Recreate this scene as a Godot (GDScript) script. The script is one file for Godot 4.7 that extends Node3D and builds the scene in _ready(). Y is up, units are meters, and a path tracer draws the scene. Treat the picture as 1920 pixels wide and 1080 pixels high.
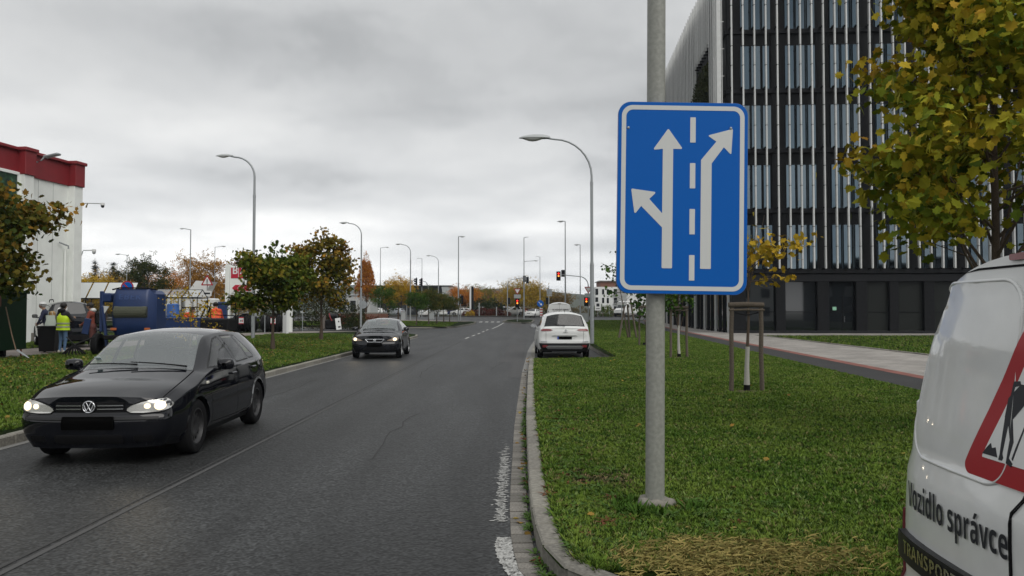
extends Node3D

const F := 1480.0
const EYE := 1.655
var M := {}
var taken := {}
var noises := {}
var rng := RandomNumberGenerator.new()
var kit := {}


class MB:
	var v := PackedVector3Array()
	var n := PackedVector3Array()
	var c := PackedColorArray()
	var t := PackedVector2Array()
	var col := Color(1, 1, 1)
	var xf := Transform3D.IDENTITY
	var tinted := false
	var mapped := false

	func tri3(a: Vector3, b: Vector3, d: Vector3, na: Vector3, nb: Vector3, nd: Vector3) -> void:
		var g := (d - a).cross(b - a)
		if g.length_squared() < 1e-16:
			return
		var flip := g.dot(na + nb + nd) < 0.0
		v.append(xf * a)
		n.append((xf.basis * na).normalized())
		if flip:
			v.append(xf * d); v.append(xf * b)
			n.append((xf.basis * nd).normalized()); n.append((xf.basis * nb).normalized())
		else:
			v.append(xf * b); v.append(xf * d)
			n.append((xf.basis * nb).normalized()); n.append((xf.basis * nd).normalized())
		if tinted:
			c.append(col); c.append(col); c.append(col)
		if mapped:
			t.append(Vector2(a.x, a.z))
			if flip:
				t.append(Vector2(d.x, d.z)); t.append(Vector2(b.x, b.z))
			else:
				t.append(Vector2(b.x, b.z)); t.append(Vector2(d.x, d.z))

	func tri(a: Vector3, b: Vector3, d: Vector3) -> void:
		var g := (d - a).cross(b - a).normalized()
		tri3(a, b, d, g, g, g)

	func quad(a: Vector3, b: Vector3, d: Vector3, e: Vector3) -> void:
		tri(a, b, d); tri(a, d, e)

	func quadn(a: Vector3, b: Vector3, d: Vector3, e: Vector3, g: Vector3) -> void:
		tri3(a, b, d, g, g, g); tri3(a, d, e, g, g, g)

	func box(p: Vector3, s: Vector3, bev := 0.0, basis := Basis.IDENTITY) -> void:
		var h := s * 0.5
		var old := xf
		xf = xf * Transform3D(basis, p)
		var b := minf(bev, minf(h.x, minf(h.y, h.z)) * 0.95)
		for ax in 3:
			var a1 := (ax + 1) % 3
			var a2 := (ax + 2) % 3
			for sg in [-1.0, 1.0]:
				var q := []
				for k in [[-1, -1], [1, -1], [1, 1], [-1, 1]]:
					var w := Vector3.ZERO
					w[ax] = sg * h[ax]
					w[a1] = k[0] * (h[a1] - b)
					w[a2] = k[1] * (h[a2] - b)
					q.append(w)
				var g := Vector3.ZERO
				g[ax] = sg
				quadn(q[0], q[1], q[2], q[3], g)
			if b > 0.0:
				for s1 in [-1.0, 1.0]:
					for s2 in [-1.0, 1.0]:
						var q2 := []
						for k in [[-1, 0], [1, 0], [1, 1], [-1, 1]]:
							var w := Vector3.ZERO
							w[ax] = k[0] * (h[ax] - b)
							w[a1] = s1 * (h[a1] - (b if k[1] else 0.0))
							w[a2] = s2 * (h[a2] - (0.0 if k[1] else b))
							q2.append(w)
						var g2 := Vector3.ZERO
						g2[a1] = s1
						g2[a2] = s2
						quadn(q2[0], q2[1], q2[2], q2[3], g2.normalized())
		if b > 0.0:
			for sx in [-1.0, 1.0]:
				for sy in [-1.0, 1.0]:
					for sz in [-1.0, 1.0]:
						var g3 := Vector3(sx, sy, sz).normalized()
						tri3(Vector3(sx * h.x, sy * (h.y - b), sz * (h.z - b)), Vector3(sx * (h.x - b), sy * h.y, sz * (h.z - b)), Vector3(sx * (h.x - b), sy * (h.y - b), sz * h.z), g3, g3, g3)
		xf = old

	func tube(path: Array, radii: Array, sides := 8, cap := true) -> void:
		var rings := []
		var norms := []
		for i in path.size():
			var p: Vector3 = path[i]
			var d: Vector3 = (path[mini(i + 1, path.size() - 1)] - path[maxi(i - 1, 0)]).normalized()
			var r := Vector3.RIGHT if absf(d.x) < 0.8 else Vector3.UP
			var a := d.cross(r).normalized()
			var b := d.cross(a)
			var ring := []
			var nor := []
			for k in sides + 1:
				var w := TAU * k / sides
				var o := a * cos(w) + b * sin(w)
				nor.append(o)
				ring.append(p + o * float(radii[mini(i, radii.size() - 1)]))
			rings.append(ring)
			norms.append(nor)
		for i in path.size() - 1:
			for k in sides:
				tri3(rings[i][k], rings[i + 1][k], rings[i + 1][k + 1], norms[i][k], norms[i + 1][k], norms[i + 1][k + 1])
				tri3(rings[i][k], rings[i + 1][k + 1], rings[i][k + 1], norms[i][k], norms[i + 1][k + 1], norms[i][k + 1])
		if cap:
			for e in [0, path.size() - 1]:
				var g: Vector3 = (path[e] - path[1 if e == 0 else e - 1]).normalized()
				for k in sides:
					tri3(path[e], rings[e][k], rings[e][k + 1], g, g, g)

	func lathe(prof: Array, sides := 16, full := TAU) -> void:
		var segn := []
		for i in prof.size() - 1:
			var d: Vector2 = prof[i + 1] - prof[i]
			segn.append(Vector2(d.y, -d.x).normalized())
		for i in prof.size() - 1:
			var n0: Vector2 = segn[i]
			var n1: Vector2 = segn[i]
			if i > 0 and segn[i - 1].dot(segn[i]) > 0.6:
				n0 = (segn[i - 1] + segn[i]).normalized()
			if i < prof.size() - 2 and segn[i + 1].dot(segn[i]) > 0.6:
				n1 = (segn[i + 1] + segn[i]).normalized()
			for k in sides:
				var w0 := full * k / sides
				var w1 := full * (k + 1) / sides
				var d0 := Vector3(cos(w0), 0, sin(w0))
				var d1 := Vector3(cos(w1), 0, sin(w1))
				var up := Vector3.UP
				var a: Vector3 = d0 * prof[i].x + up * prof[i].y
				var b: Vector3 = d0 * prof[i + 1].x + up * prof[i + 1].y
				var cc: Vector3 = d1 * prof[i + 1].x + up * prof[i + 1].y
				var dd: Vector3 = d1 * prof[i].x + up * prof[i].y
				var na := d0 * n0.x + up * n0.y
				var nb := d0 * n1.x + up * n1.y
				var nc := d1 * n1.x + up * n1.y
				var nd := d1 * n0.x + up * n0.y
				tri3(a, b, cc, na, nb, nc)
				tri3(a, cc, dd, na, nc, nd)

	func prism(poly: PackedVector2Array, z0: float, z1: float) -> void:
		var ix := Geometry2D.triangulate_polygon(poly)
		for i in range(0, ix.size(), 3):
			var p := [poly[ix[i]], poly[ix[i + 1]], poly[ix[i + 2]]]
			for z in [z0, z1]:
				var g := Vector3(0, 0, signf(z - (z0 + z1) * 0.5))
				tri3(Vector3(p[0].x, p[0].y, z), Vector3(p[1].x, p[1].y, z), Vector3(p[2].x, p[2].y, z), g, g, g)
		var ccw := not Geometry2D.is_polygon_clockwise(poly)
		for i in poly.size():
			var a := poly[i]
			var b := poly[(i + 1) % poly.size()]
			var d := b - a
			var g := Vector3(d.y, -d.x, 0).normalized() * (-1.0 if ccw == false else 1.0)
			quadn(Vector3(a.x, a.y, z0), Vector3(b.x, b.y, z0), Vector3(b.x, b.y, z1), Vector3(a.x, a.y, z1), g)

	func ball(p: Vector3, r: Vector3, seg := 10) -> void:
		for i in seg:
			for k in seg * 2:
				var q := []
				for o in [[0, 0], [1, 0], [1, 1], [0, 1]]:
					var th: float = PI * (i + o[0]) / seg
					var ph: float = PI * (k + o[1]) / seg
					q.append(Vector3(sin(th) * cos(ph), cos(th), sin(th) * sin(ph)))
				var nn := func(w: Vector3) -> Vector3: return Vector3(w.x / r.x, w.y / r.y, w.z / r.z).normalized()
				tri3(p + q[0] * r, p + q[1] * r, p + q[2] * r, nn.call(q[0]), nn.call(q[1]), nn.call(q[2]))
				tri3(p + q[0] * r, p + q[2] * r, p + q[3] * r, nn.call(q[0]), nn.call(q[2]), nn.call(q[3]))

	func grid(rows: Array) -> void:
		var nr := rows.size()
		var nc: int = rows[0].size()
		var ns := []
		for i in nr:
			var line := []
			for k in nc:
				var du: Vector3 = rows[mini(i + 1, nr - 1)][k] - rows[maxi(i - 1, 0)][k]
				var dv: Vector3 = rows[i][mini(k + 1, nc - 1)] - rows[i][maxi(k - 1, 0)]
				line.append(du.cross(dv).normalized())
			ns.append(line)
		for i in nr - 1:
			for k in nc - 1:
				tri3(rows[i][k], rows[i + 1][k], rows[i + 1][k + 1], ns[i][k], ns[i + 1][k], ns[i + 1][k + 1])
				tri3(rows[i][k], rows[i + 1][k + 1], rows[i][k + 1], ns[i][k], ns[i + 1][k + 1], ns[i][k + 1])

	func mesh() -> ArrayMesh:
		var m := ArrayMesh.new()
		if v.is_empty():
			return m
		var a := []
		a.resize(Mesh.ARRAY_MAX)
		a[Mesh.ARRAY_VERTEX] = v
		a[Mesh.ARRAY_NORMAL] = n
		if tinted:
			a[Mesh.ARRAY_COLOR] = c
		if mapped:
			a[Mesh.ARRAY_TEX_UV] = t
			a[Mesh.ARRAY_TEX_UV2] = t
		m.add_surface_from_arrays(Mesh.PRIMITIVE_TRIANGLES, a)
		return m


# ---------- naming ----------
func numbered(called: String) -> String:
	var k: int = taken.get(called, 0)
	taken[called] = k + 1
	return called if k == 0 else "%s_%03d" % [called, k]


func tag(o, label := "", category := "", group := "", kind := ""):
	if label: o.set_meta("label", label)
	if category: o.set_meta("category", category)
	if group: o.set_meta("group", group)
	if kind: o.set_meta("kind", kind)
	return o


func put(called: String, shape, m: Material, parent: Node = null, at := Vector3.ZERO) -> MeshInstance3D:
	var o := MeshInstance3D.new()
	o.mesh = shape.mesh() if shape is MB else shape
	o.material_override = m
	o.position = at
	if parent == null or parent == self:
		o.name = numbered(called)
		add_child(o)
	else:
		o.name = called
		parent.add_child(o, true)
	return o


func node(called: String, parent: Node = null, at := Vector3.ZERO) -> Node3D:
	var o := Node3D.new()
	o.position = at
	if parent == null or parent == self:
		o.name = numbered(called)
		add_child(o)
	else:
		o.name = called
		parent.add_child(o, true)
	return o


func thing(called: String, label: String, category: String, at := Vector3.ZERO, turn := 0.0, group := "") -> Node3D:
	var o := node(called, null, at)
	o.rotation.y = turn
	tag(o, label, category, group)
	return o


func dup(o: Node3D, at: Vector3, turn: float, label: String, group := "") -> Node3D:
	var r: Node3D = o.duplicate()
	var base := String(o.name)
	if base.right(4).left(1) == "_" and base.right(3).is_valid_int():
		base = base.left(-4)
	r.name = numbered(base)
	add_child(r)
	r.position = at
	r.rotation.y = turn
	r.set_meta("label", label)
	if group: r.set_meta("group", group)
	return r


# ---------- materials ----------
func lin(r: float, g: float, b: float, a := 1.0) -> Color:
	var c := Color(r, g, b).linear_to_srgb()
	c.a = a
	return c


func mat(r: float, g: float, b: float, rough := 0.6, metal := 0.0) -> StandardMaterial3D:
	var m := StandardMaterial3D.new()
	m.albedo_color = lin(r, g, b)
	m.roughness = rough
	m.metallic = metal
	return m


func glass(r: float, g: float, b: float, a: float) -> StandardMaterial3D:
	var m := mat(r, g, b, 0.03)
	m.albedo_color.a = a
	m.transparency = BaseMaterial3D.TRANSPARENCY_ALPHA
	return m


func noise_map(amp: float, freq: float, seeded: int, size := 256, oct := 4) -> NoiseTexture2D:
	var key := "%s %s %s" % [amp, freq, seeded]
	if not noises.has(key):
		var t := NoiseTexture2D.new()
		t.width = size
		t.height = size
		t.seamless = true
		t.generate_mipmaps = false
		var f := FastNoiseLite.new()
		f.seed = seeded
		f.frequency = freq
		f.noise_type = FastNoiseLite.TYPE_SIMPLEX_SMOOTH
		f.fractal_octaves = oct
		t.noise = f
		var g := Gradient.new()
		var lo := 1.0 - amp
		g.set_color(0, Color(lo, lo, lo).linear_to_srgb())
		g.set_color(1, Color(1, 1, 1))
		t.color_ramp = g
		noises[key] = t
	return noises[key]


# a base colour broken up by a shared noise, in world space
func noisy(r: float, g: float, b: float, amp: float, scale: float, rough := 0.8, bump := 0.0, freq := 0.02, seeded := 1) -> StandardMaterial3D:
	var k := 1.0 / (1.0 - amp * 0.5)
	var m := mat(minf(r * k, 1), minf(g * k, 1), minf(b * k, 1), rough)
	m.albedo_texture = noise_map(amp, freq, seeded)
	m.uv1_triplanar = true
	m.uv1_world_triplanar = true
	m.uv1_scale = Vector3.ONE * scale
	if bump > 0.0:
		m.heightmap_enabled = true
		m.heightmap_texture = noise_map(0.95, freq, seeded + 50)
		m.heightmap_scale = bump
	return m


func glow(r: float, g: float, b: float, e: float) -> StandardMaterial3D:
	var m := mat(r, g, b, 0.3)
	m.emission_enabled = true
	m.emission = lin(r, g, b)
	m.emission_energy_multiplier = e
	return m


func tintable(rough: float, through := 0.0) -> StandardMaterial3D:
	var m := mat(1, 1, 1, rough)
	m.vertex_color_use_as_albedo = true
	if through > 0.0:
		m.backlight_enabled = true
		m.backlight = Color(through, through, through)
	return m


# ---------- ground ----------
func X(px: float, d: float) -> float:
	return (px - 960.0) / F * d


func elev(d: float) -> float:
	var t := d - 70.0
	var up := 0.014 * (t if t > 12.0 else (0.0 if t < -12.0 else (t + 12.0) * (t + 12.0) / 48.0))
	return minf(up, 1.15) if d < 170.0 else 1.15


func left_h(x: float, z: float) -> float:
	return elev(-z) + 0.12 + clampf((-6.6 - x) * 0.03, 0.0, 0.15)


func right_h(x: float, z: float) -> float:
	return elev(-z) + 0.12 + clampf((x - 0.6) * 0.02, 0.0, 0.1)


func G(x: float, z: float) -> Vector3:
	return Vector3(x, left_h(x, z) if x < -1.0 else right_h(x, z), z)


func sheet(called: String, poly: PackedVector2Array, cell: float, h: Callable, m: Material, kind := "structure", parent: Node = null) -> MeshInstance3D:
	var b := MB.new()
	b.mapped = true
	var lo := poly[0]
	var hi := poly[0]
	for p in poly:
		lo = lo.min(p)
		hi = hi.max(p)
	var x := floorf(lo.x / cell) * cell
	while x < hi.x:
		var y := floorf(lo.y / cell) * cell
		while y < hi.y:
			var sq := PackedVector2Array([Vector2(x, y), Vector2(x + cell, y), Vector2(x + cell, y + cell), Vector2(x, y + cell)])
			for piece in Geometry2D.intersect_polygons(poly, sq):
				var ix := Geometry2D.triangulate_polygon(piece)
				for i in range(0, ix.size(), 3):
					var q := []
					for k in 3:
						var p: Vector2 = piece[ix[i + k]]
						q.append(Vector3(p.x, h.call(p.x, p.y), p.y))
					b.tri3(q[0], q[1], q[2], Vector3.UP, Vector3.UP, Vector3.UP)
			y += cell
		x += cell
	var o := put(called, b, m, parent)
	if parent == null: tag(o, "", "", "", kind)
	return o


func P2(a: Array) -> PackedVector2Array:
	var r := PackedVector2Array()
	for i in range(0, a.size(), 2):
		r.append(Vector2(a[i], a[i + 1]))
	return r


func along(pts: Array, d: float) -> float:   # pts: [d, x, d, x ...]
	var i := 0
	while i < pts.size() - 4 and d > pts[i + 2]:
		i += 2
	return lerpf(pts[i + 1], pts[i + 3], (d - pts[i]) / (pts[i + 2] - pts[i]))


func circle(cx: float, cy: float, rx: float, ry: float, k := 24) -> PackedVector2Array:
	var r := PackedVector2Array()
	for i in k:
		r.append(Vector2(cx + rx * cos(TAU * i / k), cy + ry * sin(TAU * i / k)))
	return r


func rounded(w: float, h: float, r: float, seg := 5, cx := 0.0, cy := 0.0) -> PackedVector2Array:
	var p := PackedVector2Array()
	for q in 4:
		var c := Vector2(cx + (w * 0.5 - r) * (1 if q in [0, 3] else -1), cy + (h * 0.5 - r) * (1 if q < 2 else -1))
		for i in seg + 1:
			var a := PI * 0.5 * (q + float(i) / seg)
			p.append(c + Vector2(cos(a), sin(a)) * r)
	return p


# round the corners of a polygon (worked in centimetres, so that the arcs are fine)
func soften(poly: PackedVector2Array, rad: float) -> PackedVector2Array:
	var big := PackedVector2Array()
	for p in poly: big.append(p * 1000.0)
	var a := Geometry2D.offset_polygon(big, -rad * 1000.0)
	if a.is_empty(): return poly
	var c := Geometry2D.offset_polygon(a[0], rad * 1000.0, Geometry2D.JOIN_ROUND)
	var r := PackedVector2Array()
	for p in c[0]:
		if r.is_empty() or r[-1].distance_to(p * .001) > .0015: r.append(p * .001)
	return r


# a polygon in a two-dimensional view laid on a surface and given thickness
func plate(b: MB, poly: PackedVector2Array, f: Callable, out: Vector3, lo: float, hi: float, cell := 0.06) -> void:
	var a := poly[0]
	var z := poly[0]
	for p in poly:
		a = a.min(p)
		z = z.max(p)
	var nx := int(ceil((z.x - a.x) / cell))
	var ny := int(ceil((z.y - a.y) / cell))
	for i in nx:
		for k in ny:
			var o := a + Vector2(i, k) * cell
			var sq := PackedVector2Array([o, o + Vector2(cell, 0), o + Vector2(cell, cell), o + Vector2(0, cell)])
			for piece in Geometry2D.intersect_polygons(poly, sq):
				var ix := Geometry2D.triangulate_polygon(piece)
				var q := []
				var g := []
				for p in piece:
					var c0: Vector3 = f.call(p)
					var n: Vector3 = (f.call(p + Vector2(0.004, 0)) - f.call(p - Vector2(0.004, 0))).cross(f.call(p + Vector2(0, 0.004)) - f.call(p - Vector2(0, 0.004))).normalized()
					if n.dot(out) < 0.0: n = -n
					q.append(c0 + n * hi)
					g.append(n)
				for j in range(0, ix.size(), 3):
					b.tri3(q[ix[j]], q[ix[j + 1]], q[ix[j + 2]], g[ix[j]], g[ix[j + 1]], g[ix[j + 2]])
	if hi - lo > 0.0015:
		for i in poly.size():
			var p := poly[i]
			var r := poly[(i + 1) % poly.size()]
			var st := maxi(1, int(ceil(p.distance_to(r) / cell)))
			for k in st:
				var u := p.lerp(r, float(k) / st)
				var w := p.lerp(r, float(k + 1) / st)
				var cu: Vector3 = f.call(u)
				var cw: Vector3 = f.call(w)
				b.quad(cu + out * lo, cw + out * lo, cw + out * hi, cu + out * hi)


# letters laid on a surface: f maps (x, y) to a point
func letters(said: String, cap: float, m: Material, parent: Node, f: Callable, out: Vector3, lift: float, called := "lettering", bold := true, squeeze := 1.0) -> void:
	var t := TextMesh.new()
	var font := SystemFont.new()
	font.font_names = PackedStringArray(["Droid Sans"])
	font.font_weight = 700 if bold else 400
	t.font = font
	t.text = said
	t.font_size = 64
	t.pixel_size = cap / (64.0 * 0.72)
	t.depth = 0.0
	t.curve_step = 2.0
	t.horizontal_alignment = HORIZONTAL_ALIGNMENT_LEFT
	t.vertical_alignment = VERTICAL_ALIGNMENT_BOTTOM
	var b := MB.new()
	for s in t.get_surface_count():
		var ar := t.surface_get_arrays(s)
		var vs: PackedVector3Array = ar[Mesh.ARRAY_VERTEX]
		var ix = ar[Mesh.ARRAY_INDEX]
		if ix == null: ix = PackedInt32Array(range(vs.size()))
		for i in range(0, ix.size(), 3):
			var q := []
			for k in 3:
				var p: Vector3 = vs[ix[i + k]]
				q.append(f.call(Vector2(p.x * squeeze, p.y)) + out * lift)
			b.tri3(q[0], q[1], q[2], out, out, out)
	put(called, b, m, parent)


func scatter(called: String, mesh: Mesh, m: Material, xs: Array, cs: Array, parent: Node = null, kind := "stuff") -> MultiMeshInstance3D:
	var mm := MultiMesh.new()
	mm.transform_format = MultiMesh.TRANSFORM_3D
	mm.use_colors = cs.size() > 0
	mm.mesh = mesh
	mm.instance_count = xs.size()
	for i in xs.size():
		mm.set_instance_transform(i, xs[i])
		if cs.size(): mm.set_instance_color(i, cs[i])
	var o := MultiMeshInstance3D.new()
	o.multimesh = mm
	o.material_override = m
	if parent == null:
		o.name = numbered(called)
		add_child(o)
	else:
		o.name = called
		parent.add_child(o, true)
	o.set_meta("kind", kind)
	return o


# ---------- vehicles: a body lofted through sections ----------
class Loft:
	var st := []
	var ss := PackedFloat32Array()
	var tan := []
	var crease := []
	var bump_f := []
	var bump_r := []
	var pw := 2.5
	var ends := []

	func setup(stations: Array, creases: Array) -> void:
		st = stations
		crease = creases
		for a in st: ss.append(a[0])
		var n := st.size()
		for col in range(1, 12):
			var tl := PackedFloat32Array()
			var tr := PackedFloat32Array()
			var sl := PackedFloat32Array()
			for i in n - 1:
				sl.append((st[i + 1][col] - st[i][col]) / (ss[i + 1] - ss[i]))
			for i in n:
				var a: float = sl[maxi(i - 1, 0)]
				var b: float = sl[mini(i, n - 2)]
				var m := 0.0
				if a * b > 0.0: m = 2.0 * a * b / (a + b)
				if i in crease and col >= 9:
					tl.append(a); tr.append(b)
				else:
					tl.append(m); tr.append(m)
			tan.append([tl, tr])
		ends = [sec(ss[0]), sec(ss[n - 1])]

	func sec(s: float) -> PackedFloat32Array:
		var i := 0
		while i < ss.size() - 2 and s > ss[i + 1]: i += 1
		var h := ss[i + 1] - ss[i]
		var t := clampf((s - ss[i]) / h, 0, 1)
		var t2 := t * t
		var t3 := t2 * t
		var r := PackedFloat32Array()
		r.append(s)
		for col in range(1, 12):
			var y0: float = st[i][col]
			var y1: float = st[i + 1][col]
			r.append(y0 * (2 * t3 - 3 * t2 + 1) + h * tan[col - 1][1][i] * (t3 - 2 * t2 + t) + y1 * (3 * t2 - 2 * t3) + h * tan[col - 1][0][i + 1] * (t3 - t2))
		r.append(lerpf(st[i][12], st[i + 1][12], t))
		return r

	func flank(q: PackedFloat32Array, v: float) -> Vector2:   # v 1..5 gives (half width, height)
		var p := []
		for k in 5: p.append(Vector2(q[k * 2 + 2], q[k * 2 + 1]))
		var i := clampi(int(floor(v)) - 1, 0, 3)
		var t := v - 1.0 - i
		if i == 3:
			var o: Vector2 = p[3].lerp(p[4], t)
			o.x += 0.05 * (p[4].y - p[3].y) * sin(PI * t)
			return o
		var a: Vector2 = p[maxi(i - 1, 0)]
		var b: Vector2 = p[i]
		var c: Vector2 = p[i + 1]
		var d: Vector2 = p[mini(i + 2, 3)]
		return b.cubic_interpolate(c, a, d, t)

	func dome(t: float) -> float:
		return pow(maxf(0.0, 1.0 - pow(absf(t), pw)), 1.0 / pw)

	func over(q: PackedFloat32Array, t: float) -> Vector3:    # the top of a section, t 0 (middle) .. 1 (edge)
		return Vector3(q[10] * t, q[9] + (q[11] - q[9]) * (1.0 - pow(absf(t), 2.4)), q[0] - q[12] * dome(t))

	func bulge(list: Array, y: float) -> float:
		if list.is_empty(): return 0.0
		var i := 0
		while i < list.size() - 2 and y > list[i + 1].x: i += 1
		return lerpf(list[i].y, list[i + 1].y, smoothstep(list[i].x, list[i + 1].x, y))

	func cap_row(front: bool, v: float, t: float) -> Vector3:
		var q: PackedFloat32Array = ends[0 if front else 1]
		var e := flank(q, v)
		var cr := (q[11] - q[9]) * smoothstep(3.6, 5.0, v) * (1.0 - pow(absf(t), 2.4))
		var b: float = q[12] * (1.0 if front else -1.0) + bulge(bump_f if front else bump_r, e.y)
		return Vector3(e.x * t, e.y + cr, q[0] + (-1.0 if front else 1.0) * b * dome(t))

	func cap(front: bool, w: float, y: float) -> Vector3:
		var prev := Vector3.ZERO
		var q: PackedFloat32Array = ends[0 if front else 1]
		for k in 25:
			var v := 1.0 + 4.0 * k / 24.0
			if k < 24 and flank(q, v + 4.0 / 24.0).y < y - 0.2: continue
			var ew := maxf(flank(q, v).x, 0.01)
			var t := clampf(w / ew, -1, 1)
			var p := cap_row(front, v, t)
			if absf(w) > ew:
				p.x = signf(w) * ew
				p.z += (absf(w) - ew) * (1.0 if front else -1.0)
			if p.y >= y and prev != Vector3.ZERO:
				return prev.lerp(p, clampf((y - prev.y) / maxf(p.y - prev.y, 1e-4), 0, 1))
			prev = p
		return prev

	func side(s: float, y: float, sg: float) -> Vector3:
		var q := sec(s)
		var prev := flank(q, 1.0)
		for k in range(1, 33):
			var p := flank(q, 1.0 + k / 8.0)
			if p.y >= y:
				return Vector3(sg * lerpf(prev.x, p.x, clampf((y - prev.y) / maxf(p.y - prev.y, 1e-4), 0, 1)), y, s)
			prev = p
		return Vector3(sg * prev.x, y, s)


func part_of(parts: Dictionary, called: String) -> MB:
	if not parts.has(called): parts[called] = MB.new()
	return parts[called]


func clip_add(parts: Dictionary, poly: PackedVector2Array, called: String, pts: Array, ns: Array) -> void:
	# poly in (s, y); pts are the four corners of its cell
	if poly.size() < 3: return
	var ix := Geometry2D.triangulate_polygon(poly)
	var b := part_of(parts, called)
	var q := []
	var g := []
	for p in poly:
		var best := Vector3.ZERO
		var done := false
		for tr in [[0, 1, 2], [0, 2, 3]]:
			var a := Vector2(pts[tr[0]].z, pts[tr[0]].y)
			var e1 := Vector2(pts[tr[1]].z, pts[tr[1]].y) - a
			var e2 := Vector2(pts[tr[2]].z, pts[tr[2]].y) - a
			var det := e1.cross(e2)
			if absf(det) < 1e-9: continue
			var u: float = (p - a).cross(e2) / det
			var v: float = e1.cross(p - a) / det
			if not done or (u > -0.02 and v > -0.02 and u + v < 1.02):
				best = Vector3(pts[tr[0]].x + u * (pts[tr[1]].x - pts[tr[0]].x) + v * (pts[tr[2]].x - pts[tr[0]].x), p.y, p.x)
				done = true
				if u > -0.02 and v > -0.02 and u + v < 1.02: break
		var lo: float = minf(minf(pts[0].x, pts[1].x), minf(pts[2].x, pts[3].x))
		var hi: float = maxf(maxf(pts[0].x, pts[1].x), maxf(pts[2].x, pts[3].x))
		best.x = clampf(best.x, lo - 0.01, hi + 0.01)
		q.append(best)
		g.append((ns[0] + ns[1] + ns[2] + ns[3]) * 0.25)
	for p in poly.size():
		var bw := 1e9
		for k in 4:
			var dd := Vector2(pts[k].z, pts[k].y).distance_to(poly[p])
			if dd < 0.002 and dd < bw:
				bw = dd
				g[p] = ns[k]
	for i in range(0, ix.size(), 3):
		b.tri3(q[ix[i]], q[ix[i + 1]], q[ix[i + 2]], g[ix[i]], g[ix[i + 1]], g[ix[i + 2]])


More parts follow.
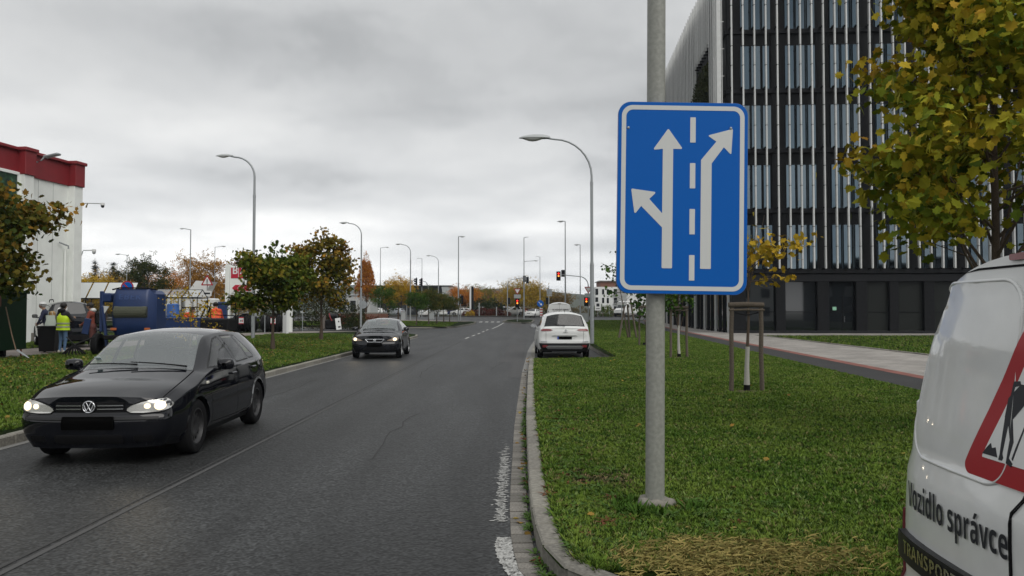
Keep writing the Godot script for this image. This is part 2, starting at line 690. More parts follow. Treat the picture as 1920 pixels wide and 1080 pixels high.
func car_body(root: Node3D, S: Dictionary) -> Loft:
	var L := Loft.new()
	L.bump_f = S.get("bump_f", [])
	L.bump_r = S.get("bump_r", [])
	L.setup(S.st, S.get("crease", []))
	var sub: int = S.get("sub", 5)
	var parts := {}
	var us := []
	for i in S.st.size() - 1:
		for k in sub: us.append(i + float(k) / sub)
	us.append(float(S.st.size() - 1))
	var vs := []
	for k in 4:
		var m := maxi(2, sub - 1)
		for j in m: vs.append(1.0 + k + float(j) / m)
	vs.append(5.0)
	var ts := [0.95, 0.86, 0.7, 0.5, 0.25, 0.0] if sub > 3 else [0.93, 0.6, 0.0]
	var pos := []
	for u in us:
		var i := mini(int(u), S.st.size() - 2)
		var s: float = lerpf(S.st[i][0], S.st[i + 1][0], u - i)
		var q := L.sec(s)
		var line := []
		for v in vs:
			var p := L.flank(q, v)
			line.append(Vector3(p.x, p.y, s))
		for t in ts: line.append(L.over(q, t))
		pos.append(line)
	var nr := pos.size()
	var nc: int = pos[0].size()
	var nor := []
	for i in nr:
		var line := []
		for k in nc:
			var i0 := maxi(i - 1, 0)
			var i1 := mini(i + 1, nr - 1)
			for cr in S.get("crease", []):        # the glass edge is a real edge
				if i == cr * sub and k >= vs.size():
					i0 = i
			var du: Vector3 = pos[i1][k] - pos[i0][k]
			var dv: Vector3 = pos[i][mini(k + 1, nc - 1)] - pos[i][maxi(k - 1, 0)]
			var g := dv.cross(du)
			if g.length() < 1e-7: g = Vector3(1, 0.3, 0)
			g = g.normalized()
			if k == nc - 1: g.x = 0.0
			if g.x < 0.0 and k < vs.size(): g = -g
			if g.y < 0.0 and k >= vs.size(): g = -g
			line.append(g.normalized())
		nor.append(line)
	var ws: Array = S.get("ws", [])
	var rw: Array = S.get("rw", [])
	var wins: Array = S.get("wins", [])
	var inner := []
	for w in wins:
		var o := Geometry2D.offset_polygon(w, -0.02)
		inner.append(o[0] if o.size() else w)
	var arches := []
	for s in S.wheels: arches.append(circle(s, S.wr + 0.01, S.arch, S.arch, 32))
	for sg in [-1.0, 1.0]:
		for i in nr - 1:
			var um: float = (us[i] + us[i + 1]) * 0.5
			for k in nc - 1:
				var pts := [pos[i][k], pos[i + 1][k], pos[i + 1][k + 1], pos[i][k + 1]]
				var ns := [nor[i][k], nor[i + 1][k], nor[i + 1][k + 1], nor[i][k + 1]]
				if sg < 0:
					for j in 4:
						pts[j].x = -pts[j].x
						ns[j].x = -ns[j].x
				if k >= vs.size() - 1:
					var called := "body"
					if k >= vs.size():
						if ws.size() and um > ws[0] and um < ws[1]: called = "windscreen"
						if rw.size() and um > rw[0] and um < rw[1]: called = "rear_window"
					var b := part_of(parts, called)
					b.tri3(pts[0], pts[1], pts[2], ns[0], ns[1], ns[2])
					b.tri3(pts[0], pts[2], pts[3], ns[0], ns[2], ns[3])
					continue
				var low: String = "sill" if S.has("lower") and vs[k] < S.get("lower_v", 2.0) else "body"
				var polys := [PackedVector2Array([Vector2(pts[0].z, pts[0].y), Vector2(pts[1].z, pts[1].y), Vector2(pts[2].z, pts[2].y), Vector2(pts[3].z, pts[3].y)])]
				var box := Rect2(polys[0][0], Vector2.ZERO)
				for p in polys[0]: box = box.expand(p)
				var cut := false
				for a in arches:
					var c: Vector2 = Vector2(S.wheels[arches.find(a)], S.wr)
					if box.grow(S.arch).has_point(c):
						cut = true
						var next := []
						for p in polys:
							for r in Geometry2D.clip_polygons(p, a):
								if not Geometry2D.is_polygon_clockwise(r) or true: next.append(r)
						polys = next
				if vs[k] >= 3.5:
					for w in wins.size():
						var wb := Rect2(wins[w][0], Vector2.ZERO)
						for p in wins[w]: wb = wb.expand(p)
						if not wb.grow(0.01).intersects(box): continue
						cut = true
						var next := []
						for p in polys:
							for r in Geometry2D.intersect_polygons(p, inner[w]):
								clip_add(parts, r, "side_window %d %d" % [w, sg], pts, ns)
							for r in Geometry2D.intersect_polygons(p, wins[w]):
								for z in Geometry2D.clip_polygons(r, inner[w]): clip_add(parts, z, "window_trim", pts, ns)
							for r in Geometry2D.clip_polygons(p, wins[w]): next.append(r)
						polys = next
				if not cut:
					var b := part_of(parts, low)
					b.tri3(pts[0], pts[1], pts[2], ns[0], ns[1], ns[2])
					b.tri3(pts[0], pts[2], pts[3], ns[0], ns[2], ns[3])
				else:
					for p in polys: clip_add(parts, p, low, pts, ns)
	# underside
	var ub := part_of(parts, "underbody")
	for i in nr - 1:
		var a: Vector3 = pos[i][0]
		var b: Vector3 = pos[i + 1][0]
		var near := false
		for w in S.wheels:
			if absf((a.z + b.z) * 0.5 - w) < S.arch: near = true
		var m := 0.62 if near else 1.0
		ub.quadn(Vector3(-a.x * m, a.y, a.z), Vector3(a.x * m, a.y, a.z), Vector3(b.x * m, b.y, b.z), Vector3(-b.x * m, b.y, b.z), Vector3.DOWN)
	# nose and tail
	var cn := 10 if sub > 3 else 5
	for front in [true, false]:
		var rows := []
		var marks := []
		for v in vs:
			var line := []
			for k in range(-cn, cn + 1): line.append(L.cap_row(front, v, sin(PI * 0.5 * k / cn)))
			rows.append(line)
		var split: float = S.get("fb" if front else "rb", 0.0)
		var cut_i := 0
		while cut_i < vs.size() - 1 and vs[cut_i] < split: cut_i += 1
		if cut_i > 0: part_of(parts, "front_bumper" if front else "rear_bumper").grid(rows.slice(0, cut_i + 1))
		part_of(parts, "body").grid(rows.slice(cut_i))
		for k in cn:
			ub.quadn(rows[0][k], rows[0][k + 1], rows[0][2 * cn - k - 1], rows[0][2 * cn - k], Vector3.DOWN)
	# wheel housings and lips
	for s in S.wheels:
		for sg in [-1.0, 1.0]:
			var b := part_of(parts, "wheel_housing")
			var lip := part_of(parts, "sill" if S.get("cladding", false) else "body")
			var pw := Vector3.ZERO
			var pl := Vector3.ZERO
			for k in 21:
				var a := -0.35 + (PI + 0.7) * k / 20.0
				var p := Vector2(s + S.arch * cos(a), maxf(S.wr + 0.01 + S.arch * sin(a), L.sec(s)[1]))
				var o := L.side(p.x, p.y, sg)
				var lw: float = S.get("lip", 0.03)
				var p2 := Vector2(s + (S.arch + lw) * cos(a), maxf(S.wr + 0.01 + (S.arch + lw) * sin(a), L.sec(s)[1]))
				var o2 := L.side(p2.x, p2.y, sg)
				if k > 0:
					b.quad(Vector3(sg * 0.4, pw.y, pw.z), pw, o, Vector3(sg * 0.4, o.y, o.z))
					b.tri(Vector3(sg * 0.4, S.wr, s), Vector3(sg * 0.4, pw.y, pw.z), Vector3(sg * 0.4, o.y, o.z))
					var up := Vector3(sg * 0.012, 0, 0)
					lip.quadn(pw + up, o + up, o2 + up * 0.2, pl + up * 0.2, Vector3(sg, 0.25, 0).normalized())
					lip.quad(pw + up, o + up, o - up, pw - up)
				pw = o
				pl = o2
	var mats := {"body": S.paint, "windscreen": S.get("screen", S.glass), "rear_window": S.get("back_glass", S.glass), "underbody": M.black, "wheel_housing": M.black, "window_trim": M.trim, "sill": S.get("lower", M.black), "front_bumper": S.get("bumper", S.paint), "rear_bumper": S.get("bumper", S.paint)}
	for key in parts:
		if key.begins_with("side_window"):
			put("side_window", parts[key], S.glass, root)
		elif parts[key].v.size():
			put(key, parts[key], mats[key], root)
	# wheels
	for s in S.wheels:
		for sg in [-1.0, 1.0]:
			wheel(root, Vector3(sg * (S.tw - 0.1), S.wr, s), sg, S.wr, S.get("rim", 0), S.get("sub", 5) > 3)
	return L


func wheel(root: Node3D, at: Vector3, sg: float, r: float, style: int, fine := true) -> void:
	var w := node("wheel", root, at)
	w.rotation.z = -PI / 2 * sg
	var k := r / 0.317
	var ty := MB.new()
	ty.lathe([Vector2(0.2 * k, -0.09), Vector2(0.3 * k, -0.095), Vector2(r - 0.006, -0.08), Vector2(r, -0.06), Vector2(r, 0.06), Vector2(r - 0.006, 0.08), Vector2(0.29 * k, 0.1), Vector2(0.215 * k, 0.088), Vector2(0.21 * k, 0.05)], 28 if fine else 16)
	put("tyre", ty, M.tyre, w)
	var rm := MB.new()
	if style == 0:      # steel wheel with vent holes
		rm.lathe([Vector2(0.21 * k, 0.05), Vector2(0.215 * k, 0.086), Vector2(0.2 * k, 0.088), Vector2(0.185 * k, 0.05), Vector2(0.16 * k, 0.035)], 24)
		rm.lathe([Vector2(0.12 * k, 0.055), Vector2(0.08 * k, 0.06), Vector2(0.05 * k, 0.04), Vector2(0.0, 0.04)], 24)
		for i in 12:
			var a := TAU * i / 12
			rm.box(Vector3(cos(a), 0, sin(a)) * 0.142 * k + Vector3(0, 0.042, 0), Vector3(0.055 * k, 0.02, 0.045 * k), 0.0, Basis(Vector3.UP, -a))
	else:
		rm.lathe([Vector2(0.21 * k, 0.03), Vector2(0.22 * k, 0.088), Vector2(0.2 * k, 0.09), Vector2(0.195 * k, 0.0)], 24)
		for i in 10:
			var a := TAU * (i / 2) / 5 + (0.16 if i % 2 else -0.16)
			rm.box(Vector3(cos(a), 0, sin(a)) * 0.12 * k + Vector3(0, 0.06, 0), Vector3(0.17 * k, 0.025, 0.026 * k), 0.006, Basis(Vector3.UP, -a))
		rm.lathe([Vector2(0.05 * k, 0.05), Vector2(0.045 * k, 0.075), Vector2(0, 0.075)], 16)
	put("rim", rm, M.steel_rim if style == 0 else M.alloy, w)
	var bk := MB.new()
	bk.lathe([Vector2(0.205 * k, 0.0), Vector2(0.0, 0.0)], 16)
	put("brake_disc", bk, M.black, w)


func seam(b: MB, L: Loft, pts: Array, sg: float, wide := 0.007) -> void:
	for i in pts.size() - 1:
		var n := maxi(2, int(pts[i].distance_to(pts[i + 1]) / 0.06))
		var d: Vector2 = (pts[i + 1] - pts[i]).orthogonal().normalized() * wide * 0.5
		for k in n:
			var p: Vector2 = pts[i].lerp(pts[i + 1], float(k) / n)
			var q: Vector2 = pts[i].lerp(pts[i + 1], float(k + 1) / n)
			var o := Vector3(sg * 0.0025, 0, 0)
			b.quadn(L.side(p.x - d.x, p.y - d.y, sg) + o, L.side(q.x - d.x, q.y - d.y, sg) + o, L.side(q.x + d.x, q.y + d.y, sg) + o, L.side(p.x + d.x, p.y + d.y, sg) + o, Vector3(sg, 0, 0))


func side_bits(root: Node3D, L: Loft, S: Dictionary) -> void:
	for sg in [-1.0, 1.0]:
		var b := MB.new()
		for line in S.get("seams", []): seam(b, L, line, sg)
		put("door_seam", b, M.black, root)
		if S.has("strip"):
			var st := MB.new()
			seam(st, L, S.strip, sg, 0.045)
			put("side_moulding", st, M.trim, root)
		for h in S.get("handles", []):
			var p := L.side(h.x, h.y, sg)
			var hb := MB.new()
			hb.box(p + Vector3(sg * 0.018, 0, 0), Vector3(0.03, 0.032, 0.2), 0.012)
			put("door_handle", hb, S.get("handle_mat", S.paint), root)
		if S.has("mirror"):
			var p := L.side(S.mirror.x, S.mirror.y, sg)
			var mb := MB.new()
			mb.box(p + Vector3(sg * 0.03, -0.01, 0), Vector3(0.12, 0.035, 0.06), 0.012)
			var rows := []
			for i in 7:
				var t := i / 6.0
				var line := []
				for k in 13:
					var a := TAU * k / 12
					var sx := signf(cos(a)) * pow(absf(cos(a)), 0.6) * 0.105
					var sy := signf(sin(a)) * pow(absf(sin(a)), 0.6) * 0.072
					var m: float = [0.25, 0.72, 0.9, 0.98, 1.0, 1.0, 0.94][i]
					line.append(p + Vector3(sg * (0.135 + sx * m), 0.045 + sy * m, -0.055 + t * 0.11))
				rows.append(line)
			mb.grid(rows)
			var mr := put("wing_mirror", mb, S.get("mirror_mat", S.paint), root)
			var gl := MB.new()
			var pl := PackedVector2Array()
			for k in 16: pl.append(Vector2(p.x + sg * (0.135 + 0.095 * cos(TAU * k / 16)), p.y + 0.045 + 0.063 * sin(TAU * k / 16)))
			gl.prism(pl, p.z + 0.045, p.z + 0.053)
			put("mirror_glass", gl, M.chrome, mr)


func cabin(root: Node3D, S: Dictionary) -> void:
	# dashboard, wheel, seats: what shows through the glass
	var c: Dictionary = S.cabin
	var b := MB.new()
	b.box(Vector3(0, c.floor + 0.02, c.mid), Vector3(1.3, 0.04, 2.3))
	b.box(Vector3(0, c.belt - 0.12, c.dash), Vector3(1.32, 0.22, 0.42), 0.08)
	put("dashboard", b, M.dash, root)
	var w := MB.new()
	var ring := []
	for k in 25: ring.append(Vector3(-0.36 + 0.18 * cos(TAU * k / 24), c.belt - 0.0 + 0.17 * sin(TAU * k / 24), c.dash + 0.36 - 0.08 * sin(TAU * k / 24)))
	w.tube(ring, [0.014], 6, false)
	w.tube([Vector3(-0.36, c.belt, c.dash + 0.34), Vector3(-0.36, c.belt - 0.06, c.dash + 0.1)], [0.03], 8)
	put("steering_wheel", w, M.black, root)
	for x in [-0.36, 0.36]:
		var s := MB.new()
		s.box(Vector3(x, c.floor + 0.28, c.seat), Vector3(0.5, 0.16, 0.5), 0.06)
		s.box(Vector3(x, c.floor + 0.6, c.seat + 0.3), Vector3(0.48, 0.6, 0.14), 0.06, Basis(Vector3.RIGHT, 0.28))
		s.box(Vector3(x, c.floor + 0.98, c.seat + 0.42), Vector3(0.26, 0.19, 0.09), 0.04)
		put("front_seat", s, M.seat, root)
	var r := MB.new()
	r.box(Vector3(0, c.floor + 0.3, c.rear), Vector3(1.25, 0.16, 0.5), 0.06)
	r.box(Vector3(0, c.floor + 0.58, c.rear + 0.3), Vector3(1.25, 0.5, 0.14), 0.05, Basis(Vector3.RIGHT, 0.3))
	for x in [-0.38, 0.38]: r.box(Vector3(x, c.floor + 0.9, c.rear + 0.4), Vector3(0.26, 0.14, 0.08), 0.03)
	put("rear_seat", r, M.seat, root)
	var m := MB.new()
	m.box(Vector3(0, c.mir, c.dash + 0.62), Vector3(0.22, 0.06, 0.03), 0.015)
	put("rear_view_mirror", m, M.black, root)


func headlamp(root: Node3D, L: Loft, poly: PackedVector2Array, bulbs: Array, lit: float, housing: Material, front := true) -> void:
	# poly and bulbs on the right-hand side (w, y); both sides are built
	var out := Vector3(0, 0.1, -1 if front else 1).normalized()
	for sg in [-1.0, 1.0]:
		var f := func(p: Vector2) -> Vector3: return L.cap(front, p.x, p.y)
		var pl := PackedVector2Array()
		for p in poly: pl.append(Vector2(p.x * sg, p.y))
		var o := node("headlight", root)
		var h := MB.new()
		plate(h, pl, f, out, -0.02, 0.004, 0.03)
		put("reflector", h, housing, o)
		var edge := MB.new()
		for k in pl.size():
			var a: Vector3 = f.call(pl[k])
			var c: Vector3 = f.call(pl[(k + 1) % pl.size()])
			edge.tube([a + out * 0.006, c + out * 0.006], [0.007], 5)
		put("headlight_rim", edge, M.black, o)
		for u in bulbs:
			var b := MB.new()
			var c := circle(u.x * sg, u.y, u.z, u.z * 0.9, 18)
			plate(b, c, f, out, 0.0, 0.009, 0.03)
			put("bulb", b, M.headlight if lit > 0.0 else M.chrome, o)
			if lit > 0.0:
				var l := SpotLight3D.new()
				l.name = "headlight_beam"
				l.light_color = Color(1, 0.93, 0.8)
				l.light_energy = lit
				l.light_size = 0.05
				l.spot_range = 30
				l.spot_angle = 35
				l.spot_attenuation = 2
				l.shadow_enabled = true
				o.add_child(l, true)
				l.position = f.call(Vector2(u.x * sg, u.y)) + out * 0.05
				l.rotation.x = -0.06 + (0.0 if front else 0.0)
				if not front: l.rotation.y = PI


func tail_lamps(root: Node3D, L: Loft, poly: PackedVector2Array, m: Material, lift := 0.012) -> void:
	for sg in [-1.0, 1.0]:
		var pl := PackedVector2Array()
		for p in poly: pl.append(Vector2(p.x * sg, p.y))
		var h := MB.new()
		plate(h, pl, func(p: Vector2) -> Vector3: return L.cap(false, p.x, p.y), Vector3(0, 0, 1), -0.01, lift, 0.04)
		put("tail_light", h, m, root)


func face_plate(root: Node3D, called: String, L: Loft, front: bool, poly: PackedVector2Array, m: Material, lift := 0.01, cell := 0.06) -> MeshInstance3D:
	var h := MB.new()
	plate(h, poly, func(p: Vector2) -> Vector3: return L.cap(front, p.x, p.y), Vector3(0, 0, -1 if front else 1), -0.01, lift, cell)
	return put(called, h, m, root)


func mirrored(p: PackedVector2Array) -> PackedVector2Array:
	var r := PackedVector2Array()
	for k in range(p.size() - 1, -1, -1): r.append(Vector2(-p[k].x, p[k].y))
	return r


func box2(x0: float, x1: float, y0: float, y1: float, r := 0.01) -> PackedVector2Array:
	return rounded(x1 - x0, y1 - y0, minf(r, minf(x1 - x0, y1 - y0) * 0.45), 3, (x0 + x1) * 0.5, (y0 + y1) * 0.5)


func spec(kind: String, paint: Material, fine: bool) -> Dictionary:
	var S := {}
	match kind:
		"hatch":
			S = {"st": [
				[0.26, .20, .70, .36, .79, .52, .81, .66, .79, .715, .72, .755, .24],
				[0.50, .18, .75, .34, .84, .54, .855, .735, .83, .80, .745, .85, .16],
				[0.84, .18, .77, .34, .86, .56, .868, .80, .845, .86, .72, .905, .12],
				[1.27, .17, .77, .33, .86, .57, .868, .905, .835, .945, .695, .985, .14],
				[2.00, .17, .77, .33, .86, .57, .868, .935, .835, 1.345, .57, 1.40, .12],
				[2.60, .17, .77, .33, .86, .57, .868, .945, .835, 1.375, .585, 1.444, .03],
				[3.30, .17, .77, .33, .86, .57, .868, .955, .83, 1.355, .575, 1.425, 0.0],
				[3.72, .17, .77, .33, .85, .57, .86, .965, .81, 1.30, .555, 1.375, -.06],
				[3.90, .20, .74, .36, .83, .56, .845, .965, .77, 1.02, .70, 1.05, -.13],
				[3.97, .25, .70, .38, .80, .56, .82, .90, .76, .955, .70, .98, -.15]],
				"crease": [3, 8], "ws": [3, 4], "rw": [7, 8], "wheels": [0.86, 3.37], "wr": 0.317, "arch": 0.345, "tw": 0.86,
				"bump_f": [Vector2(.2, -.03), Vector2(.34, .03), Vector2(.50, .045), Vector2(.56, 0), Vector2(.76, 0)],
				"bump_r": [Vector2(.25, -.02), Vector2(.38, .04), Vector2(.54, .05), Vector2(.62, 0)],
				"wins": [P2([1.385, .955, 1.94, 1.262, 2.06, 1.312, 2.26, 1.34, 2.34, .965]), P2([2.43, .97, 2.35, 1.346, 2.78, 1.348, 3.01, .985]), P2([3.05, .99, 2.83, 1.346, 2.95, 1.335, 3.31, 1.04, 3.30, .995])],
				"seams": [[Vector2(1.32, .92), Vector2(1.34, .30), Vector2(2.36, .28), Vector2(2.39, .95)], [Vector2(2.36, .28), Vector2(2.92, .3), Vector2(3.02, .58), Vector2(3.2, .74), Vector2(3.38, .96)]],
				"strip": [Vector2(1.3, .54), Vector2(3.02, .56)], "handles": [Vector2(2.2, .845), Vector2(3.16, .865)], "mirror": Vector2(1.56, .955),
				"cabin": {"floor": .3, "belt": .98, "dash": 1.5, "mid": 2.5, "seat": 2.25, "rear": 3.05, "mir": 1.27}}
		"mini":
			S = {"st": [
				[0.28, .22, .72, .38, .82, .56, .85, .72, .84, .79, .76, .83, .26],
				[0.55, .20, .77, .36, .86, .58, .885, .80, .86, .86, .76, .91, .17],
				[0.88, .19, .78, .36, .87, .60, .89, .87, .865, .91, .745, .955, .12],
				[1.20, .19, .78, .35, .87, .60, .89, .945, .85, .98, .75, 1.02, .15],
				[1.98, .19, .78, .35, .87, .60, .885, .975, .84, 1.35, .60, 1.41, .12],
				[2.55, .19, .78, .35, .87, .60, .885, .99, .84, 1.375, .59, 1.444, .03],
				[3.20, .19, .78, .35, .87, .60, .88, 1.01, .83, 1.34, .575, 1.415, 0.0],
				[3.66, .19, .77, .35, .86, .60, .875, 1.02, .81, 1.28, .55, 1.35, -.06],
				[3.82, .22, .74, .38, .84, .60, .855, 1.01, .77, 1.05, .70, 1.08, -.13],
				[3.90, .27, .70, .40, .80, .60, .83, .94, .77, .99, .70, 1.02, -.15]],
				"crease": [3, 8], "ws": [3, 4], "rw": [7, 8], "wheels": [0.83, 3.39], "wr": 0.315, "arch": 0.35, "tw": 0.885,
				"bump_f": [Vector2(.2, -.02), Vector2(.36, .03), Vector2(.52, .04), Vector2(.62, 0), Vector2(.76, 0)],
				"bump_r": [Vector2(.27, -.02), Vector2(.4, .03), Vector2(.56, .04), Vector2(.66, 0)],
				"wins": [P2([1.50, 1.01, 2.02, 1.30, 2.10, 1.33, 2.48, 1.352, 2.56, 1.02]), P2([2.66, 1.03, 2.60, 1.35, 3.06, 1.325, 3.36, 1.06])],
				"seams": [[Vector2(1.30, .96), Vector2(1.32, .30), Vector2(2.58, .28), Vector2(2.6, 1.0)], [Vector2(2.58, .28), Vector2(3.0, .3), Vector2(3.12, .62), Vector2(3.36, .78), Vector2(3.45, 1.04)]],
				"handles": [Vector2(2.38, .88), Vector2(3.25, .91)], "mirror": Vector2(1.58, 1.0), "rim": 1,
				"cabin": {"floor": .32, "belt": 1.02, "dash": 1.48, "mid": 2.45, "seat": 2.2, "rear": 3.0, "mir": 1.28}}
		"crossover":
			S = {"st": [
				[0.30, .24, .78, .42, .87, .62, .90, .82, .87, .88, .78, .92, .28],
				[0.62, .22, .82, .40, .92, .64, .94, .93, .90, .97, .80, 1.01, .18],
				[0.98, .21, .83, .40, .92, .66, .944, .99, .90, 1.02, .80, 1.06, .14],
				[1.32, .21, .83, .40, .92, .67, .944, 1.03, .90, 1.06, .80, 1.10, .16],
				[2.40, .21, .83, .40, .92, .67, .944, 1.06, .89, 1.51, .68, 1.59, .1],
				[3.20, .21, .83, .40, .92, .67, .944, 1.08, .885, 1.56, .67, 1.677, 0.0],
				[4.25, .21, .83, .40, .92, .67, .94, 1.10, .87, 1.545, .655, 1.665, -.02],
				[4.52, .24, .81, .42, .90, .67, .93, 1.12, .86, 1.50, .65, 1.60, -.08],
				[4.66, .26, .79, .44, .89, .66, .92, 1.09, .84, 1.14, .76, 1.165, -.14],
				[4.71, .28, .77, .45, .87, .66, .905, 1.02, .83, 1.08, .76, 1.10, -.16]],
				"crease": [3, 7, 8], "ws": [3, 4], "rw": [7, 8], "wheels": [0.95, 3.83], "wr": 0.35, "arch": 0.385, "tw": 0.935,
				"bump_f": [Vector2(.2, -.02), Vector2(.4, .03), Vector2(.6, .04), Vector2(.7, 0)],
				"bump_r": [Vector2(.28, -.02), Vector2(.45, .05), Vector2(.62, .05), Vector2(.72, .015), Vector2(.95, .03), Vector2(1.06, 0)],
				"wins": [P2([1.75, 1.09, 2.42, 1.46, 2.52, 1.49, 2.86, 1.52, 2.90, 1.10]), P2([3.0, 1.11, 2.96, 1.525, 3.74, 1.515, 3.86, 1.13]), P2([3.96, 1.14, 3.86, 1.505, 4.2, 1.48, 4.42, 1.2])],
				"seams": [[Vector2(1.5, 1.02), Vector2(1.52, .36), Vector2(2.92, .34), Vector2(2.94, 1.08)], [Vector2(2.92, .34), Vector2(3.4, .36), Vector2(3.55, .7), Vector2(3.85, .9), Vector2(3.92, 1.1)]],
				"handles": [Vector2(2.7, .96), Vector2(3.65, .98)], "mirror": Vector2(1.85, 1.08), "rim": 1, "rb": 2.45, "fb": 1.6,
				"cabin": {"floor": .4, "belt": 1.1, "dash": 1.8, "mid": 3.0, "seat": 2.5, "rear": 3.5, "mir": 1.42}}
		"van":
			S = {"st": [
				[0.30, .27, .85, .5, .95, .75, .98, 1.02, .94, 1.10, .86, 1.16, .27],
				[0.85, .25, .90, .5, 1.0, .8, 1.02, 1.22, .97, 1.28, .87, 1.34, .16],
				[1.12, .25, .90, .5, 1.0, .8, 1.03, 1.34, .97, 1.40, .88, 1.45, .16],
				[1.90, .25, .90, .5, 1.0, .9, 1.03, 1.46, .99, 2.16, .84, 2.30, .1],
				[2.50, .25, .90, .5, 1.0, .9, 1.03, 1.50, 1.0, 2.27, .85, 2.48, .02],
				[3.90, .25, .90, .5, 1.0, .9, 1.03, 1.50, 1.0, 2.28, .85, 2.50, 0.0],
				[5.30, .25, .90, .5, 1.0, .9, 1.03, 1.50, 1.0, 2.28, .85, 2.49, -.01],
				[5.42, .30, .88, .5, .98, .9, 1.01, 1.50, .98, 2.25, .83, 2.42, -.03]],
				"crease": [2, 3], "ws": [2, 3], "wheels": [0.95, 4.35], "wr": 0.34, "arch": 0.39, "tw": 1.0,
				"bump_f": [Vector2(.2, -.02), Vector2(.5, .05), Vector2(.8, .03), Vector2(.95, 0)],
				"bump_r": [Vector2(.3, .06), Vector2(.55, .06), Vector2(.6, 0)],
				"wins": [P2([1.32, 1.48, 1.90, 2.02, 2.35, 2.08, 2.42, 1.52])],
				"seams": [[Vector2(1.3, 1.4), Vector2(1.32, .4), Vector2(2.5, .4), Vector2(2.52, 2.15)], [Vector2(2.6, 2.2), Vector2(2.62, .5), Vector2(3.7, .5), Vector2(3.72, 2.2)]],
				"handles": [Vector2(2.3, 1.2)], "mirror": Vector2(1.5, 1.5), "fb": 2.2, "rb": 1.8, "bumper": M.trim, "mirror_mat": M.trim}
		"works_van":
			S = {"st": [
				[0.30, .24, .80, .45, .90, .70, .93, .92, .89, 1.0, .80, 1.05, .26],
				[0.90, .22, .85, .44, .94, .74, .95, 1.12, .91, 1.16, .80, 1.20, .16],
				[1.20, .22, .85, .44, .94, .74, .95, 1.16, .91, 1.2, .80, 1.25, .16],
				[2.00, .22, .85, .44, .94, .76, .952, 1.18, .93, 1.66, .76, 1.77, .1],
				[2.60, .22, .85, .44, .94, .76, .952, 1.18, .93, 1.73, .77, 1.87, .02],
				[4.40, .22, .85, .44, .94, .76, .952, 1.18, .925, 1.75, .75, 1.90, 0.0],
				[4.70, .25, .84, .44, .935, .76, .94, 1.18, .895, 1.76, .68, 1.885, -.03],
				[4.80, .28, .82, .44, .92, .76, .93, 1.18, .875, 1.745, .61, 1.86, -.06]],
				"crease": [2, 3], "ws": [2, 3], "wheels": [0.95, 3.95], "wr": 0.33, "arch": 0.37, "tw": 0.93,
				"bump_r": [Vector2(.28, .17), Vector2(.50, .18), Vector2(.52, .12), Vector2(.98, .125), Vector2(1.06, .085), Vector2(1.42, .045), Vector2(1.70, .0)],
				"wins": [P2([1.4, 1.22, 1.98, 1.58, 2.35, 1.62, 2.42, 1.24])],
				"seams": [[Vector2(2.5, .4), Vector2(2.52, 1.6)]], "mirror": Vector2(1.5, 1.24), "rb": 2.0, "bumper": M.trim}
	S.paint = paint
	S.glass = M.tint
	S.sub = 6 if fine else 3
	return S


func car(called: String, kind: String, paint: Material, fine: bool, more := {}) -> Array:
	var o := node(called)
	var S := spec(kind, paint, fine)
	for k in more: S[k] = more[k]
	var body := node("body_group", o)
	o.remove_child(body)
	body.free()
	var L := car_body(o, S)
	if fine or S.get("bits", false): side_bits(o, L, S)
	if S.has("cabin") and S.get("inside", false): cabin(o, S)
	var len: float = S.st[S.st.size() - 1][0]
	for ch in o.get_children():       # the origin goes under the middle of the body
		ch.position.z -= len * 0.5
	return [o, L, S]


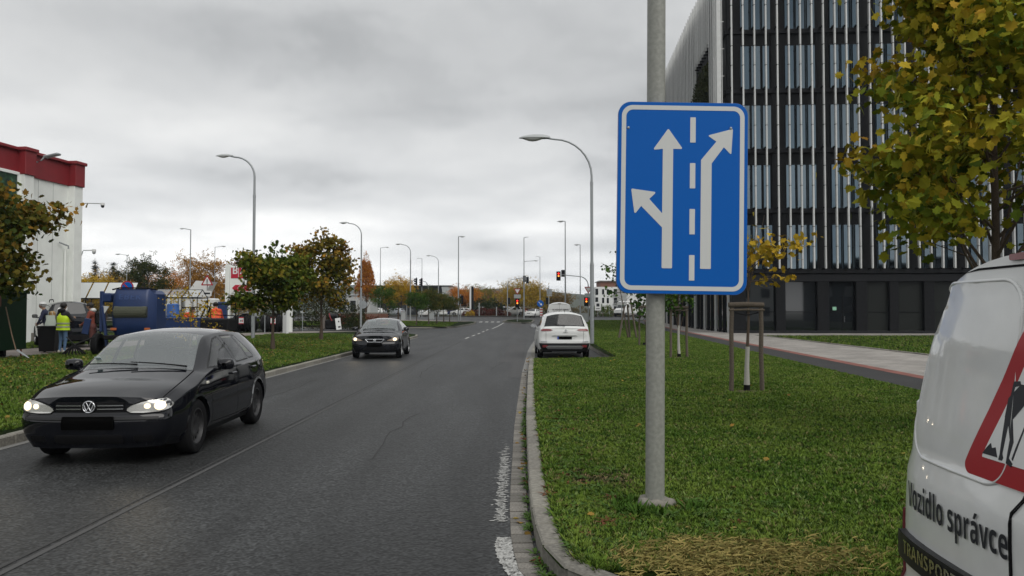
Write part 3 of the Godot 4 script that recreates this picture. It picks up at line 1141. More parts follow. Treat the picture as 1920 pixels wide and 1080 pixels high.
func black_hatchback() -> void:
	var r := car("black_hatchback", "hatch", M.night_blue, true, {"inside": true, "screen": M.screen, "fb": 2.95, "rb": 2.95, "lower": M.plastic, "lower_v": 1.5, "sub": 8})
	var o: Node3D = r[0]
	var L: Loft = r[1]
	tag(o, "black hatchback with round chrome badge and lit oval headlights, nearest car on the road", "car")
	var f := node("front_fittings", o)
	var k0 := o.get_child_count()
	o.remove_child(f)
	f.free()
	# grille, bars and emblem
	face_plate(o, "grille", L, true, box2(-.36, .36, .585, .695, .02), M.black, 0.006)
	for y in [.615, .652]:
		for sg in [-1, 1]:
			face_plate(o, "grille_bar", L, true, box2(minf(sg * .085, sg * .35), maxf(sg * .085, sg * .35), y, y + .012, .004), M.chrome, 0.016)
	var em := node("emblem", o)
	var b := MB.new()
	plate(b, circle(0, .645, .068, .066), func(p: Vector2) -> Vector3: return L.cap(true, p.x, p.y), Vector3(0, 0, -1), 0.0, 0.02, 0.03)
	put("emblem_disc", b, M.plastic, em)
	b = MB.new()
	var ring := []
	for k in 25: ring.append(L.cap(true, .062 * cos(TAU * k / 24), .645 + .06 * sin(TAU * k / 24)) + Vector3(0, 0, -.022))
	b.tube(ring, [0.009], 6, false)
	for line in [[-.026, .693, -.006, .652], [-.006, .652, .006, .652], [.006, .652, .026, .693], [-.052, .672, -.024, .598], [-.024, .598, 0, .642], [0, .642, .024, .598], [.024, .598, .052, .672]]:
		b.tube([L.cap(true, line[0], line[1]) + Vector3(0, 0, -.024), L.cap(true, line[2], line[3]) + Vector3(0, 0, -.024)], [0.008], 5)
	put("emblem_letters", b, M.chrome, em)
	headlamp(o, L, P2([.375, .60, .42, .572, .55, .568, .70, .578, .775, .60, .80, .645, .785, .69, .745, .712, .66, .715, .53, .695, .43, .66, .385, .63]), [Vector3(.70, .645, .05), Vector3(.585, .645, .03)], 0.12, M.reflector)
	face_plate(o, "number_plate", L, true, box2(-.27, .27, .41, .53, .01), M.blank_plate, 0.022)
	face_plate(o, "lower_intake", L, true, box2(-.36, .36, .25, .35, .03), M.black, 0.004)
	for sg in [-1.0, 1.0]:
		face_plate(o, "fog_lamp", L, true, box2(minf(sg * .46, sg * .64), maxf(sg * .46, sg * .64), .27, .34, .02), M.black, 0.004)
		var bl := MB.new()
		bl.box(L.side(1.20, .80, sg), Vector3(.02, .035, .075), .008)
		put("indicator", bl, M.clear_lamp, o)
		var bs := MB.new()
		seam(bs, L, [Vector2(.30, .545), Vector2(.62, .56)], sg, .006)
		put("bumper_joint", bs, M.black, o)
	face_plate(o, "bumper_strip", L, true, box2(-.7, .7, .505, .53, .01), M.trim, 0.012)
	# bonnet line, wipers, inspection sticker
	var w := MB.new()
	for sg in [-1.0, 1.0]:
		var prev := Vector3.ZERO
		for k in 15:
			var s := .30 + .95 * k / 14.0
			var q := L.sec(s)
			var p := L.over(q, .97)
			p = Vector3(sg * p.x, p.y + .003, p.z)
			if k > 0: w.tube([prev, p], [.005], 4)
			prev = p
	put("bonnet_seam", w, M.black, o)
	for wx in [[-.60, .06], [-.02, .60]]:
		var wb := MB.new()
		var path := []
		for k in 6:
			var x: float = lerpf(wx[0], wx[1], k / 5.0)
			path.append(L.over(L.sec(1.30), absf(x) / .695) * Vector3(signf(x) if x != 0.0 else 1.0, 1, 1) + Vector3(0, .022 + .006 * k, -.01))
		wb.tube(path, [.012, .009, .009, .008, .007], 5)
		put("wiper", wb, M.black, o)
	var stk := MB.new()
	var q2 := L.sec(1.45)
	var sp := L.over(q2, .82)
	stk.box(Vector3(sp.x, sp.y + .012, sp.z), Vector3(.07, .006, .07), 0, Basis(Vector3.RIGHT, .55))
	put("windscreen_sticker", stk, M.sticker, o)
	# tail
	tail_lamps(o, L, P2([.56, .66, .80, .66, .80, .90, .62, .90]), M.red_lamp)
	face_plate(o, "rear_number_plate", L, false, box2(-.26, .26, .66, .77), M.blank_plate, 0.012)
	shift_new(o, L, k0)
	o.position = Vector3(-4.61, 0, -10.45)
	o.rotation.y = PI + 0.045


# parts added in the body's own measure are moved back with it
func shift_new(o: Node3D, L: Loft, from: int) -> void:
	var h := L.ss[L.ss.size() - 1] * 0.5
	for i in range(from - 1, o.get_child_count()):
		if i < 0: continue
		o.get_child(i).position.z -= h


func dark_small_car() -> void:
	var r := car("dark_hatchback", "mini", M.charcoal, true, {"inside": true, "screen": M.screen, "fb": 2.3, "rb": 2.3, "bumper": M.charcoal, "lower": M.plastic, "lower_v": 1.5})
	var o: Node3D = r[0]
	var L: Loft = r[1]
	var k0 := o.get_child_count() + 1
	tag(o, "charcoal small car with trapezoid chrome-edged grille, second oncoming car, beside the left verge", "car")
	var gp := P2([-.34, .70, -.24, .60, .24, .60, .34, .70])
	face_plate(o, "grille", L, true, gp, M.black, 0.006)
	var b := MB.new()
	for k in 4:
		var a := gp[k]
		var c := gp[(k + 1) % 4]
		b.tube([L.cap(true, a.x, a.y) + Vector3(0, 0, -.012), L.cap(true, (a.x + c.x) / 2, (a.y + c.y) / 2) + Vector3(0, 0, -.012), L.cap(true, c.x, c.y) + Vector3(0, 0, -.012)], [.014], 6)
	put("grille_surround", b, M.chrome, o)
	b = MB.new()
	for line in [[-.045, .675, .045, .688], [-.045, .655, .045, .655], [-.045, .632, .045, .62], [-.045, .675, -.045, .655], [.045, .655, .045, .632]]:
		b.tube([L.cap(true, line[0], line[1]) + Vector3(0, 0, -.03), L.cap(true, line[2], line[3]) + Vector3(0, 0, -.03)], [.012], 5)
	put("emblem", b, M.chrome, o)
	headlamp(o, L, P2([.40, .655, .62, .63, .80, .66, .83, .73, .80, .775, .60, .735]), [Vector3(.70, .70, .062)], 0.12, M.amber_reflector)
	face_plate(o, "number_plate", L, true, box2(-.27, .27, .44, .56), M.blank_plate, 0.022)
	face_plate(o, "lower_intake", L, true, P2([-.5, .28, .5, .28, .36, .42, -.36, .42]), M.black, 0.006)
	for sg in [-1.0, 1.0]:
		face_plate(o, "fog_lamp_slot", L, true, P2([sg * .52, .46, sg * .78, .52, sg * .78, .545, sg * .52, .49]) if sg > 0 else P2([sg * .52, .49, sg * .78, .545, sg * .78, .52, sg * .52, .46]), M.trim, 0.01)
		face_plate(o, "side_intake", L, true, box2(minf(sg * .56, sg * .76), maxf(sg * .56, sg * .76), .30, .42, .02), M.black, 0.005)
	var w := MB.new()
	for sg in [-1.0, 1.0]:
		for t in [.96, .42]:
			var prev := Vector3.ZERO
			for k in 12:
				var p := L.over(L.sec(.32 + .86 * k / 11.0), t - (.0 if t > .9 else .012 * (11 - k)))
				p = Vector3(sg * p.x, p.y + .002, p.z)
				if k > 0: w.tube([prev, p], [.005], 4)
				prev = p
	put("bonnet_crease", w, M.charcoal, o)
	var bw := MB.new()
	bw.tube([L.over(L.sec(1.24), .8) * Vector3(-1, 1, 1) + Vector3(0, .02, 0), L.over(L.sec(1.24), .0) + Vector3(0, .03, 0), L.over(L.sec(1.24), .8) + Vector3(0, .02, 0)], [.012], 5)
	put("wiper", bw, M.black, o)
	var sb := MB.new()
	sb.box(Vector3(.36, 1.335, 1.86), Vector3(.3, .05, .01), 0, Basis(Vector3.RIGHT, -.9))
	put("sun_strip", sb, M.sticker, o)
	tail_lamps(o, L, P2([.5, .78, .78, .78, .78, .93, .5, .93]), M.red_lamp)
	shift_new(o, L, k0)
	o.position = Vector3(-4.95, 0, -30.1)
	o.rotation.y = PI + 0.03


func white_crossover() -> void:
	var r := car("white_crossover", "crossover", M.white_paint, true, {"inside": true, "bumper": M.trim, "lower": M.trim, "back_glass": M.back_tint, "glass": M.back_tint, "lower_v": 1.6})
	var o: Node3D = r[0]
	var L: Loft = r[1]
	var k0 := o.get_child_count() + 1
	tag(o, "white family car seen from behind in the parking bay, dark rear window, silver skid plate", "car")
	# rear lamps reaching into the tailgate, plate, skid plate
	tail_lamps(o, L, P2([.42, 1.025, .50, .995, .80, .985, .86, 1.0, .86, 1.06, .62, 1.07, .50, 1.06]), M.red_lamp)
	face_plate(o, "number_plate", L, false, box2(-.21, .25, .70, .80), M.blank_plate, 0.02)
	face_plate(o, "plate_blue_band", L, false, box2(-.26, -.212, .70, .80), M.band_blue, 0.02)
	face_plate(o, "tailgate_ledge", L, false, P2([-.44, .835, .44, .835, .40, .865, -.40, .865]), M.white_paint, 0.035)
	face_plate(o, "skid_plate", L, false, P2([-.60, .36, .60, .36, .66, .44, .56, .475, -.56, .475, -.66, .44]), M.alloy, 0.012)
	for sg in [-1.0, 1.0]:
		face_plate(o, "reflector", L, false, box2(minf(sg * .60, sg * .78), maxf(sg * .60, sg * .78), .42, .50, .02), M.red_lamp, 0.012)
		face_plate(o, "bumper_corner", L, false, box2(minf(sg * .62, sg * .84), maxf(sg * .62, sg * .84), .60, .635, .015), M.alloy, 0.012)
		var ln := MB.new()
		plate(ln, box2(sg * .66 - .004, sg * .66 + .004, .62, .98, .002), func(p: Vector2) -> Vector3: return L.cap(false, p.x, p.y), Vector3(0, 0, 1), 0.0, 0.002, 0.08)
		put("tailgate_seam", ln, M.black, o)
	var em := MB.new()
	var c0 := L.cap(false, .04, 1.0) + Vector3(0, 0, .012)
	for line in [[0, .05, .035, 0], [.035, 0, 0, -.05], [0, -.05, -.035, 0], [-.035, 0, 0, .05]]:
		em.tube([c0 + Vector3(line[0], line[1], 0), c0 + Vector3(line[2], line[3], 0)], [.009], 5)
	put("emblem", em, M.chrome, o)
	letters("ESPACE", .035, M.chrome, o, func(p: Vector2) -> Vector3: return L.cap(false, -.06 + p.x, .905 + p.y), Vector3(0, 0, 1), .008, "model_lettering")
	var w := MB.new()
	w.tube([Vector3(0, 1.16, 4.86), Vector3(-.2, 1.2, 4.83), Vector3(-.36, 1.22, 4.80)], [.012], 5)
	put("rear_wiper", w, M.black, o)
	var an := MB.new()
	an.tube([Vector3(.04, 1.66, 4.2), Vector3(.04, 1.74, 4.32)], [.012, .006], 5)
	put("aerial", an, M.black, o)
	var tow := MB.new()
	tow.box(Vector3(0, .26, 4.75), Vector3(.9, .03, .04), .01)
	put("tow_bar", tow, M.galv, o)
	headlamp(o, L, P2([.5, .76, .80, .78, .84, .86, .55, .84]), [], 0.0, M.reflector)
	shift_new(o, L, k0)
	o.position = Vector3(1.86, 0.01, -30.4)
	o.rotation.y = 0.0


func white_panel_van() -> void:
	var r := car("white_panel_van", "van", M.white_paint, true, {"glass": M.tint, "sub": 4})
	var o: Node3D = r[0]
	var L: Loft = r[1]
	var k0 := o.get_child_count() + 1
	tag(o, "white high-roofed panel van seen from behind with dark lettering on its rear doors", "van")
	var b := MB.new()
	for x in [-.87, 0.0, .87]: plate(b, box2(x - .006, x + .006, .62, 2.32, .003), func(p: Vector2) -> Vector3: return L.cap(false, p.x, p.y), Vector3(0, 0, 1), 0, .003, .2)
	plate(b, box2(-.87, .87, 2.31, 2.322, .003), func(p: Vector2) -> Vector3: return L.cap(false, p.x, p.y), Vector3(0, 0, 1), 0, .003, .2)
	plate(b, box2(-.87, .87, 1.9, 1.912, .003), func(p: Vector2) -> Vector3: return L.cap(false, p.x, p.y), Vector3(0, 0, 1), 0, .003, .2)
	put("rear_door_seam", b, M.black, o)
	face_plate(o, "brake_light", L, false, box2(-.13, .13, 2.35, 2.39), M.black, .015)
	letters("HLINÍKOVÝ SERVIS", .13, M.black, o, func(p: Vector2) -> Vector3: return L.cap(false, -.58 + p.x, 1.76 + p.y), Vector3(0, 0, 1), .006, "lettering", true, .84)
	letters("ROZVÁŽKA", .11, M.black, o, func(p: Vector2) -> Vector3: return L.cap(false, -.5 + p.x, 1.58 + p.y), Vector3(0, 0, 1), .006, "lettering", true, .95)
	tail_lamps(o, L, P2([.9, .75, .99, .75, .97, 1.25, .9, 1.25]), M.red_lamp)
	for sg in [-1.0, 1.0]: face_plate(o, "hinge", L, false, box2(sg * .9 - .03, sg * .9 + .03, 1.7, 1.76), M.trim, .02)
	shift_new(o, L, k0)
	o.position = Vector3(4.05, 0.01, -67.5)
	o.rotation.y = -0.06


func works_van() -> void:
	var r := car("works_van", "works_van", M.van_white, true, {"sub": 7, "glass": M.tint})
	var o: Node3D = r[0]
	var L: Loft = r[1]
	var k0 := o.get_child_count() + 1
	tag(o, "white works van at the right edge, its rear doors carrying a red roadworks triangle", "van")
	var f := func(p: Vector2) -> Vector3: return L.cap(false, p.x, p.y)
	var out := Vector3(0, 0.05, 1).normalized()
	# upper door panels stand a little proud, with a soft ledge under them
	for sg in [-1.0, 1.0]:
		var raw := P2([sg * .05, 1.06, sg * .80, 1.06, sg * .63, 1.77, sg * .05, 1.77])
		var pl: PackedVector2Array = soften(raw, .13)
		var b := MB.new()
		plate(b, pl, f, out, -0.01, 0.006, .05)
		put("door_panel", b, M.van_white, o)
		var e := MB.new()
		for k in pl.size():
			var a := pl[k]
			var c := pl[(k + 1) % pl.size()]
			e.tube([f.call(a) + out * .002, f.call(a.lerp(c, .5)) + out * .002, f.call(c) + out * .002], [.008], 6, false)
		put("panel_edge", e, M.van_white, o)
		var hb := MB.new()
		hb.box(L.side(4.80, 1.23, sg) + Vector3(sg * .012, 0, .0), Vector3(.03, .09, .05), .01)
		put("hinge", hb, M.van_white, o)
	var sm := MB.new()
	plate(sm, P2([.016, .55, .024, .55, .024, 1.0, .056, 1.06, .056, 1.80, .048, 1.80, .048, 1.062, .016, 1.003]), f, out, 0, .0075, .06)
	plate(sm, box2(-.84, .84, 1.812, 1.82, .003), f, out, 0, .003, .1)
	put("rear_door_seam", sm, M.black, o)
	# roadworks triangle: red border, white field, the digging figure
	var tri := func(cx: float, y0: float, side: float, rad: float) -> PackedVector2Array:
		var h := side * .866
		var raw := P2([cx - side / 2, y0, cx + side / 2, y0, cx, y0 + h])
		return soften(raw, rad)
	var sgn := node("roadworks_sticker", o)
	var b2 := MB.new()
	plate(b2, tri.call(.04, 1.075, .72, .03), f, out, 0.0, .0085, .04)
	put("red_border", b2, M.sign_red, sgn)
	b2 = MB.new()
	plate(b2, tri.call(.04, 1.148, .468, .004), f, out, 0.0, .0095, .04)
	put("white_field", b2, M.sign_white, sgn)
	b2 = MB.new()
	for pg in [
		P2([-0.190, 1.161, -0.103, 1.161, -0.117, 1.193, -0.137, 1.187, -0.145, 1.203, -0.165, 1.187]),
		P2([-0.097, 1.155, -0.077, 1.155, -0.071, 1.165, -0.077, 1.177, -0.059, 1.295, -0.083, 1.310, -0.091, 1.175]),
		P2([-0.055, 1.151, -0.027, 1.143, -0.020, 1.155, -0.041, 1.170, -0.025, 1.225, -0.045, 1.310, -0.075, 1.315, -0.045, 1.230]),
		P2([-0.085, 1.300, -0.040, 1.300, 0.030, 1.370, 0.015, 1.415, -0.015, 1.417, -0.075, 1.365]),
		P2([-0.075, 1.325, -0.063, 1.325, -0.045, 1.405, -0.015, 1.413, -0.020, 1.427, -0.053, 1.423])]:
		plate(b2, pg, f, out, 0.0, .0105, .04)
	plate(b2, circle(.03, 1.423, .027, .027, 14), f, out, 0.0, .0105, .04)
	plate(b2, P2([0.055, 1.365, 0.061, 1.370, -0.020, 1.165, -0.027, 1.170]), f, out, 0.0, .0105, .04)
	put("digging_figure", b2, M.ink, sgn)
	letters("Vozidlo správce", .10, M.ink, o, func(p: Vector2) -> Vector3: return L.cap(false, -.745 + p.x, .815 + p.y), Vector3(0, 0, 1), .006, "lettering", true, .735)
	# handle bar with chrome lettering, number plate, lamps, bumper, brake light
	face_plate(o, "handle_strip", L, false, box2(-.83, .5, .62, .73, .012), M.trim, .03)
	letters("TRANSPORTER", .055, M.chrome, o, func(p: Vector2) -> Vector3: return L.cap(false, -.72 + p.x, .64 + p.y), Vector3(0, 0, 1), .036, "model_lettering", true, 1.1)
	face_plate(o, "number_plate", L, false, box2(-.60, -.08, .48, .595), M.sign_white, .014)
	face_plate(o, "plate_blue_band", L, false, box2(-.60, -.555, .482, .593), M.band_blue, .016)
	tail_lamps(o, L, P2([.885, .42, .94, .42, .935, .80, .885, .80]), M.red_lamp, .012)
	face_plate(o, "brake_light", L, false, box2(-.14, .14, 1.835, 1.86), M.red_lamp, .012)
	for x in [[.35, 1.79]]:
		var p: Vector3 = f.call(Vector2(x[0], x[1]))
		var rb := MB.new()
		rb.box(p, Vector3(.05, .02, .02), .006)
		put("door_stop", rb, M.van_white, o)
	shift_new(o, L, k0)
	o.rotation.y = -PI / 2 - 0.0
	o.position = Vector3(4.20, 0, -2.6)


func materials() -> void:
	M.black = mat(.009, .009, .010, .6)
	M.black.metallic_specular = .2
	M.tyre = noisy(.013, .013, .014, .4, 6.0, .85)
	M.tyre.metallic_specular = .2
	M.trim = mat(.013, .0135, .0145, .45)
	M.trim.metallic_specular = .35
	M.plastic = mat(.008, .0085, .010, .42)
	M.plastic.metallic_specular = .3
	M.dash = mat(.03, .03, .032, .7)
	M.seat = noisy(.05, .05, .055, .4, 8.0, .9)
	M.chrome = mat(.62, .63, .65, .18, 1.0)
	M.alloy = mat(.45, .46, .47, .35, .9)
	M.steel_rim = mat(.03, .03, .032, .5, .3)
	M.galv = noisy(.30, .32, .33, .25, 2.0, .5)
	M.galv.metallic = .3
	M.night_blue = mat(.004, .0045, .007, .35)
	M.night_blue.clearcoat_enabled = true
	M.night_blue.specular_mode = BaseMaterial3D.SPECULAR_DISABLED
	M.night_blue.clearcoat = 1.0
	M.night_blue.clearcoat_roughness = .03
	M.charcoal = mat(.007, .008, .011, .3)
	M.charcoal.specular_mode = BaseMaterial3D.SPECULAR_DISABLED
	M.charcoal.clearcoat_enabled = true
	M.charcoal.clearcoat = 1.0
	M.charcoal.clearcoat_roughness = .06
	M.white_paint = mat(.62, .63, .62, .35)
	M.white_paint.clearcoat_enabled = true
	M.white_paint.clearcoat = .6
	M.white_paint.clearcoat_roughness = .07
	M.tint = glass(.02, .03, .03, .18)
	M.back_tint = glass(.008, .010, .011, .82)
	M.screen = glass(.30, .33, .34, .34)  # pale grey in the glass colour stands in for the sky's reflection
	M.headlight = glow(1.0, .84, .58, 1.25)
	M.reflector = mat(.72, .71, .68, .25, .75)
	M.amber_reflector = mat(.42, .33, .26, .3, .5)
	M.clear_lamp = mat(.7, .68, .6, .2)
	M.red_lamp = mat(.16, .008, .012, .15)
	M.red_lamp.clearcoat_enabled = true
	M.blank_plate = mat(.003, .003, .003, .8)
	M.blank_plate.specular_mode = BaseMaterial3D.SPECULAR_DISABLED
	M.band_blue = mat(.02, .06, .35, .5)
	M.sticker = mat(.45, .55, .55, .6)
	M.sign_red = mat(.33, .012, .018, .45)
	M.sign_white = mat(.66, .67, .66, .45)
	M.ink = mat(.012, .014, .02, .5)
	M.gutter = noisy(.17, .168, .16, .5, 2.0, .9, 0.0, .06, 9)
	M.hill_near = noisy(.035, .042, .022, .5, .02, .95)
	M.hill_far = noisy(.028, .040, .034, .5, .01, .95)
	M.joint = mat(.052, .052, .052, .85)
	M.crack = mat(.03, .03, .03, .9)
	M.patch = noisy(.045, .045, .046, .4, 1.2, .85)
	M.bark = noisy(.085, .062, .045, .55, 5.0, .95, .5, .05, 21)
	M.whitewash = noisy(.42, .41, .37, .7, 5.0, .95, 0, .07, 22)
	M.leaf = tintable(.75, .5)
	M.blade = tintable(.8, .35)
	M.leaf.metallic_specular = .2
	M.blade.metallic_specular = .2
	M.lamp_grey = mat(.36, .38, .38, .5)
	M.lamp_glass = mat(.55, .56, .54, .15)
	M.signal_black = mat(.009, .010, .013, .55)
	M.signal_black.metallic_specular = .25
	M.lens_red = mat(.08, .008, .008, .2)
	M.lens_amber = mat(.10, .05, .008, .2)
	M.lens_green = mat(.008, .06, .04, .2)
	M.lens_red_on = glow(1.0, .04, .03, 1.3)
	M.lens_amber_on = glow(1.0, .42, .08, .9)
	M.sign_blue = mat(.003, .095, .39, .45)
	M.sign_blue.metallic_specular = .25
	M.sign_film = mat(.52, .53, .52, .55)
	M.sign_rim = mat(.05, .11, .32, .4, .3)
	M.post_paint = noisy(.235, .24, .215, .4, 1.6, .55, 0.0, .05, 25)
	M.old_wood = noisy(.105, .085, .065, .65, 3.0, .95, .4, .05, 26)
	M.earth = noisy(.09, .065, .04, .5, 4.0, 1.0, 0, .05, 27)
	M.office_dark = noisy(.009, .0095, .011, .3, .3, .5, 0, .03, 30)
	M.office_band = noisy(.019, .0195, .022, .25, .4, .55, 0, .03, 31)
	M.office_pier = noisy(.012, .0125, .014, .3, .4, .5, 0, .03, 32)
	var og := []
	for q in [[.125, .165, .195], [.10, .138, .168], [.145, .182, .208]]:
		var g := mat(q[0], q[1], q[2], .03, 1.0)
		og.append(g)
	M.office_glass = og
	M.shop_glass = mat(.010, .012, .014, .03)
	M.shop_glass.metallic_specular = .7
	M.grey_glass = mat(.022, .024, .023, .15)
	var fins := []
	for q in [.54, .58, .51]:
		var f := noisy(q * .98, q, q * .99, .16, .35, .42, 0, .03, 33)
		f.metallic_specular = .4
		fins.append(f)
	M.fin = fins
	M.exit_green = mat(.25, .5, .35, .6)
	M.store_white = noisy(.74, .76, .73, .14, .22, .7, 0, .02, 34)
	M.store_joint = noisy(.42, .43, .42, .2, .5, .8, 0, .03, 35)
	M.store_red = noisy(.20, .013, .018, .2, .3, .55, 0, .02, 36)
	M.pylon_red = mat(.42, .01, .035, .5)
	M.brick_brown = noisy(.17, .075, .05, .5, 1.5, .9, 0, .05, 37)
	M.showroom_dark = noisy(.016, .017, .019, .3, .3, .6, 0, .03, 38)
	M.skip_green = noisy(.006, .022, .009, .4, 1.0, .6, 0, .04, 39)
	M.rust = noisy(.14, .05, .03, .5, 4.0, .9, 0, .05, 40)
	M.tool_wood = noisy(.20, .14, .09, .4, 5.0, .8, 0, .05, 41)
	M.bin_black = noisy(.013, .013, .014, .3, 2.0, .55, 0, .04, 42)
	M.bag_white = mat(.5, .56, .5, .6)
	M.machine_blue = noisy(.013, .032, .105, .25, .8, .45, 0, .04, 43)
	M.machine_blue_light = mat(.028, .06, .17, .5)
	M.drum_grey = mat(.16, .17, .12, .7)
	M.drum_blue = mat(.03, .10, .32, .5)
	M.amber_lamp = mat(.40, .10, .02, .3)
	M.sheet_white = mat(.52, .54, .53, .4)
	M.sheet_dim = glass(.3, .33, .33, .35)
	M.dark_glass = mat(.012, .014, .016, .05)
	M.silver_paint = mat(.30, .32, .34, .35, .4)
	M.blue_paint = mat(.012, .025, .10, .3)
	M.red_paint = mat(.30, .012, .016, .3)
	# the poster's print: out-of-focus foliage
	M.poster = mat(1, 1, 1, .5)
	var pt := NoiseTexture2D.new()
	pt.width = 256; pt.height = 256
	pt.generate_mipmaps = false
	var pn := FastNoiseLite.new()
	pn.seed = 12
	pn.frequency = .05
	pn.noise_type = FastNoiseLite.TYPE_CELLULAR
	pn.fractal_octaves = 3
	pt.noise = pn
	var pg := Gradient.new()
	pg.set_color(0, Color(.04, .10, .06))
	pg.set_color(1, Color(.34, .50, .36))
	pg.add_point(.55, Color(.10, .24, .15))
	pt.color_ramp = pg
	M.poster.albedo_texture = pt
	M.poster.uv1_triplanar = true
	M.poster.uv1_scale = Vector3.ONE * .3
	M.cloth = tintable(.85)
	M.hair = mat(.014, .011, .010, .7)
	M.hi_vis = mat(.55, .78, .02, .6)
	M.hi_orange = mat(.85, .10, .03, .6)
	M.reflective = mat(.35, .37, .30, .4)
	M.tan_bag = mat(.32, .19, .07, .7)
	M.drum_dark = mat(.035, .038, .028, .7)
	M.van_white = noisy(.62, .63, .62, .10, .7, .3, 0, .03, 61)
	M.van_white.clearcoat_enabled = true
	M.van_white.clearcoat = .7
	M.van_white.clearcoat_roughness = .05
	for q in [M.office_dark, M.office_band, M.office_pier, M.showroom_dark, M.bin_black, M.skip_green]: q.metallic_specular = .22


# ---------- the setting ----------
const RIGHT := [3.0, .95, 4.2, .62, 4.6, .38, 4.96, .228, 5.4, .185, 5.92, .16, 6.73, .15, 7.8, .158, 9.28, .176, 11.4, .20, 15, .28, 21.5, .436, 26, .58, 35.5, .89, 45, 1.4, 55, 2.0, 66, 2.9, 76, 3.6, 90, 4.7, 100, 6.2]


func speckle(size: int, base: float, amp: float, dots: float, seeded: int) -> ImageTexture:
	var im := Image.create(size, size, false, Image.FORMAT_RGB8)
	var r := RandomNumberGenerator.new()
	r.seed = seeded
	for y in size:
		for x in size:
			var v := base + r.randf_range(-amp, amp)
			if r.randf() < dots: v += r.randf_range(-amp * 2.5, amp * 3.0)
			v = clampf(v, 0.02, 1.0)
			im.set_pixel(x, y, Color(v, v * 1.005, v * 1.01))
	return ImageTexture.create_from_image(im)


func patches(lo: float, hi: float, freq: float, seeded: int) -> NoiseTexture2D:
	var t := NoiseTexture2D.new()
	t.width = 256
	t.height = 256
	t.seamless = true
	t.generate_mipmaps = false
	var f := FastNoiseLite.new()
	f.seed = seeded
	f.frequency = freq
	f.fractal_octaves = 5
	t.noise = f
	var g := Gradient.new()
	g.set_color(0, Color(lo, lo, lo))
	g.set_color(1, Color(hi, hi, hi))
	t.color_ramp = g
	return t


func ground_mat(r: float, g: float, b: float, fine: Texture2D, fine_m: float, big: Texture2D, big_m: float, rough: float) -> StandardMaterial3D:
	var m := mat(r, g, b, rough)
	m.albedo_texture = fine
	m.uv1_scale = Vector3.ONE / fine_m
	m.detail_enabled = true
	m.detail_blend_mode = BaseMaterial3D.BLEND_MODE_MUL
	m.detail_albedo = big
	m.detail_uv_layer = BaseMaterial3D.DETAIL_UV_2
	m.uv2_scale = Vector3.ONE / big_m
	return m


func kerb_line(parent: Node3D, pts: Array, h: Callable, inward: float, wide: float, high: float, step: float, mats: Array, called := "kerb_stone", gap := 0.012) -> void:
	# pts: Vector2(x, z) along the road edge; stones stand on the inward side (sign)
	var acc := 0.0
	var cur: Vector2 = pts[0]
	var i := 1
	var shapes := {}
	while i < pts.size():
		var left := step
		var p := cur
		while i < pts.size() and left > 0.0:
			var d: float = p.distance_to(pts[i])
			if d <= left:
				left -= d
				p = pts[i]
				i += 1
			else:
				p = p.move_toward(pts[i], left)
				left = 0.0
		var len := cur.distance_to(p)
		if len > step * 0.3:
			var key := snappedf(len, 0.02)
			if not shapes.has(key):
				var b := MB.new()
				b.box(Vector3.ZERO, Vector3(wide, high + 0.2, len - gap), minf(0.014, high * 0.3))
				shapes[key] = b.mesh()
			var mid := (cur + p) * 0.5
			var dir := (p - cur).normalized()
			var nrm := Vector2(dir.y, -dir.x) * inward
			mid += nrm * wide * 0.5
			var o := put(called, shapes[key], mats[rng.randi() % mats.size()], parent, Vector3(mid.x, h.call(mid.x, mid.y) + high * 0.5 - 0.1 + rng.randf_range(-0.004, 0.004), mid.y))
			o.rotation = Vector3(rng.randf_range(-.004, .004), atan2(dir.x, dir.y) + rng.randf_range(-.008, .008), 0)
		cur = p


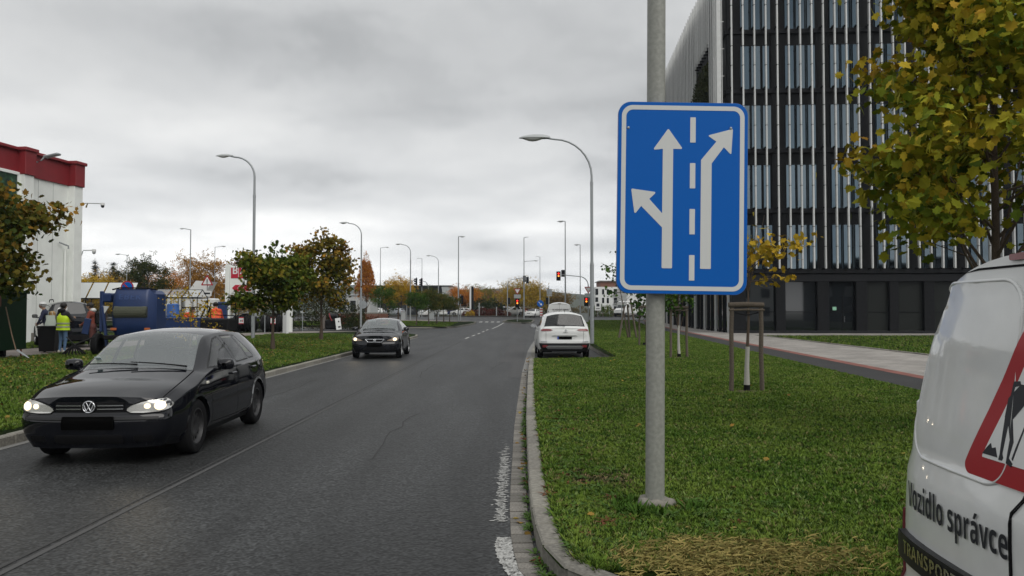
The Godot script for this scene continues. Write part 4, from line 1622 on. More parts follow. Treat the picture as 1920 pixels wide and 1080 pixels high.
func setting() -> void:
	rng.seed = 11
	var fine := speckle(384, .62, .36, .16, 3)
	M.asphalt = ground_mat(.084, .0875, .0885, fine, 5.8, patches(.60, 1.0, .02, 5), 23.0, .58)
	M.asphalt.uv2_scale = Vector3(1.0 / 5.0, 1.0 / 46.0, 1)
	M.asphalt.metallic_specular = .4
	M.asphalt.heightmap_enabled = true
	M.asphalt.heightmap_texture = fine
	M.asphalt.heightmap_scale = 0.9
	M.old_asphalt = ground_mat(.058, .058, .058, fine, 1.1, patches(.7, 1.0, .02, 6), 9.0, .8)
	M.path_asphalt = ground_mat(.050, .049, .050, fine, 1.6, patches(.75, 1.0, .02, 7), 11.0, .85)
	M.turf = ground_mat(.045, .085, .012, patches(.35, 1.0, .05, 8), 1.1, patches(.45, 1.0, .018, 9), 13.0, .95)
	M.far_turf = ground_mat(.085, .10, .03, patches(.4, 1.0, .05, 8), 3.0, patches(.5, 1.0, .02, 10), 31.0, .95)
	M.turf.metallic_specular = .15
	M.far_turf.metallic_specular = .15
	# paving: courses of small blocks
	var im := Image.create(256, 256, false, Image.FORMAT_RGB8)
	for y in 256:
		for x in 256:
			var row := y / 16
			var bx := (x + (16 if row % 2 else 0)) / 32 % 8
			var joint := (y % 16 == 0) or ((x + (16 if row % 2 else 0)) % 32 == 0)
			var h := float((row * 73 + bx * 151) % 17) / 17.0
			var v := 0.60 if joint else 0.84 + 0.16 * h
			im.set_pixel(x, y, Color(v, v, v))
	var blocks := ImageTexture.create_from_image(im)
	M.paving = ground_mat(.38, .355, .325, blocks, 1.6, patches(.8, 1.0, .02, 12), 9.0, .85)
	M.red_paving = ground_mat(.30, .105, .080, blocks, 1.6, patches(.75, 1.0, .02, 13), 6.0, .85)
	M.walk = ground_mat(.27, .235, .21, blocks, 1.6, patches(.75, 1.0, .02, 14), 9.0, .85)
	M.paint_line = noisy(.36, .36, .345, .5, 3.0, .8)
	var kerbs := [noisy(.19, .18, .155, .5, 2.5, .95, .5, .03, 2), noisy(.155, .147, .128, .55, 2.5, .95, .5, .03, 3), noisy(.215, .205, .175, .5, 2.5, .95, .5, .03, 4)]
	var setts := [noisy(.165, .155, .138, .55, 5.0, .95, .4, .04, 5), noisy(.13, .122, .108, .55, 5.0, .95, .4, .04, 6), noisy(.19, .178, .158, .55, 5.0, .95, .4, .04, 7)]
	M.kerb = kerbs[0]
	var flat := func(_x: float, z: float) -> float: return elev(-z)

	# terrain to the horizon and the hills
	var b := MB.new()
	b.mapped = true
	var rows := []
	for d in [-80, -40, -10, 0, 20, 40, 60, 80, 100, 120, 140, 160, 200, 300, 450, 600, 800, 1000, 1300, 1700]:
		var line := []
		for x in [-1600, -800, -400, -200, -100, -50, 0, 50, 100, 200, 400, 800, 1600]: line.append(Vector3(x, elev(d) - 0.07, -d))
		rows.append(line)
	b.grid(rows)
	tag(put("ground", b, M.far_turf), "", "", "", "structure")
	var hn := FastNoiseLite.new()
	hn.seed = 4
	hn.frequency = .0016
	for ridge in [[950.0, 26.0, M.hill_near, 0.0], [1500.0, 52.0, M.hill_far, 600.0]]:
		b = MB.new()
		rows = []
		for k in 7:
			var line := []
			for i in 81:
				var x: float = -1600.0 + 40.0 * i
				var prof: float = sin(PI * k / 6.0)
				var fall: float = lerpf(1.12, .62, smoothstep(-100, 260, x))
				var hh: float = ridge[1] * fall * (.85 + .3 * hn.get_noise_2d(x + ridge[3], ridge[0])) + 1.5 * hn.get_noise_2d(x * 14.0, k * 300.0)
				line.append(Vector3(x, 1.0 + hh * prof, -ridge[0] - 60.0 * (k - 3)))
			rows.append(line)
		b.grid(rows)
		tag(put("hills", b, ridge[2]), "", "", "", "structure")

	# asphalt: the road, the side street, the crossing street and the driveway at the camera
	tag(sheet("road", P2([-150, 14, 150, 14, 150, -140, -150, -140]), 5.0, flat, M.asphalt), "", "", "", "structure")
	tag(sheet("car_park", P2([-150, -144, 150, -144, 150, -178, -150, -178]), 9.0, func(x, z): return elev(-z) + .02, M.old_asphalt), "", "", "", "structure")

	# left verge, its footway
	var lv := P2([-90, 12, -6.4, 12, -6.4, -52, -6.75, -55.5, -7.8, -57.8, -9.6, -58.6, -90, -58.6])
	sheet("left_verge", lv, 2.0, left_h, M.turf)
	var lk := node("left_kerb")
	tag(lk, "", "", "", "structure")
	kerb_line(lk, [Vector2(-6.4, 2), Vector2(-6.4, -52), Vector2(-6.75, -55.5), Vector2(-7.8, -57.8), Vector2(-9.6, -58.6), Vector2(-14, -58.7)], flat, -1.0, .14, .125, 1.0, kerbs)
	var lg := PackedVector2Array()
	sheet("gutter_strip", P2([-6.4, 2, -6.14, 2, -6.14, -52, -6.4, -52]), 4.0, func(x, z): return elev(-z) + .005, M.gutter)
	sheet("footway", P2([-18.4, 5, -15.3, 5, -15.4, -45, -14.2, -53, -11.0, -58.5, -15.5, -58.5, -18.5, -52]), 2.0, func(x, z): return left_h(x, z) + .008, M.walk)
	sheet("forecourt", P2([-24, -58.5, -19.5, -58.5, -18.4, -50, -20, -49, -26, -50]), 2.0, func(x, z): return left_h(x, z) + .008, M.old_asphalt)
	# block beyond the side street
	var lb := P2([-90, -77.4, -6.6, -77.4, -5.6, -79.5, -4.35, -92, -4.4, -98, -6.5, -103, -90, -103.5])
	sheet("corner_verge", lb, 2.0, left_h, M.turf)
	var ck := node("corner_kerb")
	tag(ck, "", "", "", "structure")
	kerb_line(ck, [Vector2(-24, -77.4), Vector2(-6.6, -77.4), Vector2(-5.6, -79.5), Vector2(-4.35, -92), Vector2(-4.4, -98), Vector2(-6.5, -103)], flat, 1.0, .15, .13, 2.0, kerbs)
	sheet("corner_footway", P2([-60, -96, -9, -97, -5, -99.5, -6.6, -102.5, -60, -100]), 2.0, func(x, z): return left_h(x, z) + .01, M.walk)
	# right verge with the parking bay let into it
	var rv := PackedVector2Array()
	var rk := []
	rv.append(Vector2(90, -3.75))
	for q in [[6.0, 3.78], [1.6, 3.9], [.95, 4.12], [.58, 4.4]]:
		rv.append(Vector2(q[0], -q[1]))
		rk.append(Vector2(q[0], -q[1]))
	var d := 4.8
	while d < 26.0:
		rv.append(Vector2(along(RIGHT, d), -d))
		rk.append(Vector2(along(RIGHT, d), -d))
		d += .4 if d < 8.0 else 2.0
	var x0 := along(RIGHT, 26.2)
	var bay := [Vector2(x0, -26.2)]
	rv.append(Vector2(x0, -26.2)); rk.append(Vector2(x0, -26.2))
	for q in [[26.2, 2.75], [36, 2.65], [46, 2.6], [56, 2.6], [66, 2.6], [74, 2.55]]:
		var p := Vector2(along(RIGHT, q[0]) + q[1], -q[0])
		bay.append(p)
		rv.append(p)
	bay.append(Vector2(along(RIGHT, 75), -75)); rv.append(bay[-1])
	for dd in [80, 90, 97]: rv.append(Vector2(along(RIGHT, dd), -dd))
	rv.append(Vector2(8.5, -102)); rv.append(Vector2(12, -103.8)); rv.append(Vector2(90, -104))
	sheet("right_verge", rv, 2.0, right_h, M.turf)
	var kr := node("right_kerb")
	tag(kr, "", "", "", "structure")
	kerb_line(kr, rk, flat, -1.0, .15, .135, .5, kerbs)
	kerb_line(kr, bay, flat, -1.0, .12, .13, 1.0, kerbs)
	# bay surface and the flush course between bay and road
	var bp := PackedVector2Array()
	for k in range(1, bay.size()): bp.append(bay[k])
	for dd in [66, 56, 46, 36, 26.2]: bp.append(Vector2(along(RIGHT, dd), -dd))
	sheet("parking_bay", bp, 2.0, func(x, z): return elev(-z) + .006, M.old_asphalt)
	var fl := node("flush_kerb")
	tag(fl, "", "", "", "structure")
	var fp := []
	for dd in range(26, 75, 4): fp.append(Vector2(along(RIGHT, dd), -dd))
	kerb_line(fl, fp, flat, -1.0, .16, .014, 1.0, kerbs)
	# gutter course of single setts
	var gt := node("gutter")
	tag(gt, "", "", "", "structure")
	var gp := []
	d = 4.7
	while d < 22.0:
		gp.append(Vector2(along(RIGHT, d) - .17, -d))
		d += .4
	kerb_line(gt, gp, flat, -1.0, .148, .012, .112, setts, "sett", .012)
	var gq := PackedVector2Array()
	for dd in range(22, 76, 6): gq.append(Vector2(along(RIGHT, dd) - .17, -dd))
	for dd in range(70, 16, -6): gq.append(Vector2(along(RIGHT, dd), -dd))
	sheet("gutter_strip", gq, 2.0, func(x, z): return elev(-z) + .008, M.gutter)
	# cycle path, red course, pavement, lawn by the offices
	var edge := func(a: float, s: float, d0: float, d1: float) -> Array: return [Vector2(a + s * d0, -d0), Vector2(a + s * d1, -d1)]
	var band := func(called: String, a: float, s: float, a2: float, s2: float, lift: float, m: Material) -> void:
		var e1: Array = edge.call(a, s, 4.2, 100)
		var e2: Array = edge.call(a2, s2, 4.2, 100)
		sheet(called, PackedVector2Array([e1[0], e2[0], e2[1], e1[1]]), 3.0, func(x, z): return right_h(x, z) + lift, m)
	band.call("cycle_path", 6.15, .093, 7.3, .093, .006, M.path_asphalt)
	band.call("red_course", 7.25, .093, 7.6, .093, .010, M.red_paving)
	band.call("pavement", 7.57, .093, 12.27, .060, .008, M.paving)
	sheet("office_apron", P2([15.1, -49.6, 60, -49.6, 60, -56, 14.0, -56]), 3.0, func(x, z): return right_h(x, z) + .014, M.paving)
	var ok := node("lawn_kerb")
	tag(ok, "", "", "", "structure")
	kerb_line(ok, [Vector2(12.55, -4.5), Vector2(15.2, -48.9), Vector2(40, -49.4)], right_h, -1.0, .1, .05, 1.0, kerbs)
	# traffic island
	var ti := P2([-1.0, -99.5, 0.1, -95.5, 1.4, -93.5, 2.3, -96, 2.9, -108, .6, -111.5, -.5, -108])
	sheet("traffic_island", ti, 2.0, func(x, z): return elev(-z) + .13, M.turf)
	var tk := node("island_kerb")
	tag(tk, "", "", "", "structure")
	var tl := []
	for p in ti: tl.append(p)
	tl.append(ti[0])
	kerb_line(tk, tl, flat, -1.0, .2, .14, 2.0, kerbs)
	# far kerb and grass beyond the crossing street
	sheet("far_verge", P2([-150, -138, 150, -138, 150, -144, -150, -144]), 6.0, func(x, z): return elev(-z) + .12, M.far_turf)
	sheet("far_footway", P2([-150, -136.2, 150, -136.2, 150, -138, -150, -138]), 6.0, func(x, z): return elev(-z) + .11, M.walk)

	# road markings
	var rm := node("road_markings")
	tag(rm, "", "", "", "structure")
	var strip := func(called: String, pts: Array, wide: float, lift: float, m: Material) -> void:
		var q := MB.new()
		for k in pts.size() - 1:
			var n: int = maxi(1, int(pts[k].distance_to(pts[k + 1]) / 3.0))
			for j in n:
				var p: Vector2 = pts[k].lerp(pts[k + 1], float(j) / n)
				var r: Vector2 = pts[k].lerp(pts[k + 1], float(j + 1) / n)
				var o := (r - p).normalized().orthogonal() * wide * .5
				q.quadn(Vector3(p.x - o.x, elev(-p.y) + lift, p.y - o.y), Vector3(r.x - o.x, elev(-r.y) + lift, r.y - o.y), Vector3(r.x + o.x, elev(-r.y) + lift, r.y + o.y), Vector3(p.x + o.x, elev(-p.y) + lift, p.y + o.y), Vector3.UP)
		put(called, q, m, rm)
	strip.call("lane_joint", [Vector2(-3.35, 8), Vector2(-3.2, -10), Vector2(-3.05, -28), Vector2(-2.85, -46)], .05, .004, M.joint)
	strip.call("lane_joint", [Vector2(-3.42, 8), Vector2(-3.28, -10), Vector2(-3.13, -28), Vector2(-2.93, -46)], .025, .004, M.crack)
	strip.call("centre_line", [Vector2(-1.9, -76), Vector2(-1.5, -84), Vector2(-1.0, -98)], .16, .006, M.paint_line)
	for k in 5: strip.call("lane_dash", [Vector2(-2.95 + .16 * k, -50 - 5.2 * k), Vector2(-2.88 + .16 * k, -53 - 5.2 * k)], .14, .006, M.paint_line)
	for k in 5: strip.call("crossing_bar", [Vector2(-4.0 + .75 * k, -99.5), Vector2(-4.0 + .75 * k, -103.5)], .4, .006, M.paint_line)
	for k in 4: strip.call("lane_dash", [Vector2(2.0 + .6 * k, -86 + 2.2 * k), Vector2(2.5 + .6 * k, -87.5 + 2.2 * k)], .2, .006, M.paint_line)
	strip.call("stop_line", [Vector2(3.0, -93.5), Vector2(4.4, -93.0)], .4, .006, M.paint_line)
	for cr in [[-1.6, -9.0, .25, 9], [-4.9, -14.0, .2, 12], [-2.2, -20.0, -.18, 14], [-.55, -23.0, .12, 8], [-4.4, -33.0, .3, 12]]:
		var cp := []
		var cx: float = cr[0]
		for j in cr[3]:
			cx += rng.randf_range(-.09, .09) + cr[2] * .1
			cp.append(Vector2(cx, cr[1] - .5 * j))
		strip.call("road_crack", cp, .018, .0035, M.crack)
	strip.call("repair_patch", [Vector2(.35, -20), Vector2(.45, -26)], .9, .003, M.patch)
	strip.call("repair_patch", [Vector2(-.05, -26), Vector2(.35, -42)], .8, .003, M.patch)
	# worn edge paint along the gutter and the bright curved end of it
	var wp := MB.new()
	for k in 750:
		var dd := rng.randf_range(6.3, 10.4)
		var keep := 1.0 - smoothstep(7.9, 10.4, dd) if dd > 7.9 else 1.0
		if rng.randf() > keep: continue
		var cx := along(RIGHT, dd) - .245 + rng.randfn(0, .022) - (dd - 7.0) * .004
		var s := rng.randf_range(.008, .034)
		var l := rng.randf_range(.006, .016)
		var pts := []
		for j in 5: pts.append(Vector3(cx + s * cos(TAU * j / 5.0 + k) * rng.randf_range(.6, 1.2), .004, -dd + l * sin(TAU * j / 5.0 + k)))
		for j in [1, 2, 3]: wp.tri(pts[0], pts[j], pts[j + 1])
	tag(put("worn_edge_paint", wp, M.paint_line, rm), "", "", "", "stuff")
	var ap := MB.new()
	for k in 900:
		var t := rng.randf()
		var c := Vector2(-.045, -5.85).bezier_interpolate(Vector2(-.09, -5.5), Vector2(-.02, -5.1), Vector2(.16, -4.7), t)
		var cx := c.x + rng.randf_range(-.05, .05)
		var s := rng.randf_range(.008, .02)
		var pts := []
		for j in 5: pts.append(Vector3(cx + s * cos(TAU * j / 5.0 + k), .0045 + .0002 * (k % 5), c.y + s * 1.3 * sin(TAU * j / 5.0 + k)))
		for j in [1, 2, 3]: ap.tri(pts[0], pts[j], pts[j + 1])
	tag(put("curved_edge_paint", ap, M.paint_line, rm), "", "", "", "stuff")


# ---------- plants ----------
func leaf_mesh(kind: String) -> ArrayMesh:
	if kit.has(kind): return kit[kind]
	var b := MB.new()
	if kind == "maple":
		var rim := []
		for q in [[0, -.38], [.26, -.46], [.32, -.20], [.58, -.10], [.44, .10], [.58, .40], [.30, .36], [.20, .58], [0, .80]]: rim.append(Vector3(q[0], .10 * absf(q[0]) - .12 * q[1] * q[1], q[1]))
		for s in [1, -1]:
			for k in rim.size() - 1:
				b.tri(Vector3(0, 0, -.1), rim[k] * Vector3(s, 1, 1), rim[k + 1] * Vector3(s, 1, 1))
	elif kind == "oval":
		for s in [1, -1]:
			var p := [Vector3(0, 0, -.5), Vector3(.27 * s, .08, -.1), Vector3(.2 * s, .06, .25), Vector3(0, -.05, .55)]
			b.tri(p[0], p[1], p[2]); b.tri(p[0], p[2], p[3])
	elif kind == "clump":      # a spray of small leaves for trees further off
		var r := RandomNumberGenerator.new()
		r.seed = 5
		for k in 9:
			var c := Vector3(r.randf_range(-.5, .5), r.randf_range(-.35, .35), r.randf_range(-.5, .5))
			var bs := Basis.from_euler(Vector3(r.randf_range(-.9, .9), r.randf_range(0, TAU), r.randf_range(-.9, .9)))
			var s := r.randf_range(.2, .34)
			var p := []
			for q in [[0, -.6], [.4, 0], [0, .7], [-.4, 0]]: p.append(c + bs * Vector3(q[0] * s, .1 * s * absf(q[0]), q[1] * s))
			b.tri(p[0], p[1], p[2]); b.tri(p[0], p[2], p[3])
	elif kind == "needles":
		var r := RandomNumberGenerator.new()
		r.seed = 6
		for k in 10:
			var a := TAU * k / 10
			var d := Vector3(cos(a), r.randf_range(-.5, .1), sin(a))
			var o := Vector3(-sin(a), 0, cos(a)) * .13
			b.tri(o * .5, d * r.randf_range(.6, 1.0), -o * .5)
			b.tri(d * .3 + o, d * r.randf_range(.7, 1.0) + o * 2.0, d * .3 - o)
	elif kind == "tuft":
		var r := RandomNumberGenerator.new()
		r.seed = 7
		for k in 7:
			var a := r.randf_range(0, TAU)
			var d := Vector3(cos(a), 0, sin(a))
			var o := Vector3(-sin(a), 0, cos(a)) * r.randf_range(.05, .09)
			var base := d * r.randf_range(0, .3)
			var tip := base + d * r.randf_range(.2, .75) + Vector3(0, r.randf_range(.55, 1.05), 0)
			var mid := base.lerp(tip, .5) + Vector3(0, .16, 0)
			b.tri(base - o, mid - o * .8, base + o)
			b.tri(base + o, mid - o * .8, mid + o * .8)
			b.tri(mid - o * .8, tip, mid + o * .8)
	elif kind == "straw":
		var r := RandomNumberGenerator.new()
		r.seed = 8
		for k in 6:
			var a := r.randf_range(0, TAU)
			var d := Vector3(cos(a), r.randf_range(-.05, .25), sin(a)) * r.randf_range(.4, 1.0)
			var o := Vector3(-sin(a), 0, cos(a)) * .028
			var c := Vector3(r.randf_range(-.3, .3), r.randf_range(0.05, .2), r.randf_range(-.3, .3))
			b.tri(c - d * .5 - o, c + Vector3(0, .06, 0) - o, c - d * .5 + o)
			b.tri(c + Vector3(0, .06, 0) - o, c + d * .5, c - d * .5 + o)
	elif kind == "weed":
		for k in 8:
			var a := TAU * k / 8 + .3 * (k % 3)
			var d := Vector3(cos(a), 0, sin(a))
			var o := Vector3(-sin(a), 0, cos(a))
			var l := .7 + .3 * (k % 3) / 2.0
			var p1 := d * l * .5 + Vector3(0, .35, 0)
			var p2 := d * l + Vector3(0, .22 + .2 * (k % 2), 0)
			b.tri(Vector3.ZERO, p1 + o * .13, p1 - o * .13)
			b.tri(p1 + o * .13, p2, p1 - o * .13)
	kit[kind] = b.mesh()
	return kit[kind]


func mixc(pal: Array, t: float) -> Color:
	var f := clampf(t, 0, .999) * (pal.size() - 1)
	return pal[int(f)].lerp(pal[int(f) + 1], f - int(f))


func tree(called: String, label: String, group: String, at: Vector3, T: Dictionary) -> Node3D:
	var o := thing(called, label, "tree", at, 0, group)
	var r := RandomNumberGenerator.new()
	r.seed = T.get("seed", 1)
	var H: float = T.h
	var first: float = T.get("first", H * .3)
	var R: float = T.r
	var tr: float = T.get("trunk", .08)
	var trunk := MB.new()
	var path := []
	var rad := []
	var lean: Vector3 = T.get("lean", Vector3.ZERO)
	for k in 7:
		var t := k / 6.0
		path.append(Vector3(r.randfn(0, .012) * H * (1 if k > 0 else 0) * .3, H * .86 * t, r.randfn(0, .012) * H * .3 * (1 if k > 0 else 0)) + lean * t)
		rad.append(lerpf(tr, tr * .12, pow(t, .9)) * (1.5 if k == 0 else 1.0))
	trunk.tube(path, rad, 9)
	put("trunk", trunk, T.get("bark", M.bark), o)
	var limbs := MB.new()
	var ends := []
	var shape: String = T.get("shape", "round")
	var n: int = T.get("limbs", 16)
	var env := func(t: float) -> float:
		if shape == "column": return clampf(1.15 * (1.0 - t) + .12, 0, 1) * (1.0 if t > .12 else .75)
		if shape == "cone": return lerpf(.55, 1.0, t / .42) if t < .42 else pow(1.0 - (t - .42) / .6, .75)
		if shape == "spread": return .45 + .55 * sin(PI * clampf(t * .85 + .15, 0, 1))
		return maxf(.16, sqrt(maxf(0.0, 1.0 - pow((t - .42) / .62, 2.0))))
	for k in n:
		var t := (k + .5) / n
		var y0 := lerpf(first, H * .80, t)
		var i := clampf(y0 / (H * .86), 0, .99) * 6.0
		var s: Vector3 = path[int(i)].lerp(path[int(i) + 1], i - int(i))
		var a := k * 2.399 + r.randf_range(-.4, .4)
		var y1 := y0 + (H - y0) * r.randf_range(.12, .56) * (.6 if shape == "spread" else 1.0)
		var tt := clampf((y1 - first) / (H - first), 0, 1)
		var reach: float = R * env.call(tt) * r.randf_range(.58, 1.15)
		var e := Vector3(cos(a) * reach, y1, sin(a) * reach) + lean * (y1 / H)
		var m := s.lerp(e, .5) + Vector3(0, -.06 * reach, 0)
		var lr: float = maxf(tr * lerpf(.32, .13, t), .007)
		limbs.tube([s, m, e], [lr, lr * .65, lr * .2], 5, false)
		ends.append([e, 1.0, tt])
		ends.append([m.lerp(e, .55), .9, tt])
		if r.randf() < .8: ends.append([m, .7, tt])
		for j in T.get("twigs", 3):
			var b0 := s.lerp(e, r.randf_range(.35, .85))
			var aa := a + r.randf_range(-1.1, 1.1)
			var l := reach * r.randf_range(.25, .5)
			var b1 := b0 + Vector3(cos(aa) * l, r.randf_range(.0, .7) * l, sin(aa) * l)
			limbs.tube([b0, b1], [lr * .35, lr * .12], 4, false)
			ends.append([b1, .8, tt])
	if T.has("shoots"):
		for k in 7:
			var a := TAU * k / 7.0
			var s0: Vector3 = path[4]
			limbs.tube([s0, s0 + Vector3(cos(a) * .14, T.shoots * .5, sin(a) * .14), s0 + Vector3(cos(a + .3) * .3, T.shoots * r.randf_range(.8, 1.25), sin(a + .3) * .3)], [.009, .006, .003], 4, false)
	if T.has("limed"):
		var lm := MB.new()
		lm.tube([Vector3(0, .12, 0), path[1] * 1.0, path[2] * Vector3(1, .92, 1)], [tr * 1.32, tr * 1.0, tr * .9], 9, false)
		put("limed_bark", lm, M.whitewash, o)
	ends.append([path[6] + Vector3(0, H * .1, 0), .7, 1.0])
	ends.append([path[6], .8, .95])
	put("branches", limbs, T.get("bark", M.bark), o)
	var count: int = T.leaves
	var size: float = T.leaf
	var pal: Array = T.pal
	var xs := []
	var cs := []
	var spread: float = T.get("spread", .20) * R
	for e in ends:
		if r.randf() < T.get("gaps", .06): continue
		var tone := r.randfn(0, .16)
		for k in int(count / ends.size() * e[1]):
			var p: Vector3 = e[0] + Vector3(r.randfn(0, spread), r.randfn(0, spread * .62), r.randfn(0, spread))
			if p.y < first * .8: p.y = first * .8 + r.randf() * .3
			if shape == "column":
				var lim: float = R * env.call(clampf((p.y - first) / (H - first), 0, 1)) * 1.05
				var hv := Vector2(p.x, p.z)
				if hv.length() > lim: hv = hv.normalized() * lim * r.randf_range(.8, 1.0)
				p = Vector3(hv.x, p.y, hv.y)
			var bs := Basis.from_euler(Vector3(r.randfn(.15, .95), r.randf_range(0, TAU), r.randfn(0, .8))).scaled(Vector3.ONE * size * r.randf_range(.7, 1.25))
			xs.append(Transform3D(bs, p))
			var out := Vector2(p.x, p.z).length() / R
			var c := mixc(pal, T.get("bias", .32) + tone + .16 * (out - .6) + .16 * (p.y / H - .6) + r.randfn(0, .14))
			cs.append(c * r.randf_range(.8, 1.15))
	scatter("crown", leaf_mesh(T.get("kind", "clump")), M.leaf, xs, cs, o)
	return o


func conifer(called: String, label: String, group: String, at: Vector3, H: float, R: float, col: Color, seeded: int) -> void:
	var o := thing(called, label, "tree", at, 0, group)
	var r := RandomNumberGenerator.new()
	r.seed = seeded
	var t := MB.new()
	t.tube([Vector3.ZERO, Vector3(0, H * .98, 0)], [H * .018, .02], 7)
	put("trunk", t, M.bark, o)
	var xs := []
	var cs := []
	for k in 520:
		var u := sqrt(r.randf())
		var y := H * (1.0 - u * .92)
		var a := r.randf_range(0, TAU)
		var q := R * u * (.75 + .25 * sin(y * 5.0 + a * 2.0)) * sqrt(r.randf())
		xs.append(Transform3D(Basis(Vector3.UP, a).scaled(Vector3.ONE * R * r.randf_range(.22, .42)), Vector3(cos(a) * q, y, sin(a) * q)))
		cs.append(col * r.randf_range(.7, 1.25))
	scatter("crown", leaf_mesh("needles"), M.leaf, xs, cs, o)


func hedge(called: String, label: String, group: String, at: Vector3, size: Vector3, pal: Array, count: int, leaf: float, seeded: int, turn := 0.0, category := "hedge") -> void:
	var o := thing(called, label, category, at, turn, group)
	var r := RandomNumberGenerator.new()
	r.seed = seeded
	var b := MB.new()
	for k in 9:
		b.tube([Vector3((k / 8.0 - .5) * size.x * .9, 0, r.randf_range(-.2, .2) * size.z), Vector3((k / 8.0 - .5) * size.x * .9 + r.randf_range(-.2, .2), size.y * .8, r.randf_range(-.3, .3) * size.z)], [.03, .012], 4)
	put("stems", b, M.bark, o)
	var xs := []
	var cs := []
	for k in count:
		var p := Vector3(r.randf_range(-.5, .5), r.randf_range(.04, 1.0), r.randf_range(-.5, .5))
		var top := 1.0 - .5 * pow(absf(p.x) * 2.0, 4.0) - .3 * pow(absf(p.z) * 2.0, 3.0) + .12 * sin(p.x * size.x * 2.3 + seeded)
		p.y *= top
		xs.append(Transform3D(Basis.from_euler(Vector3(r.randfn(0, .7), r.randf_range(0, TAU), r.randfn(0, .7))).scaled(Vector3.ONE * leaf * r.randf_range(.7, 1.3)), p * size))
		cs.append(mixc(pal, .5 + .25 * sin(p.x * size.x * 1.7) + r.randfn(0, .2)) * r.randf_range(.75, 1.2))
	scatter("foliage", leaf_mesh("clump"), M.leaf, xs, cs, o)


